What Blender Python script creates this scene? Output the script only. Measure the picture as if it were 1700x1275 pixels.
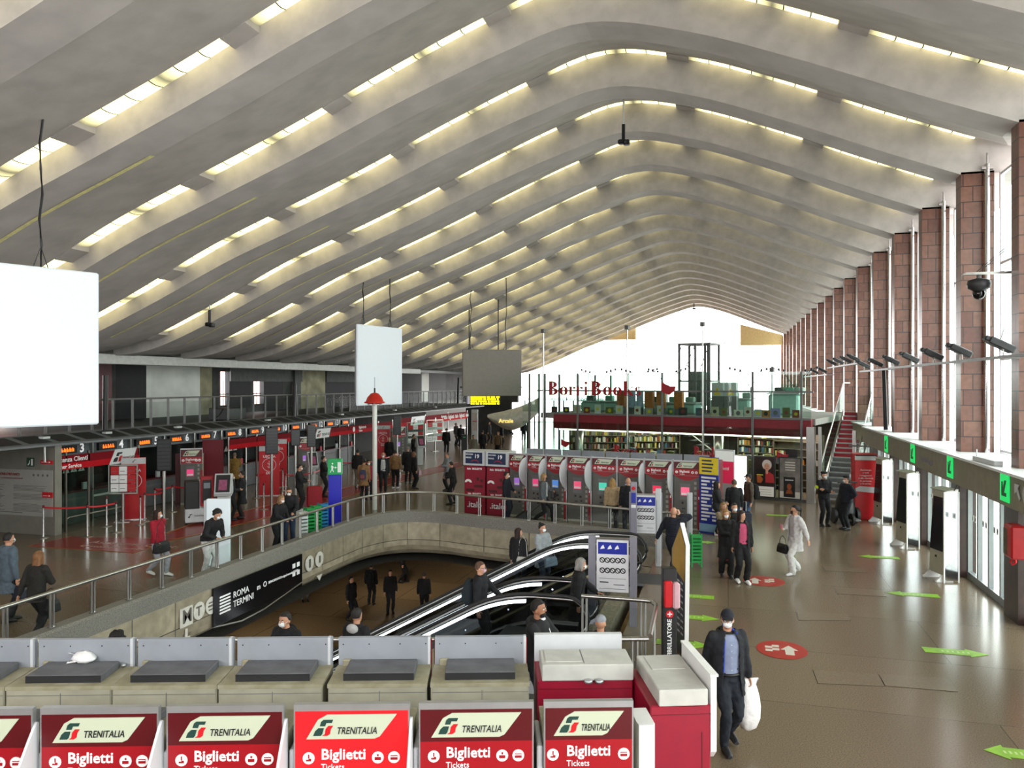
import bpy, bmesh, math, random
from mathutils import Vector, Matrix
random.seed(7)
SC = bpy.context.scene
for _o in list(bpy.data.objects):
    bpy.data.objects.remove(_o, do_unlink=True)
COL = SC.collection
PI = math.pi

# ------------------------------------------------------------------ camera, sky, light, exposure
YAW = math.atan(359 / 1275.0)
cam_d = bpy.data.cameras.new('camera')
cam_d.sensor_width = 36
cam_d.lens = 27.0
cam_d.clip_end = 400
cam = bpy.data.objects.new('camera', cam_d)
COL.objects.link(cam)
cam.location = (0, 0, 4.7)
cam.rotation_euler = (PI / 2, 0, YAW)
SC.camera = cam
SC.view_settings.view_transform = 'Standard'
SC.view_settings.look = 'None'
SC.view_settings.gamma = 1
SC.view_settings.use_curve_mapping = False
SC.view_settings.exposure = 0.4
world = bpy.data.worlds.new('overcast_sky')
SC.world = world
world.use_nodes = True
wb = world.node_tree.nodes['Background']
wb.inputs[0].default_value = (1.0, 0.985, 0.985, 1)
wb.inputs[1].default_value = 6.5


def area_light(name, loc, rot, sx, sy, power, color=(1, 1, 1), portal=False):
    l = bpy.data.lights.new(name, 'AREA')
    l.shape = 'RECTANGLE'
    l.size = sx
    l.size_y = sy
    l.energy = power
    l.color = color
    if portal:
        l.cycles.is_portal = True
    o = bpy.data.objects.new(name, l)
    COL.objects.link(o)
    o.location = loc
    o.rotation_euler = rot
    return o


# portals guide the sky light through the real openings of the hall
area_light('gable_portal', (-8, 83.6, 8), (PI / 2, 0, 0), 32, 16, 1, portal=True)
area_light('entrance_portal', (-8, -6.3, 7), (-PI / 2, 0, 0), 34, 14, 1, portal=True)
area_light('window_portal', (6.5, 38, 5), (0, PI / 2, 0), 10, 96, 1, portal=True)

SC.cycles.max_bounces = 7
SC.cycles.diffuse_bounces = 3
SC.cycles.glossy_bounces = 3
SC.cycles.transmission_bounces = 4
SC.cycles.transparent_max_bounces = 24
SC.cycles.caustics_reflective = False
SC.cycles.caustics_refractive = False
SC.cycles.sample_clamp_indirect = 4.0
SC.cycles.use_denoising = True
SC.cycles.use_adaptive_sampling = True
SC.cycles.adaptive_threshold = 0.02


# ------------------------------------------------------------------ materials
_M = {}


def srgb(h):
    if isinstance(h, str):
        h = h.lstrip('#')
        c = [int(h[i:i + 2], 16) / 255 for i in (0, 2, 4)]
        return tuple((x / 12.92 if x <= 0.04045 else ((x + 0.055) / 1.055) ** 2.4) for x in c)
    return h


def mat(name, color, rough=0.6, metal=0.0, var=0.08, scale=6.0, emit=0.0, emit_color=None, bump=0.0,
        spec=0.5, detail=3.0, color2=None, stretch=(1, 1, 1), coat=0.0):
    if name in _M:
        return _M[name]
    m = bpy.data.materials.new(name)
    m.use_nodes = True
    nt = m.node_tree
    b = nt.nodes['Principled BSDF']
    c = srgb(color)
    b.inputs['Roughness'].default_value = rough
    b.inputs['Metallic'].default_value = metal
    b.inputs['Specular IOR Level'].default_value = spec
    if coat:
        b.inputs['Coat Weight'].default_value = coat
        b.inputs['Coat Roughness'].default_value = 0.08
    if var > 0 or color2 is not None or bump > 0:
        tc = nt.nodes.new('ShaderNodeTexCoord')
        mp = nt.nodes.new('ShaderNodeMapping')
        mp.inputs['Scale'].default_value = stretch
        nz = nt.nodes.new('ShaderNodeTexNoise')
        nz.inputs['Scale'].default_value = scale
        nz.inputs['Detail'].default_value = detail
        nt.links.new(tc.outputs['Object'], mp.inputs[0])
        nt.links.new(mp.outputs[0], nz.inputs['Vector'])
        rp = nt.nodes.new('ShaderNodeValToRGB')
        c2 = srgb(color2) if color2 is not None else tuple(x * (1 - 2 * var) for x in c)
        c1 = c if color2 is not None else tuple(min(1, x * (1 + var)) for x in c)
        rp.color_ramp.elements[0].position = 0.33
        rp.color_ramp.elements[0].color = (*c2, 1)
        rp.color_ramp.elements[1].position = 0.67
        rp.color_ramp.elements[1].color = (*c1, 1)
        nt.links.new(nz.outputs['Fac'], rp.inputs[0])
        nt.links.new(rp.outputs[0], b.inputs['Base Color'])
        if bump > 0:
            bp = nt.nodes.new('ShaderNodeBump')
            bp.inputs['Strength'].default_value = bump
            bp.inputs['Distance'].default_value = 0.02
            nt.links.new(nz.outputs['Fac'], bp.inputs['Height'])
            nt.links.new(bp.outputs[0], b.inputs['Normal'])
    else:
        b.inputs['Base Color'].default_value = (*c, 1)
    if emit > 0:
        ec = srgb(emit_color) if emit_color is not None else c
        b.inputs['Emission Color'].default_value = (*ec, 1)
        b.inputs['Emission Strength'].default_value = emit
    _M[name] = m
    return m


def glass_mat(name, tint='eef5f2', refl=0.004, rough=0.02, fres=0.03):
    if name in _M:
        return _M[name]
    m = bpy.data.materials.new(name)
    m.use_nodes = True
    nt = m.node_tree
    nt.nodes.remove(nt.nodes['Principled BSDF'])
    out = nt.nodes['Material Output']
    tr = nt.nodes.new('ShaderNodeBsdfTransparent')
    tr.inputs[0].default_value = (*srgb(tint), 1)
    gl = nt.nodes.new('ShaderNodeBsdfGlossy')
    gl.inputs['Roughness'].default_value = rough
    fr = nt.nodes.new('ShaderNodeLayerWeight')
    fr.inputs[0].default_value = 0.12
    mt = nt.nodes.new('ShaderNodeMath')
    mt.operation = 'MULTIPLY_ADD'
    mt.inputs[1].default_value = fres
    mt.inputs[2].default_value = refl
    mt.use_clamp = True
    mx = nt.nodes.new('ShaderNodeMixShader')
    nt.links.new(fr.outputs['Fresnel'], mt.inputs[0])
    nt.links.new(mt.outputs[0], mx.inputs[0])
    nt.links.new(tr.outputs[0], mx.inputs[1])
    nt.links.new(gl.outputs[0], mx.inputs[2])
    nt.links.new(mx.outputs[0], out.inputs[0])
    _M[name] = m
    return m


def brick_mat(name, c1, c2, mortar, bw, bh, rough=0.4, msize=0.01, noise=0.3, plane='XY', offset=0.5, bump=0.0, spec=0.5, nscale=60):
    """tiles or blocks with joints, mapped in object space on the given plane"""
    if name in _M:
        return _M[name]
    m = bpy.data.materials.new(name)
    m.use_nodes = True
    nt = m.node_tree
    b = nt.nodes['Principled BSDF']
    b.inputs['Roughness'].default_value = rough
    b.inputs['Specular IOR Level'].default_value = spec
    tc = nt.nodes.new('ShaderNodeTexCoord')
    sp = nt.nodes.new('ShaderNodeSeparateXYZ')
    cb = nt.nodes.new('ShaderNodeCombineXYZ')
    nt.links.new(tc.outputs['Object'], sp.inputs[0])
    if plane == 'VZ':  # any vertical wall: horizontal coordinate is x + y
        ad = nt.nodes.new('ShaderNodeMath')
        nt.links.new(sp.outputs[0], ad.inputs[0])
        nt.links.new(sp.outputs[1], ad.inputs[1])
        nt.links.new(ad.outputs[0], cb.inputs[0])
        nt.links.new(sp.outputs[2], cb.inputs[1])
    else:
        nt.links.new(sp.outputs['XYZ'.index(plane[0])], cb.inputs[0])
        nt.links.new(sp.outputs['XYZ'.index(plane[1])], cb.inputs[1])
    br = nt.nodes.new('ShaderNodeTexBrick')
    br.offset = offset
    br.inputs['Color1'].default_value = (*srgb(c1), 1)
    br.inputs['Color2'].default_value = (*srgb(c2), 1)
    br.inputs['Mortar'].default_value = (*srgb(mortar), 1)
    br.inputs['Scale'].default_value = 1
    br.inputs['Mortar Size'].default_value = msize
    br.inputs['Brick Width'].default_value = bw
    br.inputs['Row Height'].default_value = bh
    nt.links.new(cb.outputs[0], br.inputs['Vector'])
    nz = nt.nodes.new('ShaderNodeTexNoise')
    nz.inputs['Scale'].default_value = nscale
    nz.inputs['Detail'].default_value = 4
    nt.links.new(tc.outputs['Object'], nz.inputs['Vector'])
    rp = nt.nodes.new('ShaderNodeValToRGB')
    rp.color_ramp.elements[0].position = 0.3
    rp.color_ramp.elements[0].color = (1 - noise, 1 - noise, 1 - noise, 1)
    rp.color_ramp.elements[1].position = 0.7
    rp.color_ramp.elements[1].color = (1, 1, 1, 1)
    nt.links.new(nz.outputs['Fac'], rp.inputs[0])
    mx = nt.nodes.new('ShaderNodeMix')
    mx.data_type = 'RGBA'
    mx.blend_type = 'MULTIPLY'
    mx.inputs[0].default_value = 1
    nt.links.new(br.outputs['Color'], mx.inputs[6])
    nt.links.new(rp.outputs[0], mx.inputs[7])
    nt.links.new(mx.outputs[2], b.inputs['Base Color'])
    if bump:
        bp = nt.nodes.new('ShaderNodeBump')
        bp.inputs['Strength'].default_value = bump
        bp.inputs['Distance'].default_value = 0.01
        bp.invert = True
        nt.links.new(br.outputs['Fac'], bp.inputs['Height'])
        nt.links.new(bp.outputs[0], b.inputs['Normal'])
    _M[name] = m
    return m


concrete = mat('ceiling concrete', 'b8b1ae', 0.9, var=0.07, scale=1.3, detail=8, bump=0.12)
concrete_face = mat('plastered concrete', 'b8b2ad', 0.9, var=0.06, scale=3, detail=8, bump=0.1)
white_m = mat('white paint', 'e6e6e4', 0.5, var=0.03)
cream_m = mat('cream enamel', 'a29f8c', 0.55, var=0.06, scale=5, detail=6)
grey_m = mat('grey enamel', '8f949b', 0.5, var=0.04, scale=4)
lightgrey_m = mat('light grey enamel', 'c3c6c8', 0.45, var=0.03)
midgrey_m = mat('mid grey', '6a6a6a', 0.5, var=0.06)
dark_m = mat('dark grey', '2c2d2f', 0.5, var=0.1)
black_m = mat('black', '0f0f11', 0.45, var=0.05)
steel_m = mat('brushed steel', 'b9b8b4', 0.28, 1.0, var=0.05, scale=20, stretch=(1, 1, .1))
chrome_m = mat('polished steel', 'd8d8d8', 0.12, 1.0, var=0.0)
red_m = mat('red panel', 'c5141f', 0.4, var=0.04)
darkred_m = mat('dark red panel', '600a16', 0.4, var=0.06)
crimson_m = mat('crimson enamel', '8c0a28', 0.42, var=0.05)
maroon_m = mat('maroon', '5c1020', 0.5, var=0.1)
glass_m = glass_mat('clear glass')
glassg_m = glass_mat('greenish glass', 'e4f0ea', 0.03, fres=.1)
glasslow_m = glass_mat('dull clear glass', 'e2e8e6', 0.003, fres=.008)
green_m = mat('green sign', '16a85c', 0.5, var=0.03)
yellow_m = mat('yellow', 'e8cf2a', 0.5, var=0.03)
blue_m = mat('blue', '1c2c9c', 0.45, var=0.03)
ltxt_m = mat('white lettering', 'f2f2f2', 0.5, var=0)
btxt_m = mat('black lettering', '15181a', 0.5, var=0)
dtxt_m = mat('dark green lettering', '143a33', 0.5, var=0)
rubber_m = mat('black rubber', '18181a', 0.6, var=0.05)


# ------------------------------------------------------------------ mesh builder
class MB:
    def __init__(self):
        self.v, self.f, self.mi, self.sm = [], [], [], []
        self.T = None

    def add(self, vs, fs, mi=0, smooth=False):
        b = len(self.v)
        if self.T is not None:
            vs = [self.T @ Vector(p) for p in vs]
        self.v += [tuple(p) for p in vs]
        for q in fs:
            self.f.append([b + i for i in q])
            self.mi.append(mi)
            self.sm.append(smooth)
        return self

    def box(self, x0, x1, y0, y1, z0, z1, mi=0):
        vs = [(x, y, z) for z in (z0, z1) for y in (y0, y1) for x in (x0, x1)]
        return self.add(vs, [(0, 2, 3, 1), (4, 5, 7, 6), (0, 1, 5, 4), (2, 6, 7, 3), (0, 4, 6, 2), (1, 3, 7, 5)], mi)

    def bev(self, x0, x1, y0, y1, z0, z1, r=0.02, mi=0):
        """box with its eight vertical and horizontal edges chamfered"""
        r = min(r, (x1 - x0) / 2.01, (y1 - y0) / 2.01, (z1 - z0) / 2.01)
        L = []
        for z, ins in ((z0, r), (z0 + r, 0), (z1 - r, 0), (z1, r)):
            a, b_, c, d = x0 + ins, x1 - ins, y0 + ins, y1 - ins
            k = r if ins == 0 else r * .4
            L += [(a + k, c, z), (b_ - k, c, z), (b_, c + k, z), (b_, d - k, z), (b_ - k, d, z), (a + k, d, z), (a, d - k, z), (a, c + k, z)]
        fs = [tuple(range(7, -1, -1)), tuple(range(24, 32))]
        for s in range(3):
            for i in range(8):
                j = (i + 1) % 8
                fs.append((s * 8 + i, s * 8 + j, s * 8 + 8 + j, s * 8 + 8 + i))
        return self.add(L, fs, mi)

    def prism(self, pts, a0, a1, axis='y', mi=0):
        """polygon extruded along an axis; pts are the other two coordinates in xyz order"""
        def P(p, a):
            return {'x': (a, p[0], p[1]), 'y': (p[0], a, p[1]), 'z': (p[0], p[1], a)}[axis]
        n = len(pts)
        vs = [P(p, a0) for p in pts] + [P(p, a1) for p in pts]
        fs = [tuple(range(n)), tuple(range(2 * n - 1, n - 1, -1))]
        fs += [(i, i + n, (i + 1) % n + n, (i + 1) % n) for i in range(n)]
        return self.add(vs, fs, mi)

    def tube(self, path, r, n=8, mi=0, caps=True, smooth=True):
        path = [Vector(p) for p in path]
        rs = r if isinstance(r, (list, tuple)) else [r] * len(path)
        vs, fs = [], []
        up = Vector((0, 0, 1))
        for i, p in enumerate(path):
            d = (path[min(i + 1, len(path) - 1)] - path[max(i - 1, 0)])
            if d.length < 1e-9:
                d = Vector((0, 0, 1))
            d.normalize()
            u = up.cross(d)
            if u.length < 1e-3:
                u = Vector((1, 0, 0)).cross(d)
            u.normalize()
            w = d.cross(u)
            for k in range(n):
                a = 2 * PI * k / n
                vs.append(p + (u * math.cos(a) + w * math.sin(a)) * rs[i])
        for i in range(len(path) - 1):
            for k in range(n):
                k2 = (k + 1) % n
                fs.append((i * n + k, i * n + k2, (i + 1) * n + k2, (i + 1) * n + k))
        self.add(vs, fs, mi, smooth)
        if caps:
            m = len(path) - 1
            self.add(vs[:n], [tuple(range(n - 1, -1, -1))], mi)
            self.add(vs[m * n:], [tuple(range(n))], mi)
        return self

    def lathe(self, prof, cx=0, cy=0, n=20, mi=0):
        """profile of (radius, z) turned about a vertical axis"""
        vs, fs = [], []
        for r, z in prof:
            for k in range(n):
                a = 2 * PI * k / n
                vs.append((cx + r * math.cos(a), cy + r * math.sin(a), z))
        for i in range(len(prof) - 1):
            for k in range(n):
                k2 = (k + 1) % n
                fs.append((i * n + k, i * n + k2, (i + 1) * n + k2, (i + 1) * n + k))
        fs.append(tuple(range(n - 1, -1, -1)))
        m = len(prof) - 1
        fs.append(tuple(range(m * n, m * n + n)))
        return self.add(vs, fs, mi, True)

    def sphere(self, c, r, n=12, m=8, mi=0, sx=1, sy=1, sz=1):
        pr = []
        vs, fs = [], []
        for i in range(m + 1):
            t = PI * i / m
            for k in range(n):
                a = 2 * PI * k / n
                vs.append((c[0] + r * sx * math.sin(t) * math.cos(a), c[1] + r * sy * math.sin(t) * math.sin(a), c[2] - r * sz * math.cos(t)))
        for i in range(m):
            for k in range(n):
                k2 = (k + 1) % n
                fs.append((i * n + k, i * n + k2, (i + 1) * n + k2, (i + 1) * n + k))
        return self.add(vs, fs, mi, True)

    def quad(self, a, b, c, d, mi=0):
        return self.add([a, b, c, d], [(0, 1, 2, 3)], mi)

    def loft(self, rings, mi=0, smooth=True, closed=True, caps=True):
        n = len(rings[0])
        vs = [p for r in rings for p in r]
        fs = []
        for i in range(len(rings) - 1):
            for k in range(n if closed else n - 1):
                k2 = (k + 1) % n
                fs.append((i * n + k, i * n + k2, (i + 1) * n + k2, (i + 1) * n + k))
        self.add(vs, fs, mi, smooth)
        if caps and closed:
            self.add(rings[0], [tuple(range(n - 1, -1, -1))], mi)
            self.add(rings[-1], [tuple(range(n))], mi)
        return self

    def mesh(self, name, mats):
        me = bpy.data.meshes.new(name)
        me.from_pydata(self.v, [], self.f)
        if not isinstance(mats, (list, tuple)):
            mats = [mats]
        for m in mats:
            me.materials.append(m)
        me.polygons.foreach_set('material_index', self.mi)
        me.polygons.foreach_set('use_smooth', self.sm)
        me.update()
        return me


def fix_normals(me):
    bm = bmesh.new()
    bm.from_mesh(me)
    bmesh.ops.recalc_face_normals(bm, faces=bm.faces)
    bm.to_mesh(me)
    bm.free()


def ob(name, mb, mats, parent=None, label=None, loc=None, rotz=0.0):
    me = mb.mesh(name, mats) if isinstance(mb, MB) else mb
    o = bpy.data.objects.new(name, me)
    COL.objects.link(o)
    if parent is not None:
        o.parent = parent
    if loc is not None:
        o.location = loc
    if rotz:
        o.rotation_euler = (0, 0, rotz)
    if label:
        o['label'] = label
    return o


def struct(name, mb, mats, parent=None):
    fixm = mb.mesh(name, mats) if isinstance(mb, MB) else mb
    fix_normals(fixm)
    o = ob(name, fixm, mats, parent)
    if parent is None:
        o['kind'] = 'structure'
    return o


def tag(o, label, cat, group=None, kind=None):
    o['label'] = label
    o['category'] = cat
    if group:
        o['group'] = group
    if kind:
        o['kind'] = kind
    return o


def thing(name, label, cat, loc=(0, 0, 0), rotz=0.0, group=None):
    o = bpy.data.objects.new(name, None)
    COL.objects.link(o)
    o.location = loc
    o.rotation_euler = (0, 0, rotz)
    return tag(o, label, cat, group)


KIDS = {}


def kids(o):
    return [c for c in COL.objects if c.parent == o]


def dup(root, loc, rotz=0.0, label=None, group=None, scale=None):
    r = root.copy()
    COL.objects.link(r)
    r.location = loc
    r.rotation_euler = (0, 0, rotz)
    if scale:
        r.scale = scale
    if label:
        r['label'] = label
    if group:
        r['group'] = group
    for ch in root.children:
        c = ch.copy()
        COL.objects.link(c)
        c.parent = r
        for g in ch.children:
            d = g.copy()
            COL.objects.link(d)
            d.parent = c
    return r


_TX = {}


def txt(parent, s, loc, size, m, rot=(PI / 2, 0, 0), name='lettering', bold=0.0, shear=0.0, align='LEFT', ext=0.003, sx=1.0, label=None):
    key = (s, round(size, 4), bold, shear, align, ext, m.name)
    if key not in _TX:
        cu = bpy.data.curves.new(name, 'FONT')
        cu.body = s
        cu.size = size
        cu.extrude = ext
        cu.offset = bold
        cu.shear = shear
        cu.align_x = align
        cu.align_y = 'CENTER'
        cu.resolution_u = 2
        cu.materials.append(m)
        tmp = bpy.data.objects.new('tmp_text', cu)
        me = bpy.data.meshes.new_from_object(tmp)
        me.name = name
        bpy.data.objects.remove(tmp)
        _TX[key] = me
    o = bpy.data.objects.new(name, _TX[key])
    COL.objects.link(o)
    o.parent = parent
    o.location = loc
    o.rotation_euler = rot
    o.scale = (sx, 1, 1)
    if label:
        o['label'] = label
    return o


def interp(pts, x):
    if x <= pts[0][0]:
        return pts[0][1]
    for (a, b), (c, d) in zip(pts, pts[1:]):
        if x <= c:
            return b + (d - b) * (x - a) / (c - a)
    return pts[-1][1]


def catmull(P, n=8):
    """smooth curve through 2-D or 3-D points"""
    P = [Vector(p) for p in P]
    out = []
    for i in range(len(P) - 1):
        p0 = P[max(i - 1, 0)]
        p1, p2 = P[i], P[i + 1]
        p3 = P[min(i + 2, len(P) - 1)]
        for k in range(n):
            t = k / n
            out.append(0.5 * ((2 * p1) + (-p0 + p2) * t + (2 * p0 - 5 * p1 + 4 * p2 - p3) * t * t + (-p0 + 3 * p1 - 3 * p2 + p3) * t ** 3))
    out.append(P[-1])
    return out


def ground(u, v, z=0.0):
    """world point at height z that the photograph shows at pixel u, v (the camera stands 4.7 m above the floor)"""
    a, b = (u - 850) / 1275.0, (637.5 - v) / 1275.0
    s, c = math.sin(YAW), math.cos(YAW)
    x, y = -s + c * a, c + s * a
    k = (z - 4.7) / b
    return x * k, y * k


def on_x(u, v, X):
    a, b = (u - 850) / 1275.0, (637.5 - v) / 1275.0
    s, c = math.sin(YAW), math.cos(YAW)
    x, y = -s + c * a, c + s * a
    k = X / x
    return y * k, 4.7 + b * k


def at_y(u, v, Y):
    a, b = (u - 850) / 1275.0, (637.5 - v) / 1275.0
    s, c = math.sin(YAW), math.cos(YAW)
    x, y = -s + c * a, c + s * a
    k = Y / y
    return x * k, 4.7 + b * k


def at_d(u, v, D):
    """world point at depth D in front of the camera"""
    a, b = (u - 850) / 1275.0, (637.5 - v) / 1275.0
    s, c = math.sin(YAW), math.cos(YAW)
    return (-s + c * a) * D, (c + s * a) * D, 4.7 + b * D


# ------------------------------------------------------------------ the hall: roof
BAY, Y0 = 3.885, 20.96
EDGE = catmull([(-24.2, 5.78), (-21.6, 6.02), (-18.6, 7.12), (-15.4, 8.52), (-13.1, 9.38), (-10.3, 10.42), (-7.8, 11.42),
                (-5.2, 12.33), (-3.1, 12.83), (-0.85, 12.35), (1.5, 11.45), (3.6, 10.55), (5.45, 9.8)], 6)
FACE = [(-24.2, 0.06), (-21.6, 0.3), (-16, .46), (-12, .52), (-8, .66), (-4, .85), (0, .9), (5.45, .9)]
ROOF = [(p.x, p.y, p.y + interp(FACE, p.x)) for p in EDGE]     # x, lower lip, slot height
ROOF += [(6.4, 9.8, 10.35), (7.6, 9.8, 10.3)]
SLOTS = [(-24.2, .4), (-20, .55), (-13, .58), (-9, .45), (-4, .36), (2, .3), (7.6, .22)]


def slot(x):
    return interp(SLOTS, x)


def roof_z(x, k):
    return interp([(r[0], r[k]) for r in ROOF], x)


mbc = MB()
rows = []
N0, N1 = -7, 16
sec = []
for n in range(N0, N1 + 1):
    Y = Y0 + n * BAY
    sec += [(Y, 'top', 1), (Y, 'lip', 0)]
    if n < N1:
        sec += [(Y + 0.95, 'lip2', 0), (Y + 1.0, 'step', 0), (Y + BAY, 'slot', 1)]
rings = []
for Y, kind, mi in sec:
    ring = []
    for x, ze, zl in ROOF:
        z = {'top': zl + .3, 'lip': ze, 'lip2': ze + .01, 'step': ze + .07, 'slot': zl + .0}[kind]
        ring.append((x, Y - (slot(x) if kind == 'slot' else 0), z))
    rings.append(ring)
for i in range(len(rings) - 1):
    a, b = rings[i], rings[i + 1]
    k = sec[i][1]
    if k == 'slot':
        continue
    m_i = 1 if k == 'top' else 0
    for j in range(len(a) - 1):
        mbc.add([a[j], a[j + 1], b[j + 1], b[j]], [(0, 1, 2, 3)], m_i, False)
# back edge of every slot, and the concrete closing the slots above the diffusers
for n in range(N0 + 1, N1 + 1):
    Y = Y0 + n * BAY
    for j in range(len(ROOF) - 1):
        x0, _, z0 = ROOF[j]
        x1, _, z1 = ROOF[j + 1]
        a0, a1 = Y - slot(x0), Y - slot(x1)
        mbc.add([(x0, a0, z0), (x1, a1, z1), (x1, a1, z1 + .3), (x0, a0, z0 + .3)], [(0, 1, 2, 3)], 0)
        mbc.add([(x0, a0, z0 + .3), (x1, a1, z1 + .3), (x1, Y, z1 + .3), (x0, Y, z0 + .3)], [(0, 1, 2, 3)], 0)
    # end blocks between the lamps
    for gx in (-21.0, -17.1, -13.1, -9.15, -5.1, -1.3, 2.45):
        zc = roof_z(gx, 2)
        dz = roof_z(gx + .28, 2) - roof_z(gx - .28, 2)
        mbc.prism([(gx - .28, zc - dz / 2 - .03), (gx + .28, zc + dz / 2 - .03), (gx + .28, zc + dz / 2 + .3), (gx - .28, zc - dz / 2 + .3)], Y - slot(gx) - .02, Y + .012, 'y', 0)
ceiling = struct('ceiling', mbc, [concrete, concrete_face])
# pale yellow strip along the step of each rib, left half
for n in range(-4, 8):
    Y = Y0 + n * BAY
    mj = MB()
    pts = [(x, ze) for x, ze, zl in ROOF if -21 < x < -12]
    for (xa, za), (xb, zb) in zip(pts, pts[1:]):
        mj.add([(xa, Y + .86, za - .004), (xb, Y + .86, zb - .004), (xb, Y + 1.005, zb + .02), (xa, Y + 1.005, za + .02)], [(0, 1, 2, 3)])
    struct('trim_%d' % (n + 5), mj, mat('pale yellow strip', 'efe6a0', 0.7, var=.1))

# lamps in the slots
lamp_on = mat('lit diffuser', 'fff4b8', 0.4, var=0, emit=3.2, emit_color=(1, .93, .56))
lamp_m = bpy.data.materials.new('strip lamp diffuser')
lamp_m.use_nodes = True
_nt = lamp_m.node_tree
_b = _nt.nodes['Principled BSDF']
_b.inputs['Base Color'].default_value = (.5, .49, .33, 1)
_b.inputs['Emission Color'].default_value = (1, .90, .46, 1)
_tc = _nt.nodes.new('ShaderNodeTexCoord')
_sp = _nt.nodes.new('ShaderNodeSeparateXYZ')
_nt.links.new(_tc.outputs['Object'], _sp.inputs[0])
# two tube lamps end to end behind the diffuser: bright along each tube, dim at its ends
_w = _nt.nodes.new('ShaderNodeMath'); _w.operation = 'PINGPONG'
_w.inputs[1].default_value = 0.95
_nt.links.new(_sp.outputs[0], _w.inputs[0])
_r = _nt.nodes.new('ShaderNodeMapRange')
_r.inputs['From Min'].default_value = 0.0
_r.inputs['From Max'].default_value = 0.42
_r.inputs['To Min'].default_value = 0.08
_r.inputs['To Max'].default_value = 2.0
_nt.links.new(_w.outputs[0], _r.inputs[0])
_nt.links.new(_r.outputs[0], _b.inputs['Emission Strength'])
GAPS = [-24.2, -21.0, -17.1, -13.1, -9.15, -5.1, -1.3, 2.45, 6.0]
ORD = ['first', 'second', 'third', 'fourth', 'fifth', 'sixth', 'seventh', 'eighth', 'ninth', 'tenth', 'eleventh', 'twelfth',
       'thirteenth', 'fourteenth', 'fifteenth', 'sixteenth', 'seventeenth', 'eighteenth', 'nineteenth', 'twentieth']
for n in range(-3, N1 + 1):
    Y = Y0 + n * BAY
    for gi in range(1 if n < 4 else 1, len(GAPS) - 1):
        xa, xb = GAPS[gi] + .28, GAPS[gi + 1] - .28
        if n == -3 and gi > 4:
            continue
        if n == -2 and 4 < gi < 6:
            continue
        x0 = xa
        zb = roof_z(x0, 2)
        npane = 6
        tot = xb - xa
        m1 = MB()
        nn = 5
        ring, cuts = [], []
        for i in range(npane):
            for q in (tot * i / npane + .012, tot * (i + 1) / npane - .012):
                zz = roof_z(xa + q, 2) - zb
                sw = slot(xa + q)
                ring.append([(q, -sw + .015 + (sw - .02) * j / nn, zz + interp([(-9, .11), (-3, .045)], xa + q) - .04 * math.sin(PI * j / nn)) for j in range(nn + 1)])
        vs = [p for r in ring for p in r]
        for i in range(len(ring) - 1):
            m1.add(ring[i] + ring[i + 1], [(j, j + 1, nn + 2 + j, nn + 1 + j) for j in range(nn)], i % 2, True)
        t = ob('strip_light', m1, [lamp_m, dark_m], None, None, (x0, Y, zb))
        tag(t, 'yellowish strip lamp, slot %s from the front, %s length from the right wall' % (ORD[n + 3], ORD[len(GAPS) - 2 - gi]),
            'ceiling light', 'strip lamps in the slots between the roof ribs')

# gable wall at the far end: glass with slim frames under the last rib
YG = Y0 + N1 * BAY
gm = MB()
prof = [(x, ze) for x, ze, zl in ROOF if x <= 5.5]
for i in range(12):
    x = -22 + i * 2.4
    gm.box(x - .03, x + .03, YG + .3, YG + .4, 0, interp([(a, b) for a, b in prof], x))
for z in (3.0, 6.0, 9.0):
    gm.box(-24, 6, YG + .3, YG + .36, z - .03, z + .03)
struct('window_1', gm, mat('pale frame', 'ececec', .5, var=0))
g2 = MB()
g2.prism([(x, z) for x, z in [(-9.6, 10.9), (-9.6, 9.5), (-13.2, 9.5), (-13.2, 9.8)]], YG + .2, YG + .35, 'y')
g2.prism([(x, z) for x, z in [(5.4, 9.75), (5.4, 8.7), (1.2, 8.7), (1.2, 10.9)]], YG + .2, YG + .35, 'y')
struct('wall_gable', g2, mat('ochre plaster', 'd8bd86', .8, var=.05))
# ------------------------------------------------------------------ floor with the escalator well
terrazzo = brick_mat('terrazzo floor', '8b7964', '82715d', '5a5043', 7.2, 2.4, rough=0.2, msize=0.006, noise=0.5, plane='XY', nscale=52)
granite = mat('grey granite', '8d8a82', 0.6, var=0.25, scale=60, detail=4, color2='5f5c55')
travertine = brick_mat('travertine', 'b3a88f', '988e78', '4b463d', 1.25, 0.62, rough=0.7, msize=0.012, noise=0.35, plane='VZ', offset=0.0, nscale=4)
far_rail = catmull([(-11.62, 6.6), (-11.62, 14), (-11.62, 21.2), (-11.45, 23.2), (-10.75, 24.35), (-9.5, 24.55), (-8, 24.15), (-5, 23.45), (-1.25, 22.45)], 8)
HOLE = [(p.x, p.y) for p in far_rail]
hole_pts = [(-11.62, 6.6)] + HOLE[1:] + [(-1.9, 22.6), (-1.9, 13.15), (-1.15, 13.1), (-1.05, 11.1), (-8.0, 9.0), (-10.6, 7.9)]
hole_pts = HOLE + [(-1.9, 22.4), (-1.9, 13.12), (-1.15, 13.1), (-1.05, 11.1), (-8.0, 9.05)]


def plate_with_hole(outer, hole, z):
    bm = bmesh.new()
    es = []
    for loop in (outer, hole):
        vs = [bm.verts.new((x, y, z)) for x, y in loop]
        es += [bm.edges.new((vs[i], vs[(i + 1) % len(vs)])) for i in range(len(vs))]
    bmesh.ops.triangle_fill(bm, use_beauty=True, use_dissolve=False, edges=es)
    for f in bm.faces:
        if f.normal.z < 0:
            f.normal_flip()
    me = bpy.data.meshes.new('floor')
    bm.to_mesh(me)
    bm.free()
    return me


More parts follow.
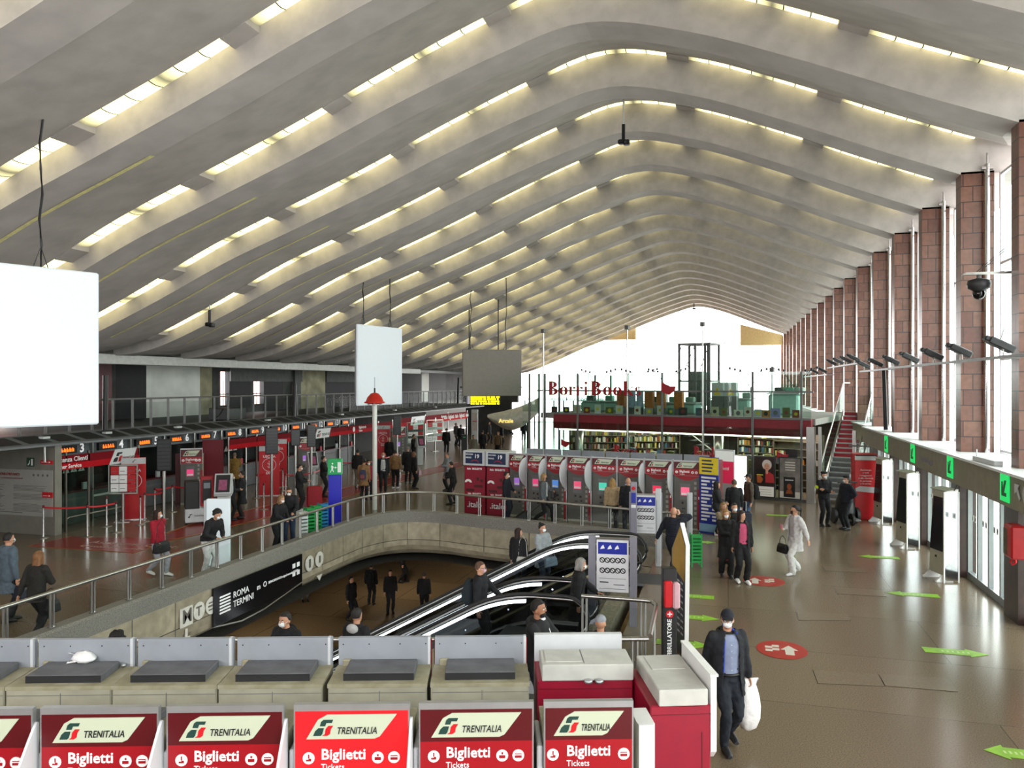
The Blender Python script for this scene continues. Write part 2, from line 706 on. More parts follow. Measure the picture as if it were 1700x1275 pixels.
fm = plate_with_hole([(-27, -6), (6.42, -6), (6.42, 112), (-27, 112)], hole_pts, 0.0)
fm.materials.append(terrazzo)
fl = ob('floor', fm, None)
fl['kind'] = 'structure'
# ceiling of the lower level: same outline, a little wider hole
lm = MB()
dcl = mat('lower ceiling', '3a3733', .8, var=.1)
fm2 = plate_with_hole([(-27, -6), (6, -6), (6, 60), (-27, 60)], [(x - .0, y + .0) for x, y in hole_pts], -1.35)
fm2.materials.append(dcl)
o = ob('ceiling_lower', fm2, None)
o['kind'] = 'structure'
low = MB().box(-26, 2.5, 6, 48, -4.6, -4.4)
o = struct('floor_lower', low, brick_mat('lower terrazzo', '8b7454', '7e694c', '4a3d2c', 3.0, 3.0, rough=.25, noise=.3, nscale=20))
lw = MB()
lw.box(-26, 3, 47, 47.3, -4.4, -1.3)
lw.box(-26, -25.7, 6, 47, -4.4, -1.3)
lw.box(2.5, 2.8, 6, 47, -4.4, -1.3)
struct('wall_lower', lw, mat('lower wall', '8f836f', .7, var=.1))

# curb, travertine face and rounded soffit round the well
inner = [Vector((p.x, p.y)) for p in far_rail]
nrm = []
for i in range(len(inner)):
    d = (inner[min(i + 1, len(inner) - 1)] - inner[max(i - 1, 0)]).normalized()
    nrm.append(Vector((-d.y, d.x)))      # points away from the well
def sweep(sect, mi=0, mbx=None, smooth=False):
    mbx = mbx or MB()
    for i in range(len(inner) - 1):
        for (o0, z0), (o1, z1) in zip(sect, sect[1:]):
            a, b = inner[i] + nrm[i] * o0, inner[i + 1] + nrm[i + 1] * o0
            c, d = inner[i + 1] + nrm[i + 1] * o1, inner[i] + nrm[i] * o1
            mbx.add([(a.x, a.y, z0), (b.x, b.y, z0), (c.x, c.y, z1), (d.x, d.y, z1)], [(0, 1, 2, 3)], mi, smooth)
    return mbx
w = sweep([(-.14, -.02), (-.14, .30), (-.10, .35), (.16, .35), (.2, .3), (.2, 0)], 0)
struct('trim_curb', w, granite)
w = sweep([(-.13, -.02), (-.12, -.8)], 0)
struct('wall_travertine', w, travertine)
w = sweep([(-.12, -.8), (-.04, -.96), (.2, -1.12), (.7, -1.25), (1.6, -1.33), (2.4, -1.35)], 0, smooth=True)
struct('trim_soffit', w, mat('stone soffit', '9c917b', .6, var=.15, scale=3))
# inner faces of the right and near sides of the well
w = MB()
rs = [(-1.25, 22.45), (-1.9, 22.4), (-1.9, 13.12), (-1.15, 13.1), (-1.05, 11.1), (-8.0, 9.05), (-11.6, 6.6)]
for (a, b), (c, d) in zip(rs, rs[1:]):
    w.add([(a, b, 0.001), (c, d, 0.001), (c, d, -1.35), (a, b, -1.35)], [(0, 1, 2, 3)])
struct('wall_well', w, mat('well lining', '6d675c', .6, var=.15))

# lamps of the lower level: round downlights in its ceiling
for k, (x, y) in enumerate([(-9, 29), (-14, 31), (-5, 30), (-16, 24), (-10, 36), (-17, 17)]):
    ml = MB().lathe([(.22, -1.42), (.22, -1.36), (.2, -1.35)], 0, 0, 16)
    o = ob('downlight', ml, mat('downlight glow', 'fff0d8', .5, var=0, emit=7, emit_color=(1, .87, .68)), None, None, (x, y, 0))
    tag(o, 'round downlight in the dark ceiling of the lower level', 'ceiling light', 'downlights of the lower level')
    l = bpy.data.lights.new('downlight_lamp', 'SPOT')
    l.energy = 130
    l.color = (1, .88, .72)
    l.spot_size = 2.4
    l.shadow_soft_size = .2
    lo = bpy.data.objects.new('downlight_lamp', l)
    COL.objects.link(lo)
    lo.location = (x, y, -1.5)


# ------------------------------------------------------------------ railing builder
def railing(name, label, path, z0, zt, spacing, post_first=0.0, off=0.0, glass=True, tube_r=.036, posts=True, double=False, drop_end=False, pm=None, gm=None):
    """glass balustrade along a ground path: handrail, posts and a glass pane between each two posts"""
    path = [Vector((p[0], p[1])) for p in path]
    t = thing(name, label, 'railing', (path[0].x, path[0].y, z0))
    B = path[0]
    P3 = [(p.x - B.x, p.y - B.y, zt - z0) for p in path]
    hp = list(P3)
    if drop_end:
        e = hp[-1]
        hp += [(e[0] + .02, e[1] - .03, e[2] - .05), (e[0] + .03, e[1] - .05, .02)]
    ob('handrail', MB().tube(hp, tube_r, 10), pm or steel_m, t)
    # arc length sampling
    L = [0]
    for a, b in zip(path, path[1:]):
        L.append(L[-1] + (b - a).length)
    def at(s):
        for i in range(len(path) - 1):
            if s <= L[i + 1] + 1e-6:
                k = (s - L[i]) / max(1e-6, L[i + 1] - L[i])
                return path[i].lerp(path[i + 1], k), (path[i + 1] - path[i]).normalized()
        return path[-1], (path[-1] - path[-2]).normalized()
    s = post_first
    stops = []
    while s <= L[-1] + .01:
        stops.append(s)
        s += spacing
    if posts:
        for s in stops:
            p, d = at(s)
            pb = MB()
            h = zt - z0
            q = Vector((d.x, d.y, 0))
            nn = Vector((-d.y, d.x, 0))
            for sg in (-1, 1):
                a = Vector((p.x - B.x, p.y - B.y, 0)) + q * .035 * sg
                pb.tube([a + Vector((0, 0, 0)), a + Vector((0, 0, h - .02))], .016 if double else .022, 6)
            pb.box(p.x - B.x - .05, p.x - B.x + .05, p.y - B.y - .05, p.y - B.y + .05, 0, .02)
            ob('post', pb, pm or steel_m, t)
    if glass:
        for s0, s1 in zip(stops, stops[1:] ):
            gb = MB()
            m_ = max(1, int((s1 - s0) / .35))
            pr = None
            for k in range(m_ + 1):
                p, d = at(s0 + .06 + (s1 - s0 - .12) * k / m_)
                c = (p.x - B.x, p.y - B.y)
                if pr:
                    gb.add([(pr[0], pr[1], .06), (c[0], c[1], .06), (c[0], c[1], zt - z0 - .14), (pr[0], pr[1], zt - z0 - .14)], [(0, 1, 2, 3)])
                pr = c
            ob('glass_pane', gb, gm or glass_m, t)
    return t


railing('glass_railing', 'long curved glass balustrade on the granite curb round the far side of the escalator well',
        [(p.x + 0, p.y + 0) for p in far_rail], .35, .985, .92, .69, drop_end=True)
railing('glass_railing', 'short steel corner railing in front of the lower escalator landing',
        catmull([(-2.43, 13.05), (-1.35, 13.06), (-1.2, 12.95), (-1.14, 12.7), (-1.09, 11.25)], 5), 0, 1.05, 1.0, .05)
railing('steel_railing', 'straight railing along the near edge of the well behind the ticket machines',
        [(-1.1, 11.12), (-3.2, 10.5), (-8.0, 9.12), (-11.5, 8.1)], 0, 1.05, 1.3, .2)

# ------------------------------------------------------------------ right wall
RX = 5.45
pier_m = brick_mat('red granite piers', '663c31', '7d5443', '38221d', 0.42, 0.38, rough=0.35, msize=0.012, noise=0.28, plane='VZ', nscale=9)
pierd_m = mat('dark granite', '3a2623', .4, var=.15, scale=8)
beam_m = mat('beige beam', '8a8574', .6, var=.05)
wfr_m = mat('white window frame', 'dfe2e4', .4, var=.02)
pm_ = MB()
for n in range(-6, 18):
    Y = Y0 + n * BAY
    pm_.box(RX, RX + .72, Y, Y + .42, 3.03, 9.85, 0)
    pm_.box(RX + .12, RX + .78, Y + .42, Y + .78, 3.03, 9.85, 0)
    pm_.box(RX - .02, RX + .33, Y - .02, Y + .78, 0, 2.35, 1)
struct('wall_right', pm_, [pier_m, pierd_m])
# beam with the exit signs
bb = MB()
bb.box(5.12, 6.3, 5, 32.5, 2.36, 3.0, 0)
bb.box(5.22, 6.2, 32.5, 84, 2.36, 3.0, 0)
bb.box(5.0, 6.35, 5, 32.5, 3.0, 3.05, 1)
bb.box(5.2, 6.35, 32.5, 84, 3.0, 3.05, 1)
struct('wall_beam', bb, [beam_m, wfr_m])
# windows between the piers
wi = 2
for n in range(-6, 17):
    Y = Y0 + n * BAY
    a, b = Y + .78, Y + BAY
    m1 = MB()
    X = 6.32
    for y in (a + .03, a + (b - a) * .36, a + (b - a) * .68, b - .03):
        m1.box(X - .04, X + .05, y - .035, y + .035, 3.05, 9.8, 0)
    for z in (3.1, 5.3, 7.6, 9.75):
        m1.box(X - .03, X + .04, a, b, z - .03, z + .03, 0)
    m1.box(X - .005, X + .005, a, b, 3.1, 9.75, 1)
    struct('window_%d' % wi, m1, [wfr_m, glass_m])
    wi += 1
for n in range(-6, 17):       # slim steel poles in front of the piers
    Y = Y0 + n * BAY
    p = MB().tube([(0, 0, 0), (0, 0, 9.98 - 3.05)], 0.06, 10)
    p.box(-.12, .12, -.05, .05, 6.8, 6.86)
    p.tube([(0, 0, 6.93), (0, 0, 7.2)], .025, 6)
    o = ob('steel_pole', p, chrome_m, None, None, (5.98, Y - .12, 3.05))
    tag(o, 'slim bright steel pole in front of the %s red granite pier from the camera' % ORD[n + 6] if n + 6 < 20 else 'slim bright steel pole in front of a far red granite pier',
        'pole', 'steel poles along the right wall')
# glazed doors at floor level
di = 1
dfr = mat('grey door frame', '84888a', .4, var=.03, metal=.3)
for n in range(-3, 12):
    Y = Y0 + n * BAY
    a, b = Y + .78, Y + BAY - .02
    X = 5.64
    e = MB()
    e.box(X - .06, X + .06, a, b, 0, .16, 0)
    e.box(X - .05, X + .05, a, b, 2.28, 2.36, 0)
    k = 4
    for i in range(k + 1):
        y = a + (b - a) * i / k
        e.box(X - .05, X + .05, y - .04, y + .04, .1, 2.3, 0)
    e.box(X - .006, X + .006, a, b, .16, 2.28, 1)
    for i in range(k):     # manifestation squares on each leaf
        y = a + (b - a) * (i + .5) / k
        for dy in (-.1, .1):
            e.box(X - .012, X - .008, y + dy - .05, y + dy + .05, 1.42, 1.56, 2)
            e.box(X - .014, X - .012, y + dy - .025, y + dy + .025, 1.45, 1.53, 3)
    struct('door_%d' % di, e, [dfr, glass_m, ltxt_m, black_m])
    di += 1
# paving outside the doors
ex = MB().box(6.4, 60, -6, 112, -.05, -.01)
struct('ground_outside', ex, mat('pale paving', 'cfcdc8', .8, var=.05))

# closed wall behind the camera side of the left half, low parapet
# ------------------------------------------------------------------ left side: gallery and its walls
GX = -21.0
wall_grey = mat('grey wall panels', '7f7c73', .6, var=.05, scale=3)
gal = MB()
gal.box(-27.2, GX, 2, 62, 2.78, 3.05, 0)
gal.box(GX - .02, GX + .1, 2, 62, 2.95, 3.12, 1)
struct('floor_gallery', gal, [mat('gallery slab', '4b4a47', .6, var=.1), midgrey_m])
can = MB()
can.prism([(GX + .1, 3.12), (GX + 1.1, 2.86), (GX + 1.1, 2.8), (GX + .1, 2.8)], 2, 62, 'y', 0)
can_m = mat('canopy metal', '33363a', .5, var=.08)
y = 2.4
while y < 61.5:
    can.add([(GX + .25, y, 3.088), (GX + .95, y, 2.906), (GX + .95, y + .82, 2.906), (GX + .25, y + .82, 3.088)], [(0, 1, 2, 3)], 1)
    y += 1.05
struct('trim_canopy', can, [mat('canopy rim', '6a6e72', .5, var=.05), mat('dark grille', '141517', .6, var=.2, scale=30)])
rg = railing('gallery_railing', 'dark metal and glass railing along the edge of the upper gallery on the left', [(GX + .03, 61.5), (GX + .03, 2.5)], 3.1, 4.16, .93, .1, tube_r=.035, pm=midgrey_m, gm=glasslow_m)
# back wall of the gallery, built in its patches
BXW = -27.2
gw = MB()
def gy(u, v=680):
    return on_x(u, v, BXW)[0]
patch = [(20, 186, 3), (186, 192, 1), (192, 216, 2), (216, 243, 2), (243, 332, 0), (332, 352, 4), (352, 366, 1), (381, 416, 2), (416, 421, 1),
         (438, 470, 2), (470, 496, 1), (496, 540, 4), (540, 588, 2), (588, 592, 1), (666, 700, 2), (700, 712, 0), (712, 740, 2), (740, 775, 1), (775, 800, 2), (800, 838, 1)]  # black patches also paint the dark of the door opening
for u0, u1, k in patch:
    gw.box(BXW - .3, BXW, gy(u0), gy(u1), 3.05, 5.9, k)
gw.box(BXW - .3, BXW, gy(592), gy(666), 3.05, 5.9, 2)
gw.box(BXW - .3, BXW, gy(366), gy(381), 3.05, 3.5, 2)
gw.box(BXW - .3, BXW, gy(366), gy(381), 5.4, 5.9, 1)
gw.box(BXW - .3, BXW, gy(421), gy(438), 3.05, 3.5, 2)
gw.box(BXW - .3, BXW, gy(421), gy(438), 5.4, 5.9, 1)
gw.box(BXW - .02, BXW + .1, gy(381), gy(500), 4.85, 5.9, 5)
gw.box(BXW - .02, BXW + .12, gy(540), gy(592), 4.85, 5.9, 5)
gw.box(BXW - .02, BXW + .25, gy(484), gy(494), 3.05, 5.9, 5)
struct('wall_gallery', gw, [mat('old white plaster', 'e6e6e0', .8, var=.06, scale=1.2, detail=6), mat('dark concrete', '3b3b3a', .8, var=.2, scale=2),
                            mat('black wall and opening', '121214', .7, var=.2, scale=3), maroon_m, mat('stained plaster', 'a39c80', .85, var=.18, scale=1.5, detail=6),
                            mat('grey soffit block', '5b5b5a', .8, var=.1)])
for u in (366, 421):      # openings towards the pink building opposite
    mm = MB()
    a, b = gy(u), gy(u + 16)
    mm.box(BXW - .15, BXW - .12, a, b, 4.1, 4.16)
    mm.box(BXW - .15, BXW - .12, (a + b) / 2 - .02, (a + b) / 2 + .02, 3.5, 4.9)
    struct('window_%d' % wi, mm, midgrey_m)
    wi += 1
bk = MB().box(-60, -59, 30, 140, 0, 22)
struct('wall_outside', bk, mat('pink stucco', 'dca79c', .8, var=.08, scale=.3))
gc = MB()
gc.box(-27.5, -23.3, 2, 84, 5.92, 6.1, 0)
struct('ceiling_gallery', gc, mat('gallery ceiling', '4d4c49', .8, var=.1))
co = MB()
co.box(-24.0, -23.2, 2, 56, 5.5, 5.86, 0)
co.box(-23.95, -23.25, 56, 84, 5.6, 5.8, 1)
struct('trim_cornice', co, [mat('white cornice', 'c8c8c4', .6, var=.05), midgrey_m])
# outer wall above the roof spring and the wall under the gallery
ow = MB()
ow.box(-27.5, -27.3, -6, 20, 0, 6, 0)
ow.box(-27.5, -27.3, 20, 84, 0, 3.05, 0)
struct('wall_left', ow, mat('left wall', '57534c', .7, var=.1))
# panel wall at the left with the exhibition text
pw = MB()
pw.box(-23.5, -20.06, 19.05, 19.3, 0, 2.8)
struct('wall_panel', pw, wall_grey)

# unseen wall added behind the camera, open band sized to limit entrance light
fw = MB().box(-27, 6.4, -6.3, -6.1, 0, 5.6)
fw.box(-27, 6.4, -6.3, -6.1, 9.5, 14)
struct('wall_blocker', fw, mat('light blocker wall', '8a8780', .7, var=.05))
# ------------------------------------------------------------------ ticket machines
hdr_dark = mat('header dark red', '540710', .35, var=.03)
hdr_red = mat('header red', '9c0c1a', .35, var=.02)
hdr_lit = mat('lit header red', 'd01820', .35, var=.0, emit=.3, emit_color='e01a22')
plate_m = mat('logo plate', 'b4bca4', .4, var=.0, emit=.06, emit_color='dfe6cf')
face_m = mat('machine front grey', '5d5a55', .45, var=.04)
alu_m = mat('aluminium edge', 'b4b6b8', .35, .7, var=.03)
shield_m = mat('white shield', 'd2d4d8', .45, var=.02)
lid_m = mat('dusty grey lid', '5f6064', .7, var=.12, scale=7, detail=6)
liddk_m = mat('dark lid edge', '1d1e20', .6, var=.05)
creamtop = mat('dusty cream top', 'a39f88', .7, var=.12, scale=6, detail=6, color2='8a8468')
FS_G1 = [(.33, .60), (.40, .88), (.52, 1), (1, 1), (.93, .80), (.66, .80), (.60, .60)]
FS_G2 = [(0, 0), (.10, .30), (.26, .48), (.54, .48), (.46, .12), (.38, 0)]
FS_R = [(.44, 0), (.58, .10), (.62, .42), (.76, .62), (1, .62), (.88, .40), (.84, .12), (.70, 0)]


def fs_logo(parent, x, y, z, s, flip=False, axis_rot=0):
    """two dark green strokes and a red one on the maker's plate"""
    a = MB()
    for poly in (FS_G1, FS_G2):
        a.prism([(x + p[0] * s * 1.25, z + p[1] * s) for p in poly], y - .003, y, 'y', 0)
    a.prism([(x + p[0] * s * 1.25, z + p[1] * s) for p in FS_R], y - .003, y, 'y', 1)
    return ob('emblem', a, [dtxt_m, red_m], parent)


def plate_shape(x0, x1, z0, z1, slant=.12):
    r = .05
    return [(x0, z0), (x1 - slant - r * 1.2, z0), (x1 - slant - r * .4, z0 + r * .35), (x1, z1), (x0 + slant + r, z1), (x0 + slant * .8, z1 - r * .8)]


def header_sign(t, w, z0, z1, y, lit=False, icons=3, txtmode=2):
    """header panel: dark red top with the pale logo plate, red band with the word for tickets"""
    zm = z0 + (z1 - z0) * .44
    hb = MB()
    hb.box(-w / 2, w / 2, y, y + .05, z0, z1, 3)
    hb.box(-w / 2 + .012, w / 2 - .012, y - .004, y, zm, z1 - .05, 0)
    hb.box(-w / 2 + .012, w / 2 - .012, y - .004, y, z0 + .005, zm, 1)
    h = ob('header', hb, [hdr_lit if lit else hdr_dark, hdr_lit if lit else hdr_red, white_m, alu_m], t)
    k = (z1 - z0) / .53
    pz0, pz1 = zm + .035 * k, z1 - .075 * k
    pm2 = MB().prism(plate_shape(-w * .39, w * .39, pz0, pz1, .11 * k), y - .012, y - .003, 'y')
    p = ob('logo_plate', pm2, plate_m, t)
    ph = pz1 - pz0
    fs_logo(p, -w * .33, y - .012, pz0 + ph * .14, ph * .66)
    if txtmode >= 1:
        txt(p, 'TRENITALIA', ((-w * .13 if w > .75 else -w * .09), y - .014, pz0 + ph * .33), ph * .40, btxt_m, name='lettering', shear=.25, bold=.0005, sx=w * (.86 if w > .75 else .80))
    if txtmode >= 2:
        txt(h, 'Biglietti', ((-w * .265 if w > .75 else -w * .25), y - .006, z0 + .145 * k), .115 * k, ltxt_m, bold=.002, sx=1.0)
        txt(h, 'Tickets', ((-w * .265 if w > .75 else -w * .25), y - .006, z0 + .05 * k), .065 * k, ltxt_m, sx=.95)
    xs = [-w * .37, w * .225, w * .365] if icons == 3 else [-w * .40, w * .39]
    for i, x in enumerate(xs):
        ic = MB()
        r = .046 * k
        ic.prism([(x + r * math.cos(a * PI / 8), z0 + .12 * k + r * math.sin(a * PI / 8)) for a in range(16)], y - .008, y - .004, 'y', 0)
        zc = z0 + .12 * k
        if i == 0:
            ic.box(x - .004, x + .006, y - .010, y - .008, zc - .0, zc + .03, 1)
            ic.box(x - .02, x + .02, y - .010, y - .008, zc - .022, zc - .010, 1)
            ic.box(x + .0, x + .02, y - .010, y - .008, zc - .012, zc - .002, 1)
        elif i == 1 and icons == 3:
            ic.box(x - .024, x + .024, y - .010, y - .008, zc - .02, zc + .004, 1)
            ic.box(x - .006, x + .008, y - .010, y - .008, zc + .010, zc + .026, 1)
        else:
            ic.box(x - .027, x + .027, y - .010, y - .008, zc - .018, zc + .016, 1)
            ic.box(x - .027, x + .027, y - .011, y - .010, zc + .002, zc + .009, 0)
        ob('icon', ic, [ltxt_m, hdr_red], h)
    return h


def machine_body(t, w, red=False, lid=True, back=True):
    b = MB()
    m_ = 0
    b.bev(-w / 2, w / 2, .03, .50, 0, 1.95, .012, 0)
    b.box(-w / 2 - .004, w / 2 + .004, .02, .505, 1.93, 1.965, 1)
    for x in (-w * .02, ):
        b.box(x - .003, x + .003, .498, .503, .05, 1.9, 2)
    b.box(-w / 2 + .01, w / 2 - .01, .498, .502, 1.88, 1.885, 2)
    ob('cabinet', b, [crimson_m if red else cream_m, crimson_m if red else creamtop, midgrey_m], t)
    if lid:
        l = MB()
        l.bev(-w * .36, w * .36, .06, .42, 1.965, 2.035, .006, 0)
        l.box(-w * .36, w * .36, .418, .425, 1.966, 2.03, 1)
        ob('lid', l, [lid_m, liddk_m], t)


def screen_front(t, w, scr, side=True):
    """front of the self-service machine seen in the middle row"""
    f = MB()
    f.box(-w / 2 + .01, w / 2 - .01, 0, .03, .08, 1.75, 0)
    # curved lower edge of the red band
    n = 10
    pts = [(-w / 2 + .01 + (w - .02) * i / n, 1.76 - .16 * math.sin(PI * i / n)) for i in range(n + 1)]
    f.prism([(-w / 2 + .01, 1.8)] + pts + [(w / 2 - .01, 1.8)], -.006, .004, 'y', 1)
    f.box(-w * .26, w * .12, -.004, 0, .98, 1.50, 2)
    for (x, z, a, c) in ((-.16, .88, .06, .07), (.06, .86, .07, .07), (-.12, .70, .10, .03), (.1, .72, .05, .05), (-.18, .58, .05, .03), (.1, .55, .09, .05)):
        f.box(x * w - a / 2, x * w + a / 2, -.008, 0, z - c / 2, z + c / 2, 3)
    for i in range(9):     # vertical run of pale letters along the front
        f.box(w * .27, w * .36, -.003, 0, .2 + i * .16, .29 + i * .16, 4)
    ob('front_panel', f, [face_m, hdr_red, midgrey_m, black_m, mat('pale letter', '8f8c86', .5, var=0)], t)
    s = MB().box(-w * .22, w * .09, -.012, -.004, 1.12, 1.38)
    s.box(-w * .2, w * .07, -.014, -.012, 1.14, 1.20, 1)
    ob('screen', s, [scr, ltxt_m], t)
    if side:
        r = MB().box(w * .40, w * .5, -.02, .02, .05, 1.35, 0)
        r.box(w * .43, w * .47, -.024, -.02, 1.02, 1.10, 1)
        r.box(w * .43, w * .48, -.024, -.02, .86, .92, 2)
        ob('side_panel', r, [hdr_red, ltxt_m, dark_m], t)


def shield(t, w, side=1):
    """white privacy wing standing out from the right edge, with a curved front"""
    prof = [(-.0, 2.14), (-.35, 2.08), (-.56, 1.92), (-.62, 1.7), (-.56, 1.45), (-.34, 1.25), (0, 1.05)]
    pr = [(p.x, p.y) for p in catmull(prof, 4)]
    b = MB().prism(pr, side * w / 2 - .012, side * w / 2 + .012, 'x')
    ob('privacy_wing', b, shield_m, t)


rot_near = YAW + math.radians(1.6)
D_near = lambda u: 5.90 + (u - 73) / 1000 * .145
NEAR = [(-34, 96, 3, False), (170.5, 195, 3, False), (377.5, 191, 3, False), (586, 188, 3, True), (791, 188, 3, False), (976, 150, 2, False)]
POSN = ['cut off at the left edge of the photo', 'second from the left in the front row', 'third from the left in the front row', 'brightly lit fourth of the front row',
        'fifth in the front row with a plum header', 'narrow, right end of the front row']
for i, (uc, wp, ic, lit) in enumerate(NEAR):
    D = D_near(uc)
    w = .89 if i < 5 else .70
    if i == 0:
        uc = -37.5
    x, y, _ = at_d(uc, 637.5, D)
    t = thing('ticket_machine', 'red-headed ticket machine seen from above, ' + POSN[i], 'ticket machine', (x, y, 0), rot_near, 'near ticket machines facing the camera')
    machine_body(t, w)
    if i == 4:
        h = header_sign(t, w, 1.70, 2.23, -.05, False, ic)
    else:
        h = header_sign(t, w, 1.70, 2.23, -.05, lit, ic)
    f = MB().box(-w / 2 + .01, w / 2 - .01, 0, .03, .08, 1.7)
    ob('front_panel', f, face_m, t)
    s = MB()
    s.bev(-w / 2 - .05, -w / 2 - .005, .0, .48, 0, 1.86, .01)
    ob('side_panel', s, shield_m, t)
    if i < 4:
        pr = [(0, 2.10), (-.06, 2.08), (-.36, 1.72), (-.42, 1.5), (-.3, 1.3), (0, 1.2)]
        b = MB().prism([(p.x, p.y) for p in catmull(pr, 4)], w / 2 - .0, w / 2 + .02, 'x')
        ob('privacy_wing', b, shield_m, t)
# back row, facing away
PB = ['cut off by the left edge', 'with a white plastic bag on its lid', 'third from the left', 'fourth from the left', 'fifth from the left', 'last before the man in black']
back_objs = []
for i in range(6):
    u_r = [57, 223, 387, 551, 717, 876][i]
    D = 7.42 + u_r / 1000 * .12
    x, y, _ = at_d(u_r - 78, 637.5, D)
    t = thing('ticket_machine', 'cream machine with dark lid, grey header back, ' + PB[i], 'ticket machine', (x, y, 0), rot_near + PI,
              'near ticket machines facing away')
    machine_body(t, .94 if i < 4 else .90)
    hb = MB()
    hb.box(-.462, .452, -.03, .02, 1.72, 2.23, 0) if i < 4 else hb.box(-.445, .445, -.03, .02, 1.72, 2.23, 0)
    hb.box(-.445, -.42, -.032, .022, 1.72, 2.232, 1)
    for xx in (-.4, -.15, .15, .4):
        hb.box(xx - .006, xx + .006, .019, .023, 2.16, 2.172, 2)
    hb.box(-.455, .455, -.034, -.03, 1.72, 2.2, 3)
    ob('header', hb, [grey_m, lightgrey_m, dark_m, hdr_red], t)
    ob('hinge', MB().bev(.30, .40, .02, .06, 1.96, 2.03, .01), creamtop, t)
    ob('front_panel', MB().box(-.45, .45, 0, .03, .08, 1.7), face_m, t)
    back_objs.append((x, y))

# red machine with a white lid, and its neighbour turned sideways
def at_local(u, v, z):
    X, Y_ = ground(u, v, z)
    return X, Y_
x, y, _ = at_d(972, 637.5, 7.05)
t = thing('ticket_machine', 'crimson ticket machine with a thick white lid beside the man in black', 'ticket machine', (x, y, 0), rot_near)
b = MB()
b.bev(-.44, .44, 0, .62, 0, 1.98, .012, 0)
b.box(-.43, .43, -.004, 0, 1.90, 1.905, 1)
ob('cabinet', b, [crimson_m, darkred_m], t)
l = MB()
l.bev(-.40, .44, -.02, .40, 1.98, 2.13, .008, 0)
l.box(-.36, -.02, .06, .36, 2.13, 2.137, 0)
l.box(-.015, -.005, .02, .38, 2.129, 2.1315, 1)
ob('lid', l, [mat('dusty white lid', 'b9b9b2', .6, var=.05, scale=6), midgrey_m], t)
ob('header', MB().box(-.44, .42, .50, .56, 1.98, 2.24), lightgrey_m, t)
ob('hinge', MB().lathe([(.04, 1.98), (.04, 2.0), (.02, 2.01)], 0.02, -.05, 10).lathe([(.04, 1.98), (.04, 2.0), (.02, 2.01)], 0.12, -.05, 10), alu_m, t)

x, y, _ = at_d(1132, 637.5, 6.5)
t = thing('ticket_machine', 'crimson ticket machine turned to the right with white lid and white header edge', 'ticket machine', (x, y, 0), rot_near + .04)
b = MB()
b.bev(-.27, .25, 0, .86, 0, 1.98, .012, 0)
b.box(.17, .178, -.004, 0, 0, 1.75, 1)
b.box(-.26, .25, -.004, 0, 1.9, 1.905, 1)
ob('cabinet', b, [crimson_m, darkred_m], t)
l = MB()
l.bev(-.20, .22, -.02, .82, 1.98, 2.12, .008, 0)
l.box(-.14, .16, .45, .78, 2.12, 2.127, 0)
ob('lid', l, [_M['dusty white lid'], midgrey_m], t)
h = MB()
h.prism([(0.0, 2.22), (.86, 2.22), (.86, 1.7), (.08, 1.5), (0, 1.58)], .25, .30, 'x')
h.prism([(-.02, 2.22), (.86, 2.22), (.86, 2.24), (-.02, 2.24)], .24, .31, 'x')
ob('header', h, white_m, t)
ob('end_panel', MB().box(-.45, -.33, -.35, -.30, 0, 1.98).box(-.45, -.31, -.30, .0, 0, 1.97), white_m, t)
# plum box joining the two red machines
x, y, _ = at_d(1068, 637.5, 7.3)
# bag on the lid
bagm = mat('white plastic film', 'e8e8e6', .35, var=.05, scale=12, bump=.6)


def crumple(mb, rings, seed, amp):
    rr = random.Random(seed)
    out = []
    for ring in rings:
        out.append([(p[0] + rr.uniform(-amp, amp), p[1] + rr.uniform(-amp, amp), p[2] + rr.uniform(-amp, amp) * .6) for p in ring])
    mb.loft(out)
    return mb


X, Y_ = ground(140, 1097, 2.04)
bg = MB()
rings = []
for i, (h, r) in enumerate([(0.0, .02), (.005, .085), (.03, .105), (.06, .09), (.085, .06), (.095, .02)]):
    rings.append([(r * 1.15 * math.cos(a * PI / 8), r * .8 * math.sin(a * PI / 8), h) for a in range(16)])
crumple(bg, rings, 3, .008)
crumple(bg, [[(-.06 - .03 * i + .012 * math.cos(a), .0 + .015 * math.sin(a) - .01 * i, .045 + .01 * i + .012 * math.sin(a * 2)) for a in (0, 1.5, 3, 4.5)] for i in range(4)], 5, .003)
crumple(bg, [[(-.03 - .025 * i + .01 * math.cos(a), -.06 - .012 * i + .012 * math.sin(a), .02 - .004 * i + .01 * math.sin(a)) for a in (0, 1.5, 3, 4.5)] for i in range(4)], 6, .003)
o = ob('plastic_bag', bg, bagm, None, None, (X, Y_, 2.037))
tag(o, 'small knotted white plastic bag lying on a grey machine lid', 'plastic bag')
X, Y_ = ground(205, 1108, 1.97)
o = ob('foil_wrapper', crumple(MB(), [[(.03 * math.sin(k * .7 + .3) * math.cos(a), .025 * math.sin(k * .7 + .3) * math.sin(a), .012 * k) for a in (0, 1, 2, 3, 4, 5)] for k in range(4)], 9, .006), alu_m, None, None, (X, Y_, 1.972))
tag(o, 'crumpled silver wrapper on the cream top right of the plastic bag', 'wrapper')

# ------------------------------------------------------------------ middle row of machines
LA, LB = Vector((-9.25, 26.53)), Vector((-0.94, 25.19))


def on_line(u, A=LA, B=LB):
    """plan point where the sight line of pixel column u meets the line through A and B"""
    a = (u - 850) / 1275.0
    s, c = math.sin(YAW), math.cos(YAW)
    d = Vector((-s + c * a, c + s * a))
    e = B - A
    det = d.x * -e.y + e.x * d.y
    k = (A.x * -e.y + e.x * A.y) / det
    return d * k


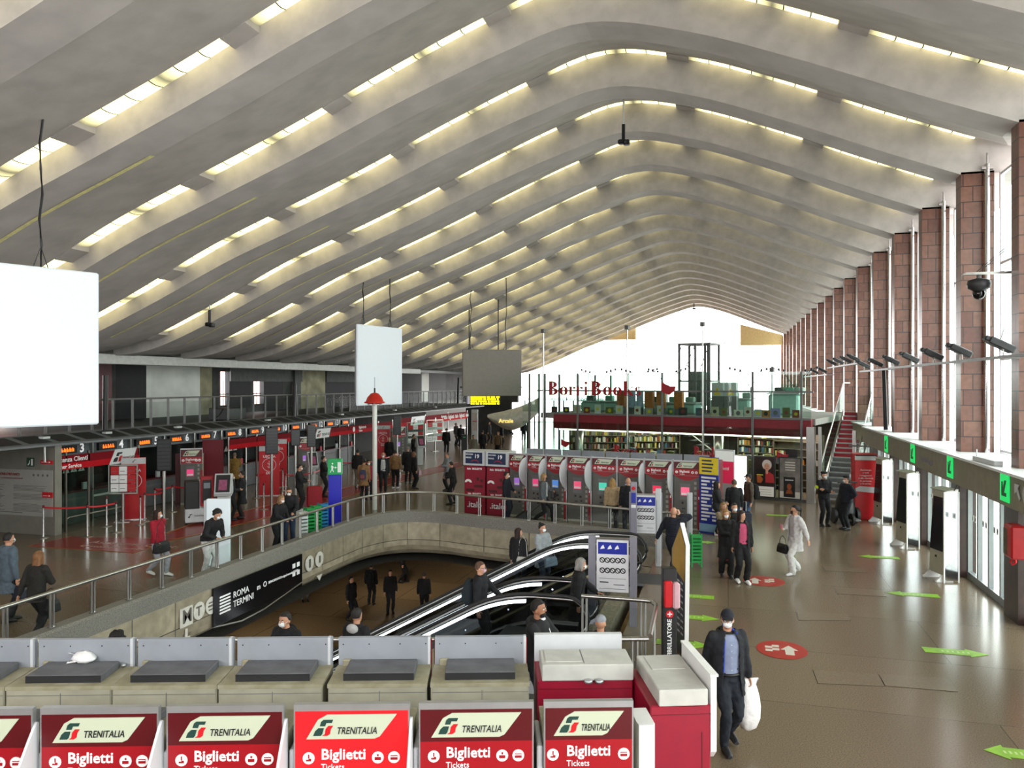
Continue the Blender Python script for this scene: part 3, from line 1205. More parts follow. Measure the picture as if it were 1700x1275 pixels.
mid_rot = math.atan2(LB.y - LA.y, LB.x - LA.x)
scrs = [mat('screen violet', '8a5fae', .3, var=0, emit=.7), mat('screen magenta', 'c23a6a', .3, var=0, emit=.7), mat('screen blue', '4c78b8', .3, var=0, emit=.7),
        mat('screen rose', 'c84866', .3, var=0, emit=.7), mat('screen teal', '3fb29a', .3, var=0, emit=.7), mat('screen grey', '8890a0', .3, var=0, emit=.5),
        mat('screen red', 'd0304e', .3, var=0, emit=.7), mat('screen pink', 'd25a78', .3, var=0, emit=.7)]
starts = [845, 875, 907, 941, 982, 1025, 1070, 1117, 1164]
for i in range(8):
    A, B = on_line(starts[i]), on_line(starts[i + 1])
    w = (B - A).length - .05
    c = (A + B) / 2
    t = thing('ticket_machine', '%s of the eight red-headed ticket machines in the middle row, counted from the left' % ORD[i], 'ticket machine', (c.x, c.y, 0), mid_rot,
              'ticket machines of the middle row')
    machine_body(t, w)
    header_sign(t, w, 1.76, 2.25, -.05, False, 3, 2)
    screen_front(t, w, scrs[i])
    if i not in (4, 7):
        shield(t, w)
    if i == 3:
        pass
    e = MB()
    e.box(w / 2 + .004, w / 2 + .04, -.04, .1, 0, 2.27)
    ob('edge_strip', e, alu_m, t)
c2 = on_line(1167)
t = thing('end_cabinet', 'crimson end cabinet with pictogram strip at the right end of the middle row', 'cabinet', (c2.x + .12, c2.y - .05, 0), mid_rot)
ob('cabinet_body', MB().bev(-.14, .28, -.02, 1.3, 0, 2.2, .02), mat('dim red', '6e0d18', .45, var=.05), t)
pp = MB().box(-.1, .1, -.03, -.02, .1, 2.1, 0)
for k, z in enumerate((.95, 1.25, 1.5, 1.7)):
    pp.prism([(.06 * math.cos(a * PI / 6), z + .06 * math.sin(a * PI / 6)) for a in range(12)], -.036, -.03, 'y', 1)
ob('front_strip', pp, [hdr_red, ltxt_m], t)
# machines behind, facing away
for i in range(8):
    A, B = on_line(starts[i]), on_line(starts[i + 1])
    dv = Vector((-(LB - LA).y, (LB - LA).x)).normalized()
    c = (A + B) / 2 + dv * 1.5
    w = (B - A).length - .06
    t = thing('ticket_machine', 'machine facing away, grey header back above the %s machine of the middle row' % ORD[i], 'ticket machine', (c.x, c.y, 0), mid_rot + PI,
              'middle row machines facing away')
    machine_body(t, w)
    ob('header', MB().box(-w / 2, w / 2, -.03, .02, 1.75, 2.3).box(-w / 2, w / 2, -.034, -.03, 1.78, 2.26, 1), [grey_m, hdr_red], t)
# two red italo machines
for i, (u0, u1) in enumerate(((770, 806), (807, 845))):
    A, B = Vector((on_line(u0).x, on_line(u0).y)), Vector((on_line(u1).x, on_line(u1).y))
    c = (A + B) / 2
    c = c + Vector((.12, -.45)) * 0
    w = (B - A).length - .05
    t = thing('ticket_machine', '%s red ticket machine with white screen head and .italo lettering' % ('left' if i == 0 else 'right'), 'ticket machine', (c.x, c.y, 0), mid_rot + .04,
              'two red machines with screen heads')
    b = MB()
    b.bev(-w / 2, w / 2, 0, .7, 0, 1.72, .02, 0)
    b.box(-w / 2, w / 2, -.006, 0, .62, .66, 1)
    b.box(-.02, w * .4, -.008, 0, .95, 1.05, 2)
    b.box(-w * .4, -w * .02, -.008, 0, .80, .90, 2)
    b.box(w * .1, w * .22, -.008, 0, 1.2, 1.32, 2)
    b.box(w * .28, w * .4, -.008, 0, 1.15, 1.25, 2)
    cab = ob('cabinet', b, [crimson_m, darkred_m, mat('deep red', '4a0910', .4, var=0)], t)
    txt(cab, '.italo', (0, -.012, .32), .30, ltxt_m, align='CENTER', bold=.003)
    txt(cab, 'italo  BIGLIETTI', (0, -.012, 1.62), .09, ltxt_m, align='CENTER', bold=.003)
    txt(cab, 'italo  BIGLIETTI', (0, -.012, .72), .08, ltxt_m, align='CENTER', bold=.002)
    ar = MB().prism([(-w * .3 + .14 * math.cos(a * PI / 8), 1.12 + .12 * math.sin(a * PI / 8)) for a in range(9)] + [(-w * .3 - .08, 1.12), (-w * .3, 1.17), (-w * .3 + .08, 1.12)], -.012, 0, 'y')
    ob('arch_mark', ar, ltxt_m, t)
    h = MB()
    h.bev(-w / 2 - .02, w / 2 + .02, -.06, .7, 1.74, 2.28, .02)
    ob('screen_housing', h, lightgrey_m, t)
    s = ob('screen', MB().box(-w * .4, w * .4, -.07, -.055, 1.82, 2.22), mat('dark blue screen', '1a2740', .25, var=0, emit=.2), t)
    txt(s, '19', (.02, -.074, 2.08), .2, ltxt_m, bold=.003)
    txt(s, 'BOLOGNA', (-w * .38, -.074, 2.15), .075, ltxt_m, sx=.8)
    txt(s, 'FIRENZE', (-w * .38, -.074, 2.03), .075, ltxt_m, sx=.8)
    ob('red_arc', MB().tube([(w * .05 + .15 * math.cos(a * PI / 8), -.075, 1.86 + .09 * math.sin(a * PI / 8)) for a in range(8)], .012, 5), red_m, s)  # red arc across the foot of the screen
# ------------------------------------------------------------------ escalators and stairs in the well
esc_black = mat('escalator black panel', '101114', .25, var=.03)
led_m = mat('white light strip', 'ffffff', .4, var=0, emit=4.5, emit_color=(.92, .95, 1))
step_m = mat('grooved steel steps', '5a5b5c', .4, .6, var=.1, scale=30, stretch=(.2, 12, 1))
SL = math.tan(math.radians(28.5))


def esc_path(x_top, drop, xe, h):
    """centre line of a balustrade of height h: flat, then round into the slope to the left"""
    th = math.atan(SL)
    R = 2.6
    pts = [(xe, h), (x_top + .45, h)]
    for k in range(1, 8):
        a = th * k / 7
        pts.append((x_top + .45 - R * math.sin(a), h - R * (1 - math.cos(a))))
    x1, z1 = pts[-1]
    zb = h - drop + R * (1 - math.cos(th))
    x2 = x1 - (z1 - zb) / SL
    for k in range(1, 6):
        pts.append((x1 + (x2 - x1) * k / 5, z1 + (zb - z1) * k / 5))
    for k in range(1, 6):
        a = th * (1 - k / 5)
        pts.append((x2 - R * (math.sin(th) - math.sin(a)), h - drop + R * (1 - math.cos(a))))
    pts.append((pts[-1][0] - .8, h - drop))
    return pts


def escalator(name, label, y_far, y_near, xe, x_top):
    t = thing(name, label, 'escalator', (xe, y_near, 0))
    drop = 4.4
    for y, nm in ((y_far - y_near, 'far'), (0, 'near')):
        path = [(x - xe, z) for x, z in esc_path(x_top, drop, xe, .95)]
        low = [(x - xe, z) for x, z in esc_path(x_top, drop, xe, .10)]
        # newel: half circle at the top end
        R = .40
        arc = [(R * math.sin(a) + .0, .95 - R + R * math.cos(a)) for a in [k * PI / 8 for k in range(1, 8)]]
        hr = [(0.0 + p[0], y, p[1]) for p in reversed(arc)] + [(x, y, z) for x, z in path]
        ob('handrail', MB().tube(hr, .034, 8), rubber_m, t)
        hr2 = [(p[0] * .93, y, p[1] * .93 + .04) for p in reversed(arc)] + [(x, y, z - .05) for x, z in path]
        ob('rail_trim', MB().tube(hr2, .02, 6), steel_m, t)
        g = MB()
        for (x0, z0), (x1, z1), (a0, b0), (a1, b1) in zip(path, path[1:], low, low[1:]):
            g.add([(x0, y, z0 - .06), (x1, y, z1 - .06), (a1, y, b1), (a0, y, b0)], [(0, 1, 2, 3)])
        g.add([(0, y, .89)] + [(p[0] * .9, y, p[1] * .9 + .05) for p in arc] + [(0, y, .1)], [tuple(range(len(arc) + 2))])
        ob('glass_side', g, glass_mat('smoked glass', '9aa0a4', .06), t)
        # strip of light under the handrail
        s = MB()
        for (x0, z0), (x1, z1) in zip(path, path[1:]):
            if x0 < -.55:
                s.add([(x0, y - .018, z0 - .10), (x1, y - .018, z1 - .10), (x1, y - .018, z1 - .155), (x0, y - .018, z0 - .155)], [(0, 1, 2, 3)])
                s.add([(x0, y + .018, z0 - .10), (x0, y + .018, z0 - .155), (x1, y + .018, z1 - .155), (x1, y + .018, z1 - .10)], [(0, 1, 2, 3)])
        ob('light_strip', s, led_m, t, 'glowing white strip')
        k = MB()
        for (x0, z0), (x1, z1) in zip(low, low[1:]):
            k.add([(x0, y - .12, z0), (x1, y - .12, z1), (x1, y + .12, z1), (x0, y + .12, z0)], [(0, 1, 2, 3)], 1)
            for yy in (-.12, .12):
                k.add([(x0, y + yy, z0), (x1, y + yy, z1), (x1, y + yy, z1 - .9), (x0, y + yy, z0 - .9)], [(0, 1, 2, 3)], 0)
        ob('skirt', k, [esc_black, steel_m], t)
        d = MB()
        for q in range(6):
            x0 = low[6][0] - q * 1.1
            z0 = interp([(a, b) for a, b in reversed(low)], x0)
            d.sphere((x0, y - .13, z0 - .16), .022, 6, 4)
        ob('skirt_lamps', d, led_m, t)
    st = MB()
    low = [(x - xe, z) for x, z in esc_path(x_top, drop, xe, 0.0)]
    n = 22
    x = .15
    st.box(-1.4 + .0, .9, .12, y_far - y_near - .12, -.06, .004, 0)
    xx = x_top - xe
    z = 0
    while z > -drop:
        st.box(xx - .37, xx, .12, y_far - y_near - .12, z - .45, z - .2, 0)
        xx -= .2 / SL
        z -= .2
    ob('steps', st, step_m, t)
    return t


escalator('escalator', 'farther black escalator with white light strips, carrying the two women', 19.35, 18.1, -2.35, -3.6)
escalator('escalator', 'nearer black escalator with white light strips, in front of the stairs', 14.5, 13.3, -2.75, -3.75)
# stairs between the two escalators with handrails and steel gussets
st = MB()
x, z = -2.2, 0.0
while z > -4.4:
    st.box(x - .34, x, 14.75, 17.9, z - .5, z, 0)
    x -= .30
    z -= .163
t = thing('staircase', 'granite staircase going down between the two escalators', 'staircase', (0, 0, 0))
ob('flight', st, mat('stair stone', '77705f', .6, var=.2, scale=12), t)
for yy in (15.5, 17.0):
    ob('handrail', MB().tube([(-2.0, yy, .55), (-2.1, yy, .9), (-2.4, yy, .95), (-10.2, yy, .95 - 7.8 * .543)], .04, 8), mat('worn brass rail', '9c9478', .35, .7, var=.05), t)
    for q in range(6):
        xx = -2.6 - q * 1.4
        zz = .95 - (xx + 2.4) * -.543
        ob('post', MB().box(xx - .03, xx + .03, yy - .03, yy + .03, zz - 1.1, zz - .02), steel_m, t)
for q in range(7):
    xx = -3.2 - q * 1.0
    zz = -(-2.2 - xx) * .543
    g = MB().prism([(xx, zz + .02), (xx + .34, zz + .22), (xx + .05, zz + .48)], 17.6, 17.66, 'y')
    ob('gusset', g, steel_m, t)
# bent metal plate over the near lower flight, small rail
t = MB()
X0, Y1 = -4.6, 12.2
t.add([(-5.2, 12.6, -.10), (-4.75, 12.7, .22), (-2.6, 12.9, .12), (-2.6, 12.2, -.10), (-4.9, 12.1, -.25)], [(0, 1, 2, 3, 4)])
t.add([(-5.2, 12.6, -.12), (-4.9, 12.1, -.27), (-2.6, 12.2, -.12), (-2.6, 12.9, .10), (-4.75, 12.7, .20)], [(0, 1, 2, 3, 4)])
o = ob('metal_cover', t, steel_m)
tag(o, 'folded steel cover plate below the nearer escalator', 'metal cover')
ld = MB().box(-9.8, -1.2, 11.6, 12.5, -.62, -.5, 0)
ld.box(-9.8, -9.6, 11.6, 12.5, -4.4, -.6)
ld.box(-1.4, -1.2, 11.6, 12.5, -4.4, -.6)
struct('floor_landing', ld, granite)

# notice frames at the escalator landings
def notice(name, label, x, y, rot, h=2.0, w=.78, off=0.0):
    t = thing(name, label, 'notice board', (x, y, 0), rot)
    for s in (-1, 1):
        ob('post', MB().box(s * (w / 2 + .09) - .07, s * (w / 2 + .09) + .07, -.06, .06, 0, h + .07), mat('lilac grey post', '8f8d98', .4, .3, var=.03), t)
    b = MB().box(-w / 2, w / 2, -.02, .02, h - 1.02, h, 0).box(-w / 2 - .02, w / 2 + .02, -.025, .025, h, h + .04, 3)
    b.box(-w / 2 + .03, w / 2 - .03, -.024, -.02, h - .28, h - .05, 1)
    for i in range(5):
        for j in range(2):
            cx, cz = -w / 2 + .11 + i * (w - .22) / 4, h - .40 - j * .20
            b.prism([(cx + .055 * math.cos(a * PI / 7), cz + .055 * math.sin(a * PI / 7)) for a in range(14)], -.024, -.02, 'y', 2)
            b.prism([(cx + .035 * math.cos(a * PI / 6), cz + .035 * math.sin(a * PI / 6)) for a in range(12)], -.027, -.024, 'y', 0)
            b.prism([(cx - .045, cz + .035), (cx - .035, cz + .045), (cx + .045, cz - .035), (cx + .035, cz - .045)], -.029, -.027, 'y', 2)
    b.box(-w / 2 + .05, w / 2 - .05, -.024, -.02, h - .76, h - .755, 2)
    b.box(-w / 2 + .06, -.08, -.024, -.02, h - .84, h - .82, 2)
    b.box(.02, w / 2 - .08, -.024, -.02, h - .88, h - .87, 2)
    b.box(-w / 2 + .05, w / 2 - .05, -.024, -.02, h - .96, h - .955, 2)
    p = ob('notice_panel', b, [mat('notice white', 'e4e4e8', .5, var=.02), blue_m, black_m, steel_m], t)
    for i in range(3):
        c = MB().prism([(-w / 2 + .09 + i * .14, h - .14), (-w / 2 + .13 + i * .14, h - .10), (-w / 2 + .16 + i * .14, h - .17), (-w / 2 + .07 + i * .14, h - .19)], -.027, -.024, 'y')
        ob('symbol', c, ltxt_m, p)
    return t


x, y, _ = at_d(1017, 637.5, 15.0)
notice('notice_board', 'safety notice with blue header on grey posts at the nearer escalator', x, y, .08, h=1.66, w=.62)
x, y = on_x(1071, 880, -1.0)[0], 0
nx, ny, _ = at_d(1072, 637.5, 20.6)
notice('notice_board', 'safety notice with blue header on grey posts beyond the farther escalator', nx, ny, .08, h=1.72, w=.56)
nx2, ny2, _ = at_d(1052, 637.5, 20.4)
t = thing('emergency_post', 'narrow grey post with red stop button left of the far notice', 'post', (nx2, ny2, 0), .05)
ob('column', MB().bev(-.08, .08, -.06, .06, 0, 2.1, .01), _M['lilac grey post'], t)
ob('blue_plate', MB().box(-.06, .06, -.07, -.06, 1.55, 1.82), blue_m, t)
ob('stop_button', MB().prism([(.05 * math.cos(a * PI / 6), 1.94 + .05 * math.sin(a * PI / 6)) for a in range(12)], -.1, -.06, 'y'), red_m, t)
ob('white_plate', MB().box(-.06, .06, -.07, -.06, 1.42, 1.5), ltxt_m, t)
for u, v, lb in ((1125, 965, 'white post standing behind the man in the navy puffer jacket'), (1145, 925, 'white post beside the green stand at the corner of the well')):
    X, Y_ = ground(u if u != 1125 else 1093, v if u != 1125 else 940)
    o = ob('sign_post', MB().bev(-.07, .07, -.06, .06, 0, 1.75 if u != 1125 else 2.0, .01).box(-.05, -.03, -.065, -.06, .1, 1.7, 1), [lightgrey_m, grey_m], None, None, (X, Y_, 0))
    tag(o, lb, 'post')

# angled information totem with the defibrillator column
X, Y_ = -0.35, 14.4
X, Y_, _ = at_d(1127, 637.5, 13.6)
t = thing('information_totem', 'slanted dark totem with yellow map top standing edge on beside the escalators', 'totem', (X, Y_, 0), math.radians(-70))
b = MB()
b.prism([(-.5, 0), (.42, 0), (.5, 1.95), (.18, 2.25), (-.34, 1.72)], -.03, .03, 'y', 0)
ob('totem_panel', b, [mat('totem navy', '1d2030', .4, var=.03)], t)
b = MB().prism([(-.30, 1.45), (.42, 1.30), (.46, 1.93), (.18, 2.2), (-.30, 1.72)], -.036, -.03, 'y')
ob('map_plate', b, mat('mustard', 'b8922a', .5, var=.05), t)
b = MB()
for i in range(9):
    for j in range(4):
        b.box(-.38 + j * .2, -.25 + j * .2, -.036, -.03, .35 + i * .11, .38 + i * .11)
ob('printed_lines', b, lightgrey_m, t)
ob('edge_strip', MB().prism([(.42, 0), (.45, 0), (.53, 1.95), (.20, 2.28), (.18, 2.25), (.5, 1.95)], -.035, .035, 'y'), white_m, t)
X, Y_, _ = at_d(1112, 637.5, 12.9)
t = thing('defibrillator_column', 'black column reading DEFIBRILLATORE with a red cabinet near its top', 'column', (X, Y_, 0), YAW)
ob('column', MB().bev(-.13, .10, -.08, .08, 0, 1.62, .01), black_m, t)
cb = MB().bev(-.12, .02, -.16, -.02, .98, 1.42, .02)
ob('cabinet', cb, red_m, t)
ob('clear_cover', MB().bev(.02, .14, -.18, .0, .96, 1.40, .03), mat('pink plastic', 'c9a0a8', .25, var=.02), t)
ob('red_disc', MB().prism([(-.02 + .065 * math.cos(a * PI / 8), .86 + .065 * math.sin(a * PI / 8)) for a in range(16)], -.09, -.08, 'y').box(-.03, -.01, -.094, -.09, .82, .90, 1).box(-.06, .02, -.094, -.09, .85, .87, 1), [red_m, ltxt_m], t)
txt(t, 'DEFIBRILLATORE', (-.02, -.085, .02), .10, ltxt_m, rot=(PI / 2, -PI / 2, 0), bold=.002)
X, Y_ = ground(1155, 940)
t = thing('slatted_stand', 'green slatted stand behind the slanted totem', 'stand', (X, Y_, 0), YAW)
ob('rack', (lambda m: ([m.box(-.13, .13, -.13, .13, .12 + k * .09, .17 + k * .09) for k in range(8)], [m.box(sx * .12 - .015, sx * .12 + .015, sy * .12 - .015, sy * .12 + .015, 0, .85) for sx in (-1, 1) for sy in (-1, 1)], m)[2])(MB()), mat('bright green plastic', '1faa4f', .4, var=.05), t)

# ------------------------------------------------------------------ bookshop
SA, SB = Vector((-8.9, 36.2)), Vector((3.25, 32.4))
sdir = (SB - SA).normalized()
srot = math.atan2(sdir.y, sdir.x)
SLEN = (SB - SA).length


def sx(u):
    """distance along the shop front of pixel column u"""
    return (on_line(u, SA, SB) - SA).dot(sdir)


def shop(name, label, cat, group=None, x=0, y=0, z=0, rz=0):
    p = SA + sdir * x + Vector((-sdir.y, sdir.x)) * y
    return thing(name, label, cat, (p.x, p.y, z), srot + rz, group)


def shop_struct(name, mb, mats):
    mb2 = mb
    me = mb.mesh(name, mats)
    fix_normals(me)
    o = ob(name, me, mats, None, None, (SA.x, SA.y, 0), srot)
    o['kind'] = 'structure'
    return o


# upper floor and its red band
m = MB()
m.box(0, SLEN, .3, 9, 3.05, 3.3, 2)
m.box(.9, SLEN - .1, .0, .3, 2.6, 3.3, 0)
m.box(.9, SLEN - .1, -.03, .0, 3.26, 3.34, 1)
m.box(.9, SLEN - .4, .28, .32, 2.56, 2.6, 1)
shop_struct('trim_band', m, [mat('shop red band', '7d1420', .5, var=.06), midgrey_m, mat('shop ceiling', '8d8a84', .7, var=.05)])
o = MB().box(1.0, SLEN - .4, .34, .4, 2.5, 2.56)
sx_ = shop('light_tube', 'thin warm light line under the red band of the bookshop', 'ceiling light')
ob('tube', o, mat('warm glow', 'fff2d8', .5, var=0, emit=5, emit_color=(1, .9, .75)), sx_)
for i in range(6):
    l = area_light('shop_lamp', (0, 0, 0), (0, 0, 0), 1.6, 2.5, 55, (1, .92, .8))
    p = SA + sdir * (1.2 + i * 2.1) + Vector((-sdir.y, sdir.x)) * 2.6
    l.location = (p.x, p.y, 2.95)
# steel posts and window panes of the front
m = MB()
for u in (880, 905, 960, 1043, 1100, 1168, 1250, 1331):
    x = sx(u)
    m.box(x - .04, x + .04, -.1, -.02, 0, 5.2, 0)
m.box(0, SLEN, -.08, -.03, 4.35, 4.42, 0)
m.box(0, SLEN, -.08, -.03, 0, .12, 0)
m.box(SLEN - .25, SLEN + .05, -.15, .15, 0, 3.0, 1)
shop_struct('trim_shopfront', m, [midgrey_m, steel_m])
panes = [868, 905, 960, 1005, 1043, 1100, 1168, 1210, 1250, 1331, 1348]
t = shop('shop_glazing', 'tall glass front of the two-storey bookshop', 'glass front')
for a, b in zip(panes, panes[1:]):
    x0, x1 = sx(a) + .02, sx(b) - .02
    ob('upper_pane', MB().box(x0, x1, -.06, -.045, 3.36, 5.2), glassg_m, t)
    if b <= 1331:
        ob('lower_pane', MB().box(x0, x1, -.06, -.045, .1, 2.9), glassg_m, t)
t = shop('side_glazing', 'glass side wall at the left end of the bookshop', 'glass wall', None, 0, 0, 0)
g = MB().box(-.02, 0, .1, 8.8, 0, 5.2)
ob('side_pane', g, glassg_m, t)
for k in range(5):
    ob('side_mullion', MB().box(-.06, .03, k * 2.0 + .12, k * 2.0 + .18, 0, 5.2), midgrey_m, t)
# pole lamps
for u, v in ((904, 547), (1043, 543), (1168, 538), (1271, 612)):
    x = sx(u)
    if u == 1271:
        t = shop('pole_lamp', 'short pole lamp at the right end of the shop terrace', 'pole lamp', None, x, 1.0, 3.3)
        hh = 1.95
    else:
        t = shop('pole_lamp', 'tall thin pole lamp on the shop front, %s' % {904: 'left of the red shop name', 1043: 'crossing the last letters of the shop name', 1168: 'in front of the yellow warning signs'}[u],
                 'pole lamp', 'tall pole lamps of the bookshop' , x, -.12, 0)
        hh = 7.2
    ob('pole', MB().tube([(0, 0, 0), (0, 0, hh)], .035, 8), steel_m, t)
    ob('lamp_head', MB().bev(-.09, .09, -.1, .1, hh - .05, hh + .14, .01), midgrey_m, t)
# letters
serif_red = mat('letter red', 'a01a26', .45, var=0)
t = shop('shop_sign', 'red name letters on the upper glass reading Borri Books', 'shop sign', None, sx(913), -.16, 0)
w = sx(1069) - sx(913)


def bodoni(parent, s, x0, z0, cap, m_, total):
    """high-contrast serif capitals and small letters made from stems, bowls and hairline serifs"""
    adv = 0
    defs = {'B': .62, 'o': .52, 'r': .40, 'i': .28, ' ': .12, 'k': .55, 's': .42}
    tot = sum(defs[c] for c in s)
    k = total / tot
    xh = cap * .62
    for c in s:
        mb = MB()
        W = defs[c] * k
        x = x0 + adv
        st = W * .29
        if c == ' ':
            adv += W
            continue
        def stem(xa, zz, wd=None):
            wd = wd or st
            mb.box(xa, xa + wd, -.02, .02, z0, z0 + zz)
            mb.box(xa - st * .35, xa + wd + st * .35, -.02, .02, z0, z0 + cap * .035)
            mb.box(xa - st * .35, xa + wd, -.02, .02, z0 + zz - cap * .035, z0 + zz)
        def bowl(cx, cz, rx, rz, a0=0, a1=2 * PI, thick=1.0):
            n = 18
            out, inn = [], []
            for i in range(n + 1):
                a = a0 + (a1 - a0) * i / n
                th = st * (.3 + .7 * abs(math.cos(a))) * thick
                out.append((cx + rx * math.cos(a), cz + rz * math.sin(a)))
                inn.append((cx + (rx - th) * math.cos(a), cz + (rz - th * .5 - cap * .01) * math.sin(a)))
            for i in range(n):
                mb.prism([out[i], out[i + 1], inn[i + 1], inn[i]], -.02, .02, 'y')
        if c == 'B':
            stem(x + W * .08, cap)
            bowl(x + W * .30, z0 + cap * .76, W * .48, cap * .24, -PI / 2, PI / 2)
            bowl(x + W * .30, z0 + cap * .27, W * .56, cap * .27, -PI / 2, PI / 2)
        elif c == 'o':
            bowl(x + W * .46, z0 + xh / 2, W * .42, xh / 2)
        elif c == 'r':
            stem(x + W * .12, xh)
            bowl(x + W * .62, z0 + xh * .70, W * .26, xh * .28, .35, 2.2)
            mb.sphere((x + W * .80, 0, z0 + xh * .86), st * .42, 8, 6)
        elif c == 'i':
            stem(x + W * .3, xh, W * .38)
            mb.sphere((x + W * .5, 0, z0 + cap * .88), st * .85, 10, 6)
        elif c == 'k':
            stem(x + W * .08, cap)
            mb.prism([(x + W * .35, z0 + xh * .42), (x + W * .80, z0 + xh), (x + W * .88, z0 + xh), (x + W * .42, z0 + xh * .42)], -.02, .02, 'y')
            mb.prism([(x + W * .38, z0 + xh * .50), (x + W * .58, z0 + xh * .62), (x + W * .98, z0), (x + W * .70, z0)], -.02, .02, 'y')
        elif c == 's':
            bowl(x + W * .45, z0 + xh * .74, W * .30, xh * .26, .5, 4.2, .8)
            bowl(x + W * .45, z0 + xh * .26, W * .34, xh * .26, -2.7, 1.3, .8)
        ob('letter', mb, m_, parent)
        adv += W


bodoni(t, 'Borri Books', 0, 4.17, .66, serif_red, w)
txt(t, 'international book-shop', (0, -.01, 4.0), .30, mat('dark sign letters', '1f3a38', .5, var=0), sx=1.0)
t = shop('shop_sign', 'red name letters low in the ground floor window of the bookshop', 'shop sign', None, sx(1022), -.16, 0)
bodoni(t, 'Borri', 0, 1.45, .5, serif_red, sx(1062) - sx(1022))
bodoni(t, 'Books', sx(1154) - sx(1022), 1.55, .5, serif_red, sx(1200) - sx(1154))
for (u, zz, s, lb) in ((1101, 4.22, .62, 'large red folded book emblem right of the shop name'), (935, 1.72, .42, 'red folded book emblem low at the left of the shop window'),
                       (1292, 1.62, .42, 'red folded book emblem above the right poster')):
    t = shop('shop_emblem', lb, 'emblem', 'red book emblems', sx(u), -.18, zz)
    mb = MB().prism([(0, s * .9), (.0, .25 * s), (s * .55, 0), (s * .95, .3 * s), (s * 1.05, s * .62), (s * .6, s * .62)], -.03, .03, 'y')
    mb.prism([(s * .5, s * .5), (s * .95, .3 * s), (s * 1.05, s * .62)], -.05, -.03, 'y')
    ob('emblem_shape', mb, serif_red, t)
if True:
    t = shop('black_card', 'black square card beside the red emblem above the right poster', 'card', None, sx(1306), -.15, 1.6)
    ob('card', MB().box(0, .45, -.02, .02, 0, .5), black_m, t)
# posters
POS = [(1213, 1243, 'blank white lit poster panel at the shop front'), (1257, 1288, 'poster of a white-haired woman in red'), (1298, 1331, 'grey poster with a dark book cover and pale slogan')]
for i, (u0, u1, lb) in enumerate(POS):
    x0, x1 = sx(u0), sx(u1)
    W = x1 - x0
    t = shop('poster_case', lb, 'poster', None, (x0 + x1) / 2, -.28, 0)
    ob('frame', MB().box(-W / 2 - .05, W / 2 + .05, -.02, .08, .12, 1.78), dark_m if i else steel_m, t)
    p = MB().box(-W / 2, W / 2, -.03, -.02, .16, 1.74)
    if i == 0:
        ob('lit_panel', p, mat('lit white panel', 'ffffff', .5, var=0, emit=1.1), t)
    elif i == 1:
        pp = ob('print', p, mat('dark brown print', '2b1a17', .4, var=.2, scale=5, emit=.05), t)
        a = MB()
        zc = 1.38
        cx = .10
        a.prism([(cx + .19 * math.cos(k * PI / 10), zc + .06 + .21 * math.sin(k * PI / 10)) for k in range(20)], -.034, -.03, 'y', 1)
        a.prism([(cx + .02 + .28, .72), (cx + .26, 1.05), (cx + .08, 1.16), (cx - .10, 1.1), (cx - .22, .72)], -.0345, -.03, 'y', 2)
        a.prism([(cx + .05 * math.cos(k * PI / 10) , 1.16 + .1 * math.sin(k * PI / 10)) for k in range(20)], -.036, -.034, 'y', 0)
        a.prism([(cx + .115 * math.cos(k * PI / 10), zc - .03 + .16 * math.sin(k * PI / 10)) for k in range(20)], -.037, -.034, 'y', 0)
        for s in (-1, 1):
            a.box(cx + s * .045 - .018, cx + s * .045 + .018, -.039, -.037, zc, zc + .018, 3)
        a.box(cx - .035, cx + .035, -.039, -.037, zc - .095, zc - .078, 4)
        ob('portrait', a, [mat('print skin', 'd9a188', .5, var=0), mat('print white hair', 'ddd3cf', .5, var=.05), mat('print red', 'c23038', .5, var=0), black_m, red_m], pp)
        ob('book_cover', MB().box(-W / 2 + .03, .04, -.042, -.037, .66, 1.26, 0).prism([(-.32 + .04, .7), (-.12, .7), (-.05, .85), (-.14, .98), (-.3, .98)], -.045, -.042, 'y', 1).box(-.30, -.05, -.046, -.042, 1.0, 1.04, 2), [black_m, mat('print orange', 'c0602c', .5, var=0), yellow_m], pp)
        ob('white_band', MB().box(-W / 2, W / 2, -.036, -.03, .16, .56).box(-W / 2 + .08, W / 2 - .1, -.038, -.036, .43, .44, 1).box(-W / 2 + .08, W / 2 - .1, -.038, -.036, .33, .34, 1).box(-W / 2 + .08, W / 2 - .1, -.038, -.036, .24, .25, 1), [mat('print paper', 'e4e0d8', .5, var=0, emit=.1), midgrey_m], pp)
    else:
        pp = ob('print', p, mat('grey cloud print', '77726c', .4, var=.25, scale=2.5, detail=4, emit=.05), t)
        for k in range(4):
            ob('slogan_line', MB().box(-.18, .2, -.034, -.03, 1.56 - k * .1, 1.6 - k * .1), mat('slogan white', 'd8d4cc', .5, var=.1, scale=30), pp)
        ob('pale_corner', MB().box(-W / 2, W / 2, -.034, -.03, .16, .42), mat('poster pale', 'd9d4cc', .5, var=0), pp)
        bc = MB().box(-.24, .2, -.04, -.034, .2, 1.0, 0)
        bc.prism([(-.02 + .09 * math.cos(k * PI / 8), .62 + .12 * math.sin(k * PI / 8)) for k in range(16)], -.043, -.04, 'y', 1)
        bc.prism([(-.16, .34), (.12, .34), (.06, .5), (-.10, .5)], -.043, -.04, 'y', 1)
        bc.box(-.18, .14, -.043, -.04, .86, .9, 2)
        ob('book_cover', bc, [black_m, mat('bronze print', '9c4f28', .5, var=.2, scale=9), lightgrey_m], pp)
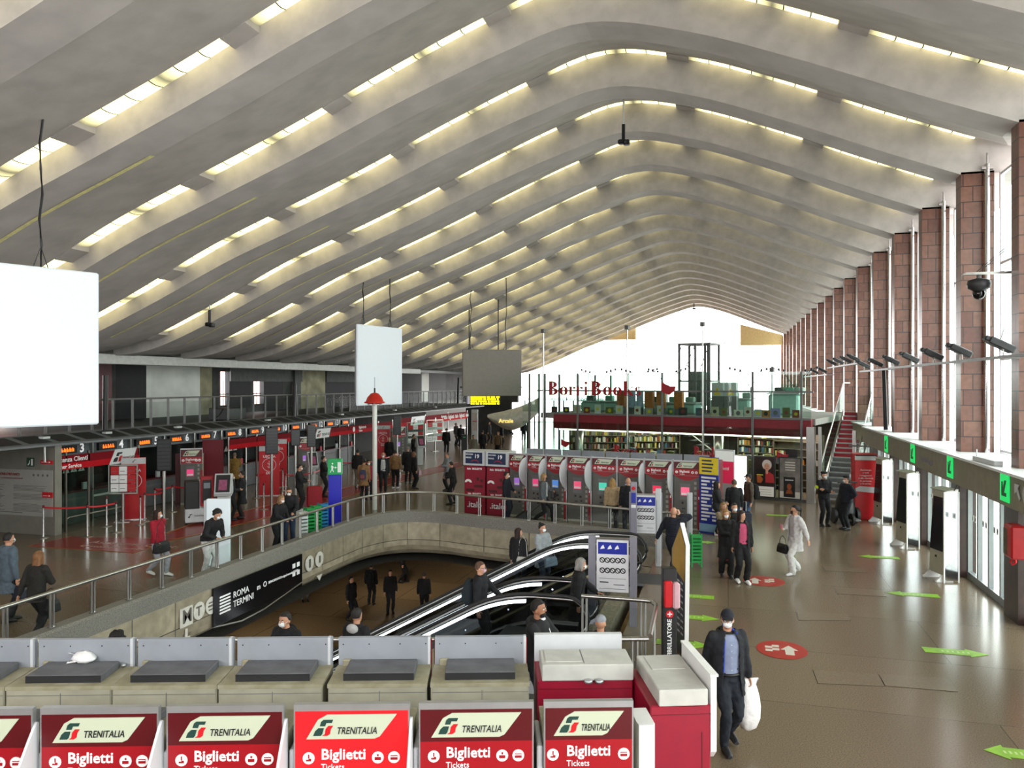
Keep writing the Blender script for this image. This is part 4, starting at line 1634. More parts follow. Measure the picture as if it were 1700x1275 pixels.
# interior of the ground floor
m = MB()
m.box(0, SLEN, 8.9, 9.0, 0, 3.05)
shop_struct('wall_shop', m, mat('shop back wall', '4b463e', .7, var=.2, scale=2))
rr = random.Random(11)
bcols = ['c9bda0', '8c3a2a', '3d5a70', 'd8d2c4', '6a6f3a', 'b9782c', '2f3036', 'a8a39a', 'c6b25a', '7a4a5a', 'e4dfd2', '4c6c5c']
bmats = [mat('book cover %s' % c, c, .5, var=.03) for c in bcols]
bmesh_ = []
for c in bmats:
    q = MB().box(0, .045, 0, .17, 0, .25)
    bmesh_.append(q.mesh('book', [c]))
nb = 0
shelf_m = mat('shelf board', '6b6050', .6, var=.1)
cases = [(sx(925), 1.2, 3.2, .55), (sx(975), 3.0, 3.2, .5), (sx(1175), 4.2, 2.0, .0), (sx(1250), 3.2, 2.2, -.25)]
for ci, (cx, cy, cw, rz) in enumerate(cases):
    t = shop('bookcase', 'open bookcase on the ground floor of the bookshop, %s' % ['leftmost, running back from the window', 'second from the left', 'behind the end of the machine row', 'above the posters at the right'][ci],
             'bookcase', 'bookcases of the shop', cx, cy, 0, rz)
    ob('side_panel', MB().box(0, .04, 0, .3, 0, 2.5), shelf_m, t)
    ob('side_panel', MB().box(cw - .04, cw, 0, .3, 0, 2.5), shelf_m, t)
    ob('back_panel', MB().box(0, cw, .28, .3, 0, 2.5), shelf_m, t)
    base = SA + sdir * cx + Vector((-sdir.y, sdir.x)) * cy
    ca, sa = math.cos(srot + rz), math.sin(srot + rz)
    for lv in range(7):
        z = .2 + lv * .33
        ob('shelf', MB().box(.04, cw - .04, 0, .28, z - .03, z), shelf_m, t)
        if z < 1.1:
            continue
        x = .08
        while x < cw - .2 and nb < 288:
            k = rr.randrange(len(bmesh_))
            o = bpy.data.objects.new('book', bmesh_[k])
            COL.objects.link(o)
            o.location = (base.x + ca * x - sa * .03, base.y + sa * x + ca * .03, z + .003)
            o.rotation_euler = (0, 0, srot + rz)
            wsc = rr.uniform(.9, 2.6)
            o.scale = (wsc, 1, rr.uniform(.75, 1.05))
            tag(o, 'book on a shelf behind the ground floor window of the bookshop', 'book', 'books on the bookshop shelves')
            nb += 1
            x += .045 * wsc + rr.choice([.01, .01, .02, .12])
# display tables and crates right behind the window
for i, (u, c) in enumerate([(990, 'd8702c'), (1010, 'c8b070'), (1040, 'b03028'), (1075, 'd8d0c0'), (1105, 'c8a050'), (1150, 'a83028'), (1200, 'd86a2a'), (1240, 'b8b0a0'), (1268, '8c5a3a')]):
    t = shop('display_stack', 'stack of bright goods behind the shop window, %s from the left' % ORD[i], 'display stack', None, sx(u), .5, 0)
    q = MB()
    for k in range(4):
        q.bev(-.22 + .02 * (k % 2), .22, 0, .4, k * .38, k * .38 + .36, .02, k % 2)
    ob('boxes', q, [mat('display %s' % c, c, .5, var=.2, scale=9), mat('display kraft', 'b49a70', .6, var=.2, scale=7)], t)
    ob('top_item', MB().bev(-.14, .12, .05, .3, 1.53, 1.53 + .12 + .06 * (i % 3), .02), bmats[i % 12], t)
# inner staircase of the shop
t = shop('staircase', 'open dark staircase with pale rails inside the bookshop', 'staircase', None, sx(1080), 1.7, 0)
q = MB()
for k in range(14):
    q.box(k * .28, k * .28 + .3, 0, 1.3, 2.9 - k * .2, 2.94 - k * .2)
ob('flight', q, dark_m, t)
for yy in (0, .4, .9, 1.3):
    ob('handrail', MB().tube([(0, yy, 3.3 - yy * .3), (4.0, yy, .45 - yy * .3)], .02, 6), steel_m, t)
for u in (942, 1178):
    t = shop('round_column', 'round steel column inside the bookshop, %s' % ('left' if u < 1000 else 'right'), 'column', None, sx(u), 1.2, 0)
    ob('shaft', MB().lathe([(.22, 0), (.22, 3.0)], 0, 0, 18), steel_m, t)
# upper floor: counters, racks, tower, cables
teal_m = mat('teal counter', '9cc4ba', .35, var=.05)
for i, (u, y, w_, h_) in enumerate([(960, 3.2, 3.2, .5), (1085, 2.0, 2.4, .5), (1172, 3.2, 1.8, .7), (1265, 3.4, 1.3, .95)]):
    t = shop('cafe_counter', 'teal glass counter on the upper terrace of the shop, %s from the left' % ORD[i], 'counter', 'teal counters of the terrace', sx(u), y, 3.3)
    q = MB()
    q.bev(-w_ / 2, w_ / 2, 0, .9, 0, h_, .08, 0)
    q.box(-w_ / 2 - .05, w_ / 2 + .05, -.05, .95, h_, h_ + .05, 1)
    ob('counter_body', q, [teal_m, lightgrey_m], t)
    ob('glass_top', MB().box(-w_ / 2, w_ / 2, .1, .12, h_ + .05, h_ + .45), glassg_m, t)
    for k in range(3):
        ob('goods', MB().bev(-w_ / 2 + .2 + k * w_ / 3, -w_ / 2 + .6 + k * w_ / 3, .3, .6, h_ + .05, h_ + .3, .03), [midgrey_m, teal_m, lightgrey_m][k], t)
rack_m = mat('orange striped spines', 'd8823a', .5, var=.0, color2='8c4a20', scale=22, stretch=(.3, .3, 4))
for i, (u, c) in enumerate([(1016, 0), (1034, 1), (1047, 1), (1063, 0), (1083, 0), (1113, 0)]):
    t = shop('magazine_rack', '%s rack of striped magazines behind the upper glass, %s from the left' % ('blue' if c else 'orange', ORD[i]), 'magazine rack', 'magazine racks on the terrace', sx(u), .9, 3.3)
    w_ = .13 if c else .2
    ob('magazines', MB().bev(-w_, w_, 0, .25, .3, 1.1, .02), mat('blue striped spines', '5878b0', .5, var=0, color2='c8d0dc', scale=22, stretch=(.3, .3, 4)) if c else rack_m, t)
    ob('foot', MB().box(-w_, w_, 0, .25, 0, .3), midgrey_m, t)
rr = random.Random(4)
ub = [918, 938, 956, 972, 990, 1010, 1026, 1056, 1076, 1094, 1112, 1132, 1160, 1185, 1200, 1224, 1240, 1257, 1270, 1286, 1304, 1320]
for i, u in enumerate(ub):
    t = shop('display_book', 'cover standing against the upper glass edge, %s from the left' % (ORD[i] if i < 20 else ['twenty-first', 'twenty-second'][i - 20]), 'book', 'books standing along the upper glass', sx(u), .12 + .0, 3.34)
    w_ = rr.uniform(.14, .2)
    h_ = rr.uniform(.26, .42)
    c = rr.choice(bmats + [lightgrey_m, white_m, white_m])
    if u in (1257,):
        c = lightgrey_m
    if u == 1286:
        c = mat('lilac cover', '8f8cc8', .5, var=0)
    ob('cover', MB().box(-w_, w_, 0, .03, 0, h_, 0), [c], t)
    ob('print', MB().prism([(w_ * .5 * math.cos(a * PI / 5 + i), h_ * .5 + w_ * .5 * math.sin(a * PI / 5 + i)) for a in range(10)], -.004, 0, 'y'), rr.choice([black_m, midgrey_m, yellow_m, bmats[1]]), t)
for i, u in enumerate((1163, 1186)):
    t = shop('warning_box', '%s pale box with a yellow warning triangle on the terrace' % ('left' if i == 0 else 'right'), 'box', None, sx(u), 2.2, 4.15)
    ob('box_body', MB().bev(-.26, .26, 0, .3, 0, .62, .01), lightgrey_m, t)
    ob('box_foot', MB().box(-.26, .26, .02, .28, -.0, -.85), midgrey_m, t)
    ob('triangle', MB().prism([(-.17, .06), (.17, .06), (0, .42)], -.006, 0, 'y').prism([(-.02, .2), (.02, .2), (0, .34)], -.009, -.006, 'y', 1), [yellow_m, black_m], t)
# lift tower of dark steel
t = shop('lift_tower', 'open steel lattice lift tower rising above the terrace', 'lift tower', None, sx(1100), 4.0, 3.3)
for (x, y) in ((-.75, 0), (.75, 0), (-.75, 1.4), (.75, 1.4), (.05, 0), (.62, .2), (.5, .1)):
    ob('post', MB().box(x - .05, x + .05, y - .05, y + .05, 0, 3.35), midgrey_m, t)
for z in (1.0, 1.5, 3.3):
    ob('ring_beam', MB().box(-.8, .8, -.05, .05, z, z + .08).box(-.8, .8, 1.35, 1.45, z, z + .08).box(-.8, -.7, 0, 1.4, z, z + .08).box(.7, .8, 0, 1.4, z, z + .08), midgrey_m, t)
for (a, b) in (((-.7, 1.5), (.0, 3.2)), ((0, 1.5), (-.7, 3.2)), ((.05, 1.5), (.7, 3.2))):
    ob('brace', MB().tube([(a[0], 0, a[1]), (b[0], 0, b[1])], .02, 5), midgrey_m, t)
ob('lift_car', MB().bev(-.35, .25, .3, 1.2, .3, 2.0, .05), mat('green grey car', '77827c', .5, var=.1), t)
# track spotlights on stands above the terrace
for i, (u, y) in enumerate([(915, 5), (985, 5.2), (1030, 5.6), (1190, 5), (1262, 6)]):
    t = shop('track_light', 'branching stand with small spotlights over the terrace, %s from the left' % ORD[i], 'spotlight stand', 'spotlight stands on the terrace', sx(u), y, 3.3)
    ob('stand', MB().tube([(0, 0, 0), (0, 0, 1.2)], .03, 6), midgrey_m, t)
    for s in (-1, 1):
        ob('arm', MB().tube([(0, 0, 1.2), (s * .5, 0, 1.9 + .2 * (i % 2)), (s * 1.0, 0, 2.1 + .1 * (i % 3))], .018, 5), dark_m, t)
        for q in (.5, .75, 1.0):
            ob('spot', MB().bev(s * q - .04, s * q + .04, -.05, .05, 1.98 + .25 * (q - .5), 2.1 + .25 * (q - .5), .01), dark_m, t)
# people-height furniture silhouettes: umbrellas and chairs are left to the figures built later
# outer staircase with red risers at the right of the shop
t = shop('staircase', 'steel staircase with red risers going up to the terrace right of the shop', 'staircase', None, SLEN + .25, .2, 0)
q = MB()
for k in range(18):
    z = (k + 1) * .183
    q.box(0, 1.15, k * .27, k * .27 + .30, z - .04, z, 0)
    q.box(.0, .8, k * .27 + .28, k * .27 + .30, z, z + .145, 1 if k > 7 else 2)
ob('flight', q, [mat('pale tread', '9a9ea0', .5, .3, var=.05), mat('red riser', '9c1226', .5, var=.05), midgrey_m], t)
for x in (-.05, 1.2):
    ob('stringer', MB().prism([(0, 0), (.3, 0), (5.1, 3.1), (5.1, 3.45), (4.8, 3.45), (0, .3)], x - .03, x + .03, 'x'), steel_m, t)
    ob('glass_side', MB().prism([(0, .4), (5.0, 3.7), (5.0, 4.7), (0, 1.35)], x - .01, x + .01, 'x'), glassg_m, t)
    ob('handrail', MB().tube([(x, -.1, 1.0), (x, 0, 1.4), (x, 5.0, 4.75), (x, 6.5, 4.75)], .03, 6), steel_m, t)
    ob('newel', MB().box(x - .06, x + .06, -.1, .02, 0, 3.0 if x < 0 else 2.9), steel_m, t)
t = shop('glass_screen', 'frosted rounded glass screen at the foot of the red staircase', 'glass screen', None, SLEN + 1.6, -.1, 0)
ob('pane', MB().prism([(0.04, 1.2), (0, 1.95), (.08, 2.0), (.9, 2.0), (.9, .3), (.5, .3)], 0, .02, 'y'), mat('frosted glass', 'a9a4aa', .4, var=.05), t)
ob('frame', MB().box(-.03, .03, -.02, .04, 0, 2.0).box(.88, .94, -.02, .04, 0, 3.0).box(-.3, 1.9, -.02, .04, 2.3, 2.36), midgrey_m, t)
# ------------------------------------------------------------------ ticket counters on the left
CX = -21.4
led_o = mat('orange led', 'ff6a1c', .5, var=0, emit=1.6)
board_m = mat('counter fascia grey', '6f7377', .5, var=.05)
nums = [3, 4, 5, 6, 7, 8, 9, 10, 11, 12, 13, 14]
for i, n in enumerate(nums):
    Y = 20.97 + i * 1.77
    t = thing('ticket_counter', 'glazed ticket counter with the hanging number %d' % n, 'ticket counter', (CX, Y, 0), 0, 'numbered ticket counters on the left')
    d = MB()
    d.bev(-.75, -.05, -.86, .83, 0, 1.02, .02, 0)
    d.box(-.8, .1, -.86, .83, 1.02, 1.07, 1)
    d.box(-.04, -.02, -.8, .8, .75, .82, 2)
    ob('desk', d, [mat('counter front', '5b6063', .45, var=.05), mat('dark red ledge', '5a141c', .4, var=.05), ltxt_m if i == 1 else midgrey_m], t)
    ob('glass_screen', MB().box(-.03, -.01, -.86, .83, 1.07, 2.25), glasslow_m, t)
    ob('mullion', MB().box(-.06, .06, .84, .9, 0, 2.75), steel_m, t)
    ob('fascia', MB().box(-.1, -.065, -.88, .88, 2.27, 2.76), board_m, t)
    b = ob('display', MB().box(-.06, .05, -.62, .2, 2.36, 2.62), black_m, t)
    seg = MB()
    rr = random.Random(n)
    for k in range(5):
        seg.box(.05, .055, -.45 + k * .11, -.37 + k * .11, 2.42, 2.42 + rr.uniform(.05, .13))
        seg.box(.05, .055, -.45 + k * .11, -.41 + k * .11, 2.44, 2.55)
    ob('led_text', seg, led_o, b)
    txt(t, str(n), (.07, .28, 2.5), .42, mat('counter number white', 'ffffff', .5, var=0, emit=.3), rot=(PI / 2, 0, PI / 2), name='number', bold=.008)
    # clerk's monitor and a card holder
    ob('monitor', MB().bev(-.6, -.52, -.25, .2, 1.12, 1.42, .01), dark_m, t)
    ob('leaflet_holder', MB().box(-.02, .06, .45, .62, 1.08, 1.32), [lightgrey_m, red_m][i % 2], t)
    if i in (0, 5):
        for k in range(4 if i == 0 else 3):
            ob('warning_triangle', MB().add([(.03, -.7 + k * .32, 1.72), (.03, -.42 + k * .32, 1.72), (.03, -.56 + k * .32, 1.98)], [(0, 1, 2)]).add([(.032, -.58 + k * .32, 1.76), (.032, -.54 + k * .32, 1.76), (.032, -.56 + k * .32, 1.88)], [(0, 1, 2)], 1), [ltxt_m, black_m], t)
# big figure 4 painted low on its counter
m = MB().box(-27.2, -23.2, 19.4, 62, 0.0, .02)
bk_ = MB().box(-24.6, -24.4, 19.4, 60, 0, 2.78)
struct('wall_counters', bk_, mat('dark back office wall', '262422', .7, var=.2, scale=2))
for k, y in enumerate((24, 31, 38, 46, 54)):
    o = ob('office_lamp', MB().box(-.1, .1, -.6, .6, 0, .05), mat('office lamp glow', 'ffffff', .5, var=0, emit=4), None, None, (-22.9, y, 2.7))
    tag(o, 'slim ceiling lamp over the ticket clerks, %s along the counters' % ORD[k], 'ceiling light', 'lamps of the ticket office')
# wall panel poster
t = thing('exhibition_poster', 'pale wall text poster headed VISIONI DISTANTI on the grey panel wall', 'poster', (-21.8, 19.03, 0))
ob('sheet', MB().box(-1.55, 1.68, -.02, 0, .58, 2.02), mat('poster grey paper', '9d9c96', .6, var=.02), t)
txt(t, 'VISIONI D\'ISTANTI', (-.55, -.03, 1.86), .115, mat('brick lettering', '8a3430', .5, var=0), bold=.003)
txt(t, 'LA FOTOGRAFIA NEI LUOGHI DEL VIAGGIO', (-.35, -.03, 1.74), .045, mat('brick lettering', '8a3430', .5, var=0))
rr = random.Random(2)
ln = MB()
for k in range(22):
    z = 1.52 - k * .038
    if k in (5, 6, 12, 13, 14):
        continue
    ln.box(.15, .15 + rr.uniform(.9, 1.35), -.024, -.02, z - .008, z + .004)
    ln.box(-.55, -.55 + rr.uniform(.15, .35), -.024, -.02, z - .008, z + .004)
ln.box(-.55, .5, -.024, -.02, .66, .68)
for k in range(4):
    ln.prism([(.95 + k * .18 + .04 * math.cos(a), 1.86 + .04 * math.sin(a)) for a in (0, 1, 2, 3, 4, 5)], -.024, -.02, 'y')
ob('printed_lines', ln, mat('print grey', '5d5c58', .5, var=0), t)
t = thing('exit_sign', 'small dark green running man sign on the panel wall', 'sign', (-20.98, 19.02, 2.12))
ob('plate', MB().box(-.14, .14, -.02, 0, 0, .28), mat('dark green sign', '0f3f2a', .5, var=0), t)
ob('pictogram', MB().box(.04, .11, -.024, -.02, .04, .24).prism([(-.1, .05), (-.04, .12), (-.02, .2), (.0, .2), (-.01, .1), (-.06, .04)], -.024, -.02, 'y'), ltxt_m, t)
for (z, w_, lb) in ((2.22, .26, 'red arrow sign sticking out of the panel wall, upper one'), (1.18, .2, 'red arrow sign on the panel wall, lower one')):
    t = thing('arrow_sign', lb, 'sign', (-20.28, 19.0, z))
    ob('plate', MB().box(-w_, .2, -.03, .0, 0, .12 if z > 2 else .17), red_m, t)
    ob('arrow', MB().box(-w_ + .04, .02, -.034, -.03, .05, .065).prism([(.06, .03), (.13, .06), (.06, .09)], -.034, -.03, 'y'), ltxt_m, t)

# ------------------------------------------------------------------ red sign gantries
GP = -20.25
def gantry(name, label, X, y0, y1, z0, z1, words, logo=None, zb=0.0, legs=True, sub=None, slash=True, logo_at=None, group='red sign gantries'):
    """red header board on steel legs running along the hall; X its plane, faces +x"""
    t = thing(name, label, 'sign gantry', (X, y0, 0), 0, group)
    L = y1 - y0
    zm = z0 + (z1 - z0) * .45
    b = MB()
    b.box(-.05, 0, 0, L, z0, z1, 0)
    b.box(0, .004, 0, L, z0, zm, 1)
    ob('board', b, [mat('board dark red', '7a0f1a', .8, var=.03, spec=.15), mat('board red', 'b81420', .8, var=.03, spec=.15)], t)
    if legs:
        for y in ((0, L) if legs is True else legs):
            ob('leg', MB().box(-.05, .0, y - .03, y + .03, 0, z1 + .1), steel_m, t)
    if words:
        for (w_, y, z, s) in words:
            txt(t, w_, (.012, y, z), s, ltxt_m, rot=(PI / 2, 0, PI / 2), bold=.003)
    if logo_at is not None:
        ya, yb = logo_at
        k = z1 - z0
        pl = MB().prism([(ya + .02, z0 - .02), (yb - .22, z0 - .02), (yb, z1 + .03), (ya + .28, z1 + .03)], .004, .02, 'x')
        p = ob('logo_plate', pl, mat('grey white plate', 'd4d6d8', .4, var=.0), t)
        wl = yb - ya
        a = MB()
        for poly in (FS_G1, FS_G2):
            a.prism([(ya + wl * .14 + p_[0] * k * .95, z0 + .06 + p_[1] * k * .7) for p_ in poly], .02, .026, 'x', 0)
        a.prism([(ya + wl * .14 + p_[0] * k * .95, z0 + .06 + p_[1] * k * .7) for p_ in FS_R], .02, .026, 'x', 1)
        ob('emblem', a, [btxt_m, red_m], p)
        txt(p, 'TRENITALIA', (.024, ya + wl * .42, z0 + k * .35), wl * .105, btxt_m, rot=(PI / 2, 0, PI / 2), shear=.25)
    return t


g1 = gantry('sign_gantry', 'nearest red header board reading tenza Clienti with the pale logo plate', GP, 19.36, 22.8, 1.97, 2.42,
            [('tenza Clienti', .06, 2.29, .21), ('ner Service', .06, 2.07, .18)], logo_at=(2.02, 3.3), legs=(0.0, .3, 1.2, 3.42))
ob('back_pane', MB().box(-.3, -.28, .3, 3.2, .1, 2.1), glassg_m, g1)
ob('cable_hook', MB().tube([(0, -.25, 0), (0, -.25, 2.75), (0, -.32, 2.86), (0, -.42, 2.86), (0, -.5, 2.78), (0, -.5, 2.3)], .035, 8), white_m, g1)
ob('low_rail', MB().tube([(-.1, .35, 0), (-.1, .35, .36), (-.1, .5, .42), (-.1, 3.1, .42), (-.1, 3.1, 0)], .025, 6), steel_m, g1)
def yx(u, v, X):
    return on_x(u, v, X)[0]
ya, yb = yx(380, 730, GP), yx(492, 715, GP)
gantry('sign_gantry', 'second red header board, plain, in front of counters 8 to 11', GP, ya, yb, 1.93, 2.36, None, legs=(0, 2.0, yb - ya))
ya, yb = yx(523, 715, GP), yx(652, 697, GP)
g3 = gantry('sign_gantry', 'third red header board with logo plate at its left end and the word Biglietteria', GP, ya, yb, 1.93, 2.36,
            [('Biglietteria', 4.8, 2.22, .21), ('Tickets', 4.8, 2.03, .15)], logo_at=(-.1, 1.6), legs=(0, 3.6, 7.4, yb - ya))
ya, yb = yx(662, 690, GP), yx(776, 683, GP)
g4 = gantry('sign_gantry', 'farthest red header board with repeated italo lettering at its right end', GP, ya, yb, 1.95, 2.48,
            [('italo  biglietti  italo  biglietti  italo', (yb - ya) * .6, 2.22, .42), ('Biglietteria', 7.5, 2.3, .24)], logo_at=(1.8, 4.4), legs=(0, 4.5, 9, yb - ya))
for t_, yy in ((g3, 4.3), (g4, 6.5)):
    ob('info_disc', MB().prism([(yy - .1 + .12 * math.cos(a * PI / 8), 2.15 + .15 * math.sin(a * PI / 8)) for a in range(16)], .005, .012, 'x'), ltxt_m, t_)

# red exit banners
def banner(label, u, v, w, h, rz, words=('USCITA', 'EXIT'), up=False):
    X, Y_ = ground(u, v)
    X += .25 if u < 220 else 0
    t = thing('exit_banner', label, 'banner', (X, Y_, 0), rz, 'red exit banners')
    b = MB()
    b.box(-w / 2, w / 2, -.02, .02, .02, h, 0)
    b.box(-w / 2, w / 2, -.024, -.02, h - .22, h - .01, 1)
    b.box(-w / 2 - .02, w / 2 + .02, -.05, .05, 0, .03, 2)
    ob('panel', b, [red_m, lightgrey_m, steel_m], t)
    txt(t, words[0], (0, -.03, h - .45), w * .18, ltxt_m, align='CENTER', bold=.002)
    txt(t, words[1], (0, -.03, h - 1.15), w * .15, ltxt_m, align='CENTER', bold=.002)
    c = MB()
    r, zc = w * .33, h - .8
    pts = [(r * math.cos(a * PI / 12), -.026, zc + r * math.sin(a * PI / 12)) for a in range(25)]
    c.tube(pts, .009, 5)
    for dz in (.08, -.06):
        s = -1 if not up else 1
        c.tube([(-.07, -.026, zc + dz), (0, -.026, zc + dz + s * .07), (.07, -.026, zc + dz)], .009, 5)
    c.tube([(0, -.026, zc - .1), (0, -.026, zc + .17)], .007, 5)
    ob('arrow_ring', c, ltxt_m, t)
    ob('logo', MB().prism([(p[0] * .14 - .05, h - .17 + p[1] * .1) for p in FS_G1], -.03, -.024, 'y').prism([(p[0] * .14 - .05, h - .17 + p[1] * .1) for p in FS_G2], -.03, -.024, 'y'), midgrey_m, t)
    return t


banner('red USCITA EXIT banner beside the notice frame at the nearest gantry', 212, 862, .78, 2.15, YAW + .25)
banner('red exit banner in the middle, the front one of a pair', 447, 823, .82, 2.1, YAW + .2)
banner('red banner standing close behind the middle exit banner', 461, 809, .8, 2.2, YAW + .2, up=True)
banner('red banner beyond the lamp pole among the queue', 636, 772, .8, 2.3, YAW + .1)

# notice frame with sheets
def frame_stand(label, u, v, rz, w=.95, h0=.95, h1=1.95, cat='notice frame'):
    X, Y_ = ground(u, v)
    X += .95 if u < 200 else 0
    Y_ -= .25 if u < 200 else 0
    t = thing('notice_stand', label, cat, (X, Y_, 0), rz)
    ob('stand', MB().tube([(0, 0, 0), (0, 0, h0)], .05, 8).box(-.25, .25, -.15, .15, 0, .02), steel_m, t)
    f = MB()
    f.box(-w / 2, w / 2, -.02, .02, h0, h0 + .04).box(-w / 2, w / 2, -.02, .02, h1 - .04, h1).box(-w / 2, -w / 2 + .04, -.02, .02, h0, h1).box(w / 2 - .04, w / 2, -.02, .02, h0, h1)
    ob('frame', f, steel_m, t)
    ob('clear_panel', MB().box(-w / 2 + .04, w / 2 - .04, -.006, .006, h0 + .04, h1 - .04), glassg_m, t)
    k = 0
    for r_ in range(3):
        for c_ in range(3):
            x0 = -w / 2 + .08 + c_ * (w - .14) / 3
            z0 = h0 + .08 + r_ * (h1 - h0 - .12) / 3
            o_ = ob('sheet', MB().box(x0, x0 + w * .27, -.014, -.008, z0, z0 + .27, 0).box(x0 + .03, x0 + w * .2, -.016, -.014, z0 + .1, z0 + .12, 1), [[ltxt_m, red_m][1 if (c_ == 2 or (c_ == 0 and r_ == 2)) else 0], midgrey_m], t)
    return t


frame_stand('steel notice frame filled with white and red sheets at the nearest gantry', 176, 862, YAW + .15)
frame_stand('tall frame of white sheets under the farthest red header board', 722, 749, YAW + .6, 1.3, .7, 2.2)
frame_stand('grey frame of leaflets left of the kiosk under the far header board', 690, 757, YAW + .5, 1.2, .8, 2.2)

# queue posts and belts
def queue_post(u, v, label=None, h=.98, side=None):
    X, Y_ = ground(u, v)
    t = thing('queue_post', label or 'chrome queue barrier post with a red belt head', 'queue post', (X, Y_, 0), 0, 'chrome queue posts with red belts')
    ob('base', MB().lathe([(.17, 0), (.17, .015), (.04, .035)], 0, 0, 16), steel_m, t)
    ob('post', MB().tube([(0, 0, .02), (0, 0, h - .06)], .032, 10), chrome_m, t)
    ob('belt_head', MB().lathe([(.038, h - .07), (.038, h + .01), (.01, h + .02)], 0, 0, 10), darkred_m, t)
    return (X, Y_)


QP = {}
qdefs = [('a', 72, 893), ('b', 145, 892), ('c', 193, 884), ('d', 233, 871), ('e', 177, 874), ('f', 240, 866), ('g', 257, 856), ('h', 286, 850), ('i', 271, 862),
         ('j', 345, 853), ('k', 426, 827), ('l', 438, 846), ('m', 469, 815), ('n', 398, 860), ('o', 474, 826), ('p', 519, 822), ('q', 590, 806), ('r', 560, 800), ('s', 612, 800), ('w', 664, 782)]
names = ['leftmost, beside the panel wall', 'second from the left at the red floor mat', 'third from the left at the red floor mat', 'in front of the red USCITA banner', 'behind the red belt at the notice frame', 'right of the USCITA banner, rear one',
         'left of the black kiosk trolley', 'directly behind the woman in the red jacket', 'between banner and kiosk trolley', 'in front of the white light panel', 'left of the middle exit banner', 'standing on the red floor stripe', 'right of the paired banners',
         'near the woman in the dark coat', 'behind the man with the red suitcase', 'left of the green and blue pillar', 'behind the tan backpack queue', 'far one beside the lamp pole', 'behind the lamp pole', 'among the far queue']
for (k, u, v), nm in zip(qdefs, names):
    QP[k] = queue_post(u, v, 'chrome queue post with red belt head, ' + nm)
def belt(a, b, lb, z=.93):
    A, B = QP[a], QP[b]
    o = MB()
    n = 6
    for i in range(n):
        p, q = i / n, (i + 1) / n
        s0, s1 = -.03 * math.sin(PI * p), -.03 * math.sin(PI * q)
        P = lambda k: (A[0] + (B[0] - A[0]) * (.03 + .94 * k) - A[0], A[1] + (B[1] - A[1]) * (.03 + .94 * k) - A[1])
        c0, c1 = P(p), P(q)
        o.add([(c0[0], c0[1], -.025 + s0), (c1[0], c1[1], -.025 + s1), (c1[0], c1[1], .025 + s1), (c0[0], c0[1], .025 + s0)], [(0, 1, 2, 3)])
    x = ob('barrier_belt', o, red_m, None, None, (A[0], A[1], z))
    tag(x, lb, 'belt', 'red barrier belts')


for a, b, lb in (('a', 'b', 'red belt over the left end of the red floor mat'), ('b', 'c', 'red belt running to the post at the notice frame'), ('i', 'g', 'red belt left of the kiosk trolley'), ('g', 'h', 'red belt behind the woman in red'),
                 ('f', 'i', 'red belt right of the USCITA banner'), ('h', 'j', 'red belt behind the kiosk trolley'), ('k', 'm', 'red belt passing behind the paired banners'), ('m', 'o', 'short red belt right of the banners'),
                 ('o', 'p', 'red belt behind the man with the suitcase'), ('p', 'r', 'red belt behind the green pillar'), ('r', 's', 'red belt beside the lamp pole'), ('q', 'w', 'red belt in the far queue')):
    belt(a, b, lb)

# ------------------------------------------------------------------ kiosks on the left
X, Y_ = ground(325, 869)
t = thing('kiosk_trolley', 'black and white kiosk on castors with a tilted red and black screen head', 'kiosk', (X, Y_, 0), YAW + .45)
b = MB()
b.bev(-.35, .30, -.3, .3, .08, .55, .02, 0)
b.bev(-.35, .10, -.3, .3, .52, 1.45, .02, 1)
b.bev(.10, .16, -.28, .28, .52, 1.45, .01, 0)
ob('body', b, [lightgrey_m, black_m], t)
ob('screen_head', MB().bev(.12, .52, -.42, -.30, .62, 1.62, .03, 0).bev(.18, .46, -.44, -.42, .72, 1.5, .01, 1).box(.22, .42, -.448, -.44, 1.22, 1.4, 2), [hdr_red, black_m, mat('dim screen', '6c7076', .3, var=0, emit=.2)], t)
for sx2 in (-.28, .24):
    for sy in (-.24, .24):
        ob('castor', MB().sphere((sx2, sy, .045), .045, 8, 6), dark_m, t)
txt(t, 'TRENITALIA', (-.08, -.305, .3), .07, btxt_m)
ob('logo', MB().prism([(p[0] * .14 - .26, .25 + p[1] * .12) for p in FS_G1], -.306, -.3, 'y').prism([(p[0] * .14 - .26, .25 + p[1] * .12) for p in FS_G2], -.306, -.3, 'y'), btxt_m, t)

X, Y_ = ground(318, 838)
t = thing('ticket_machine', 'red-headed ticket machine behind the black kiosk trolley on the left', 'ticket machine', (X, Y_, 0), YAW + .3)
machine_body(t, .8)
header_sign(t, .8, 1.6, 2.2, -.05, False, 3, 2)
screen_front(t, .8, scrs[1])
X, Y_ = ground(338, 826)
t = thing('text_banner', 'tall crimson banner covered in small text behind the left kiosk', 'banner', (X + .0, Y_ + .6, 0), YAW + .25)
ob('panel', MB().box(-.42, .42, 0, .04, .05, 2.35), mat('text banner crimson', '8c1228', .5, var=0, color2='6c0c1c', scale=30, stretch=(1, 1, 5)), t)
ob('feet', MB().box(-.45, .45, -.15, .2, 0, .05), steel_m, t)
X, Y_ = ground(300, 835)
t = thing('side_banner', 'dark red panel edge left of the text banner', 'panel', (X - .05, Y_, 0), YAW + .3)
ob('panel', MB().box(-.16, .16, 0, .06, 0, 1.95), darkred_m, t)

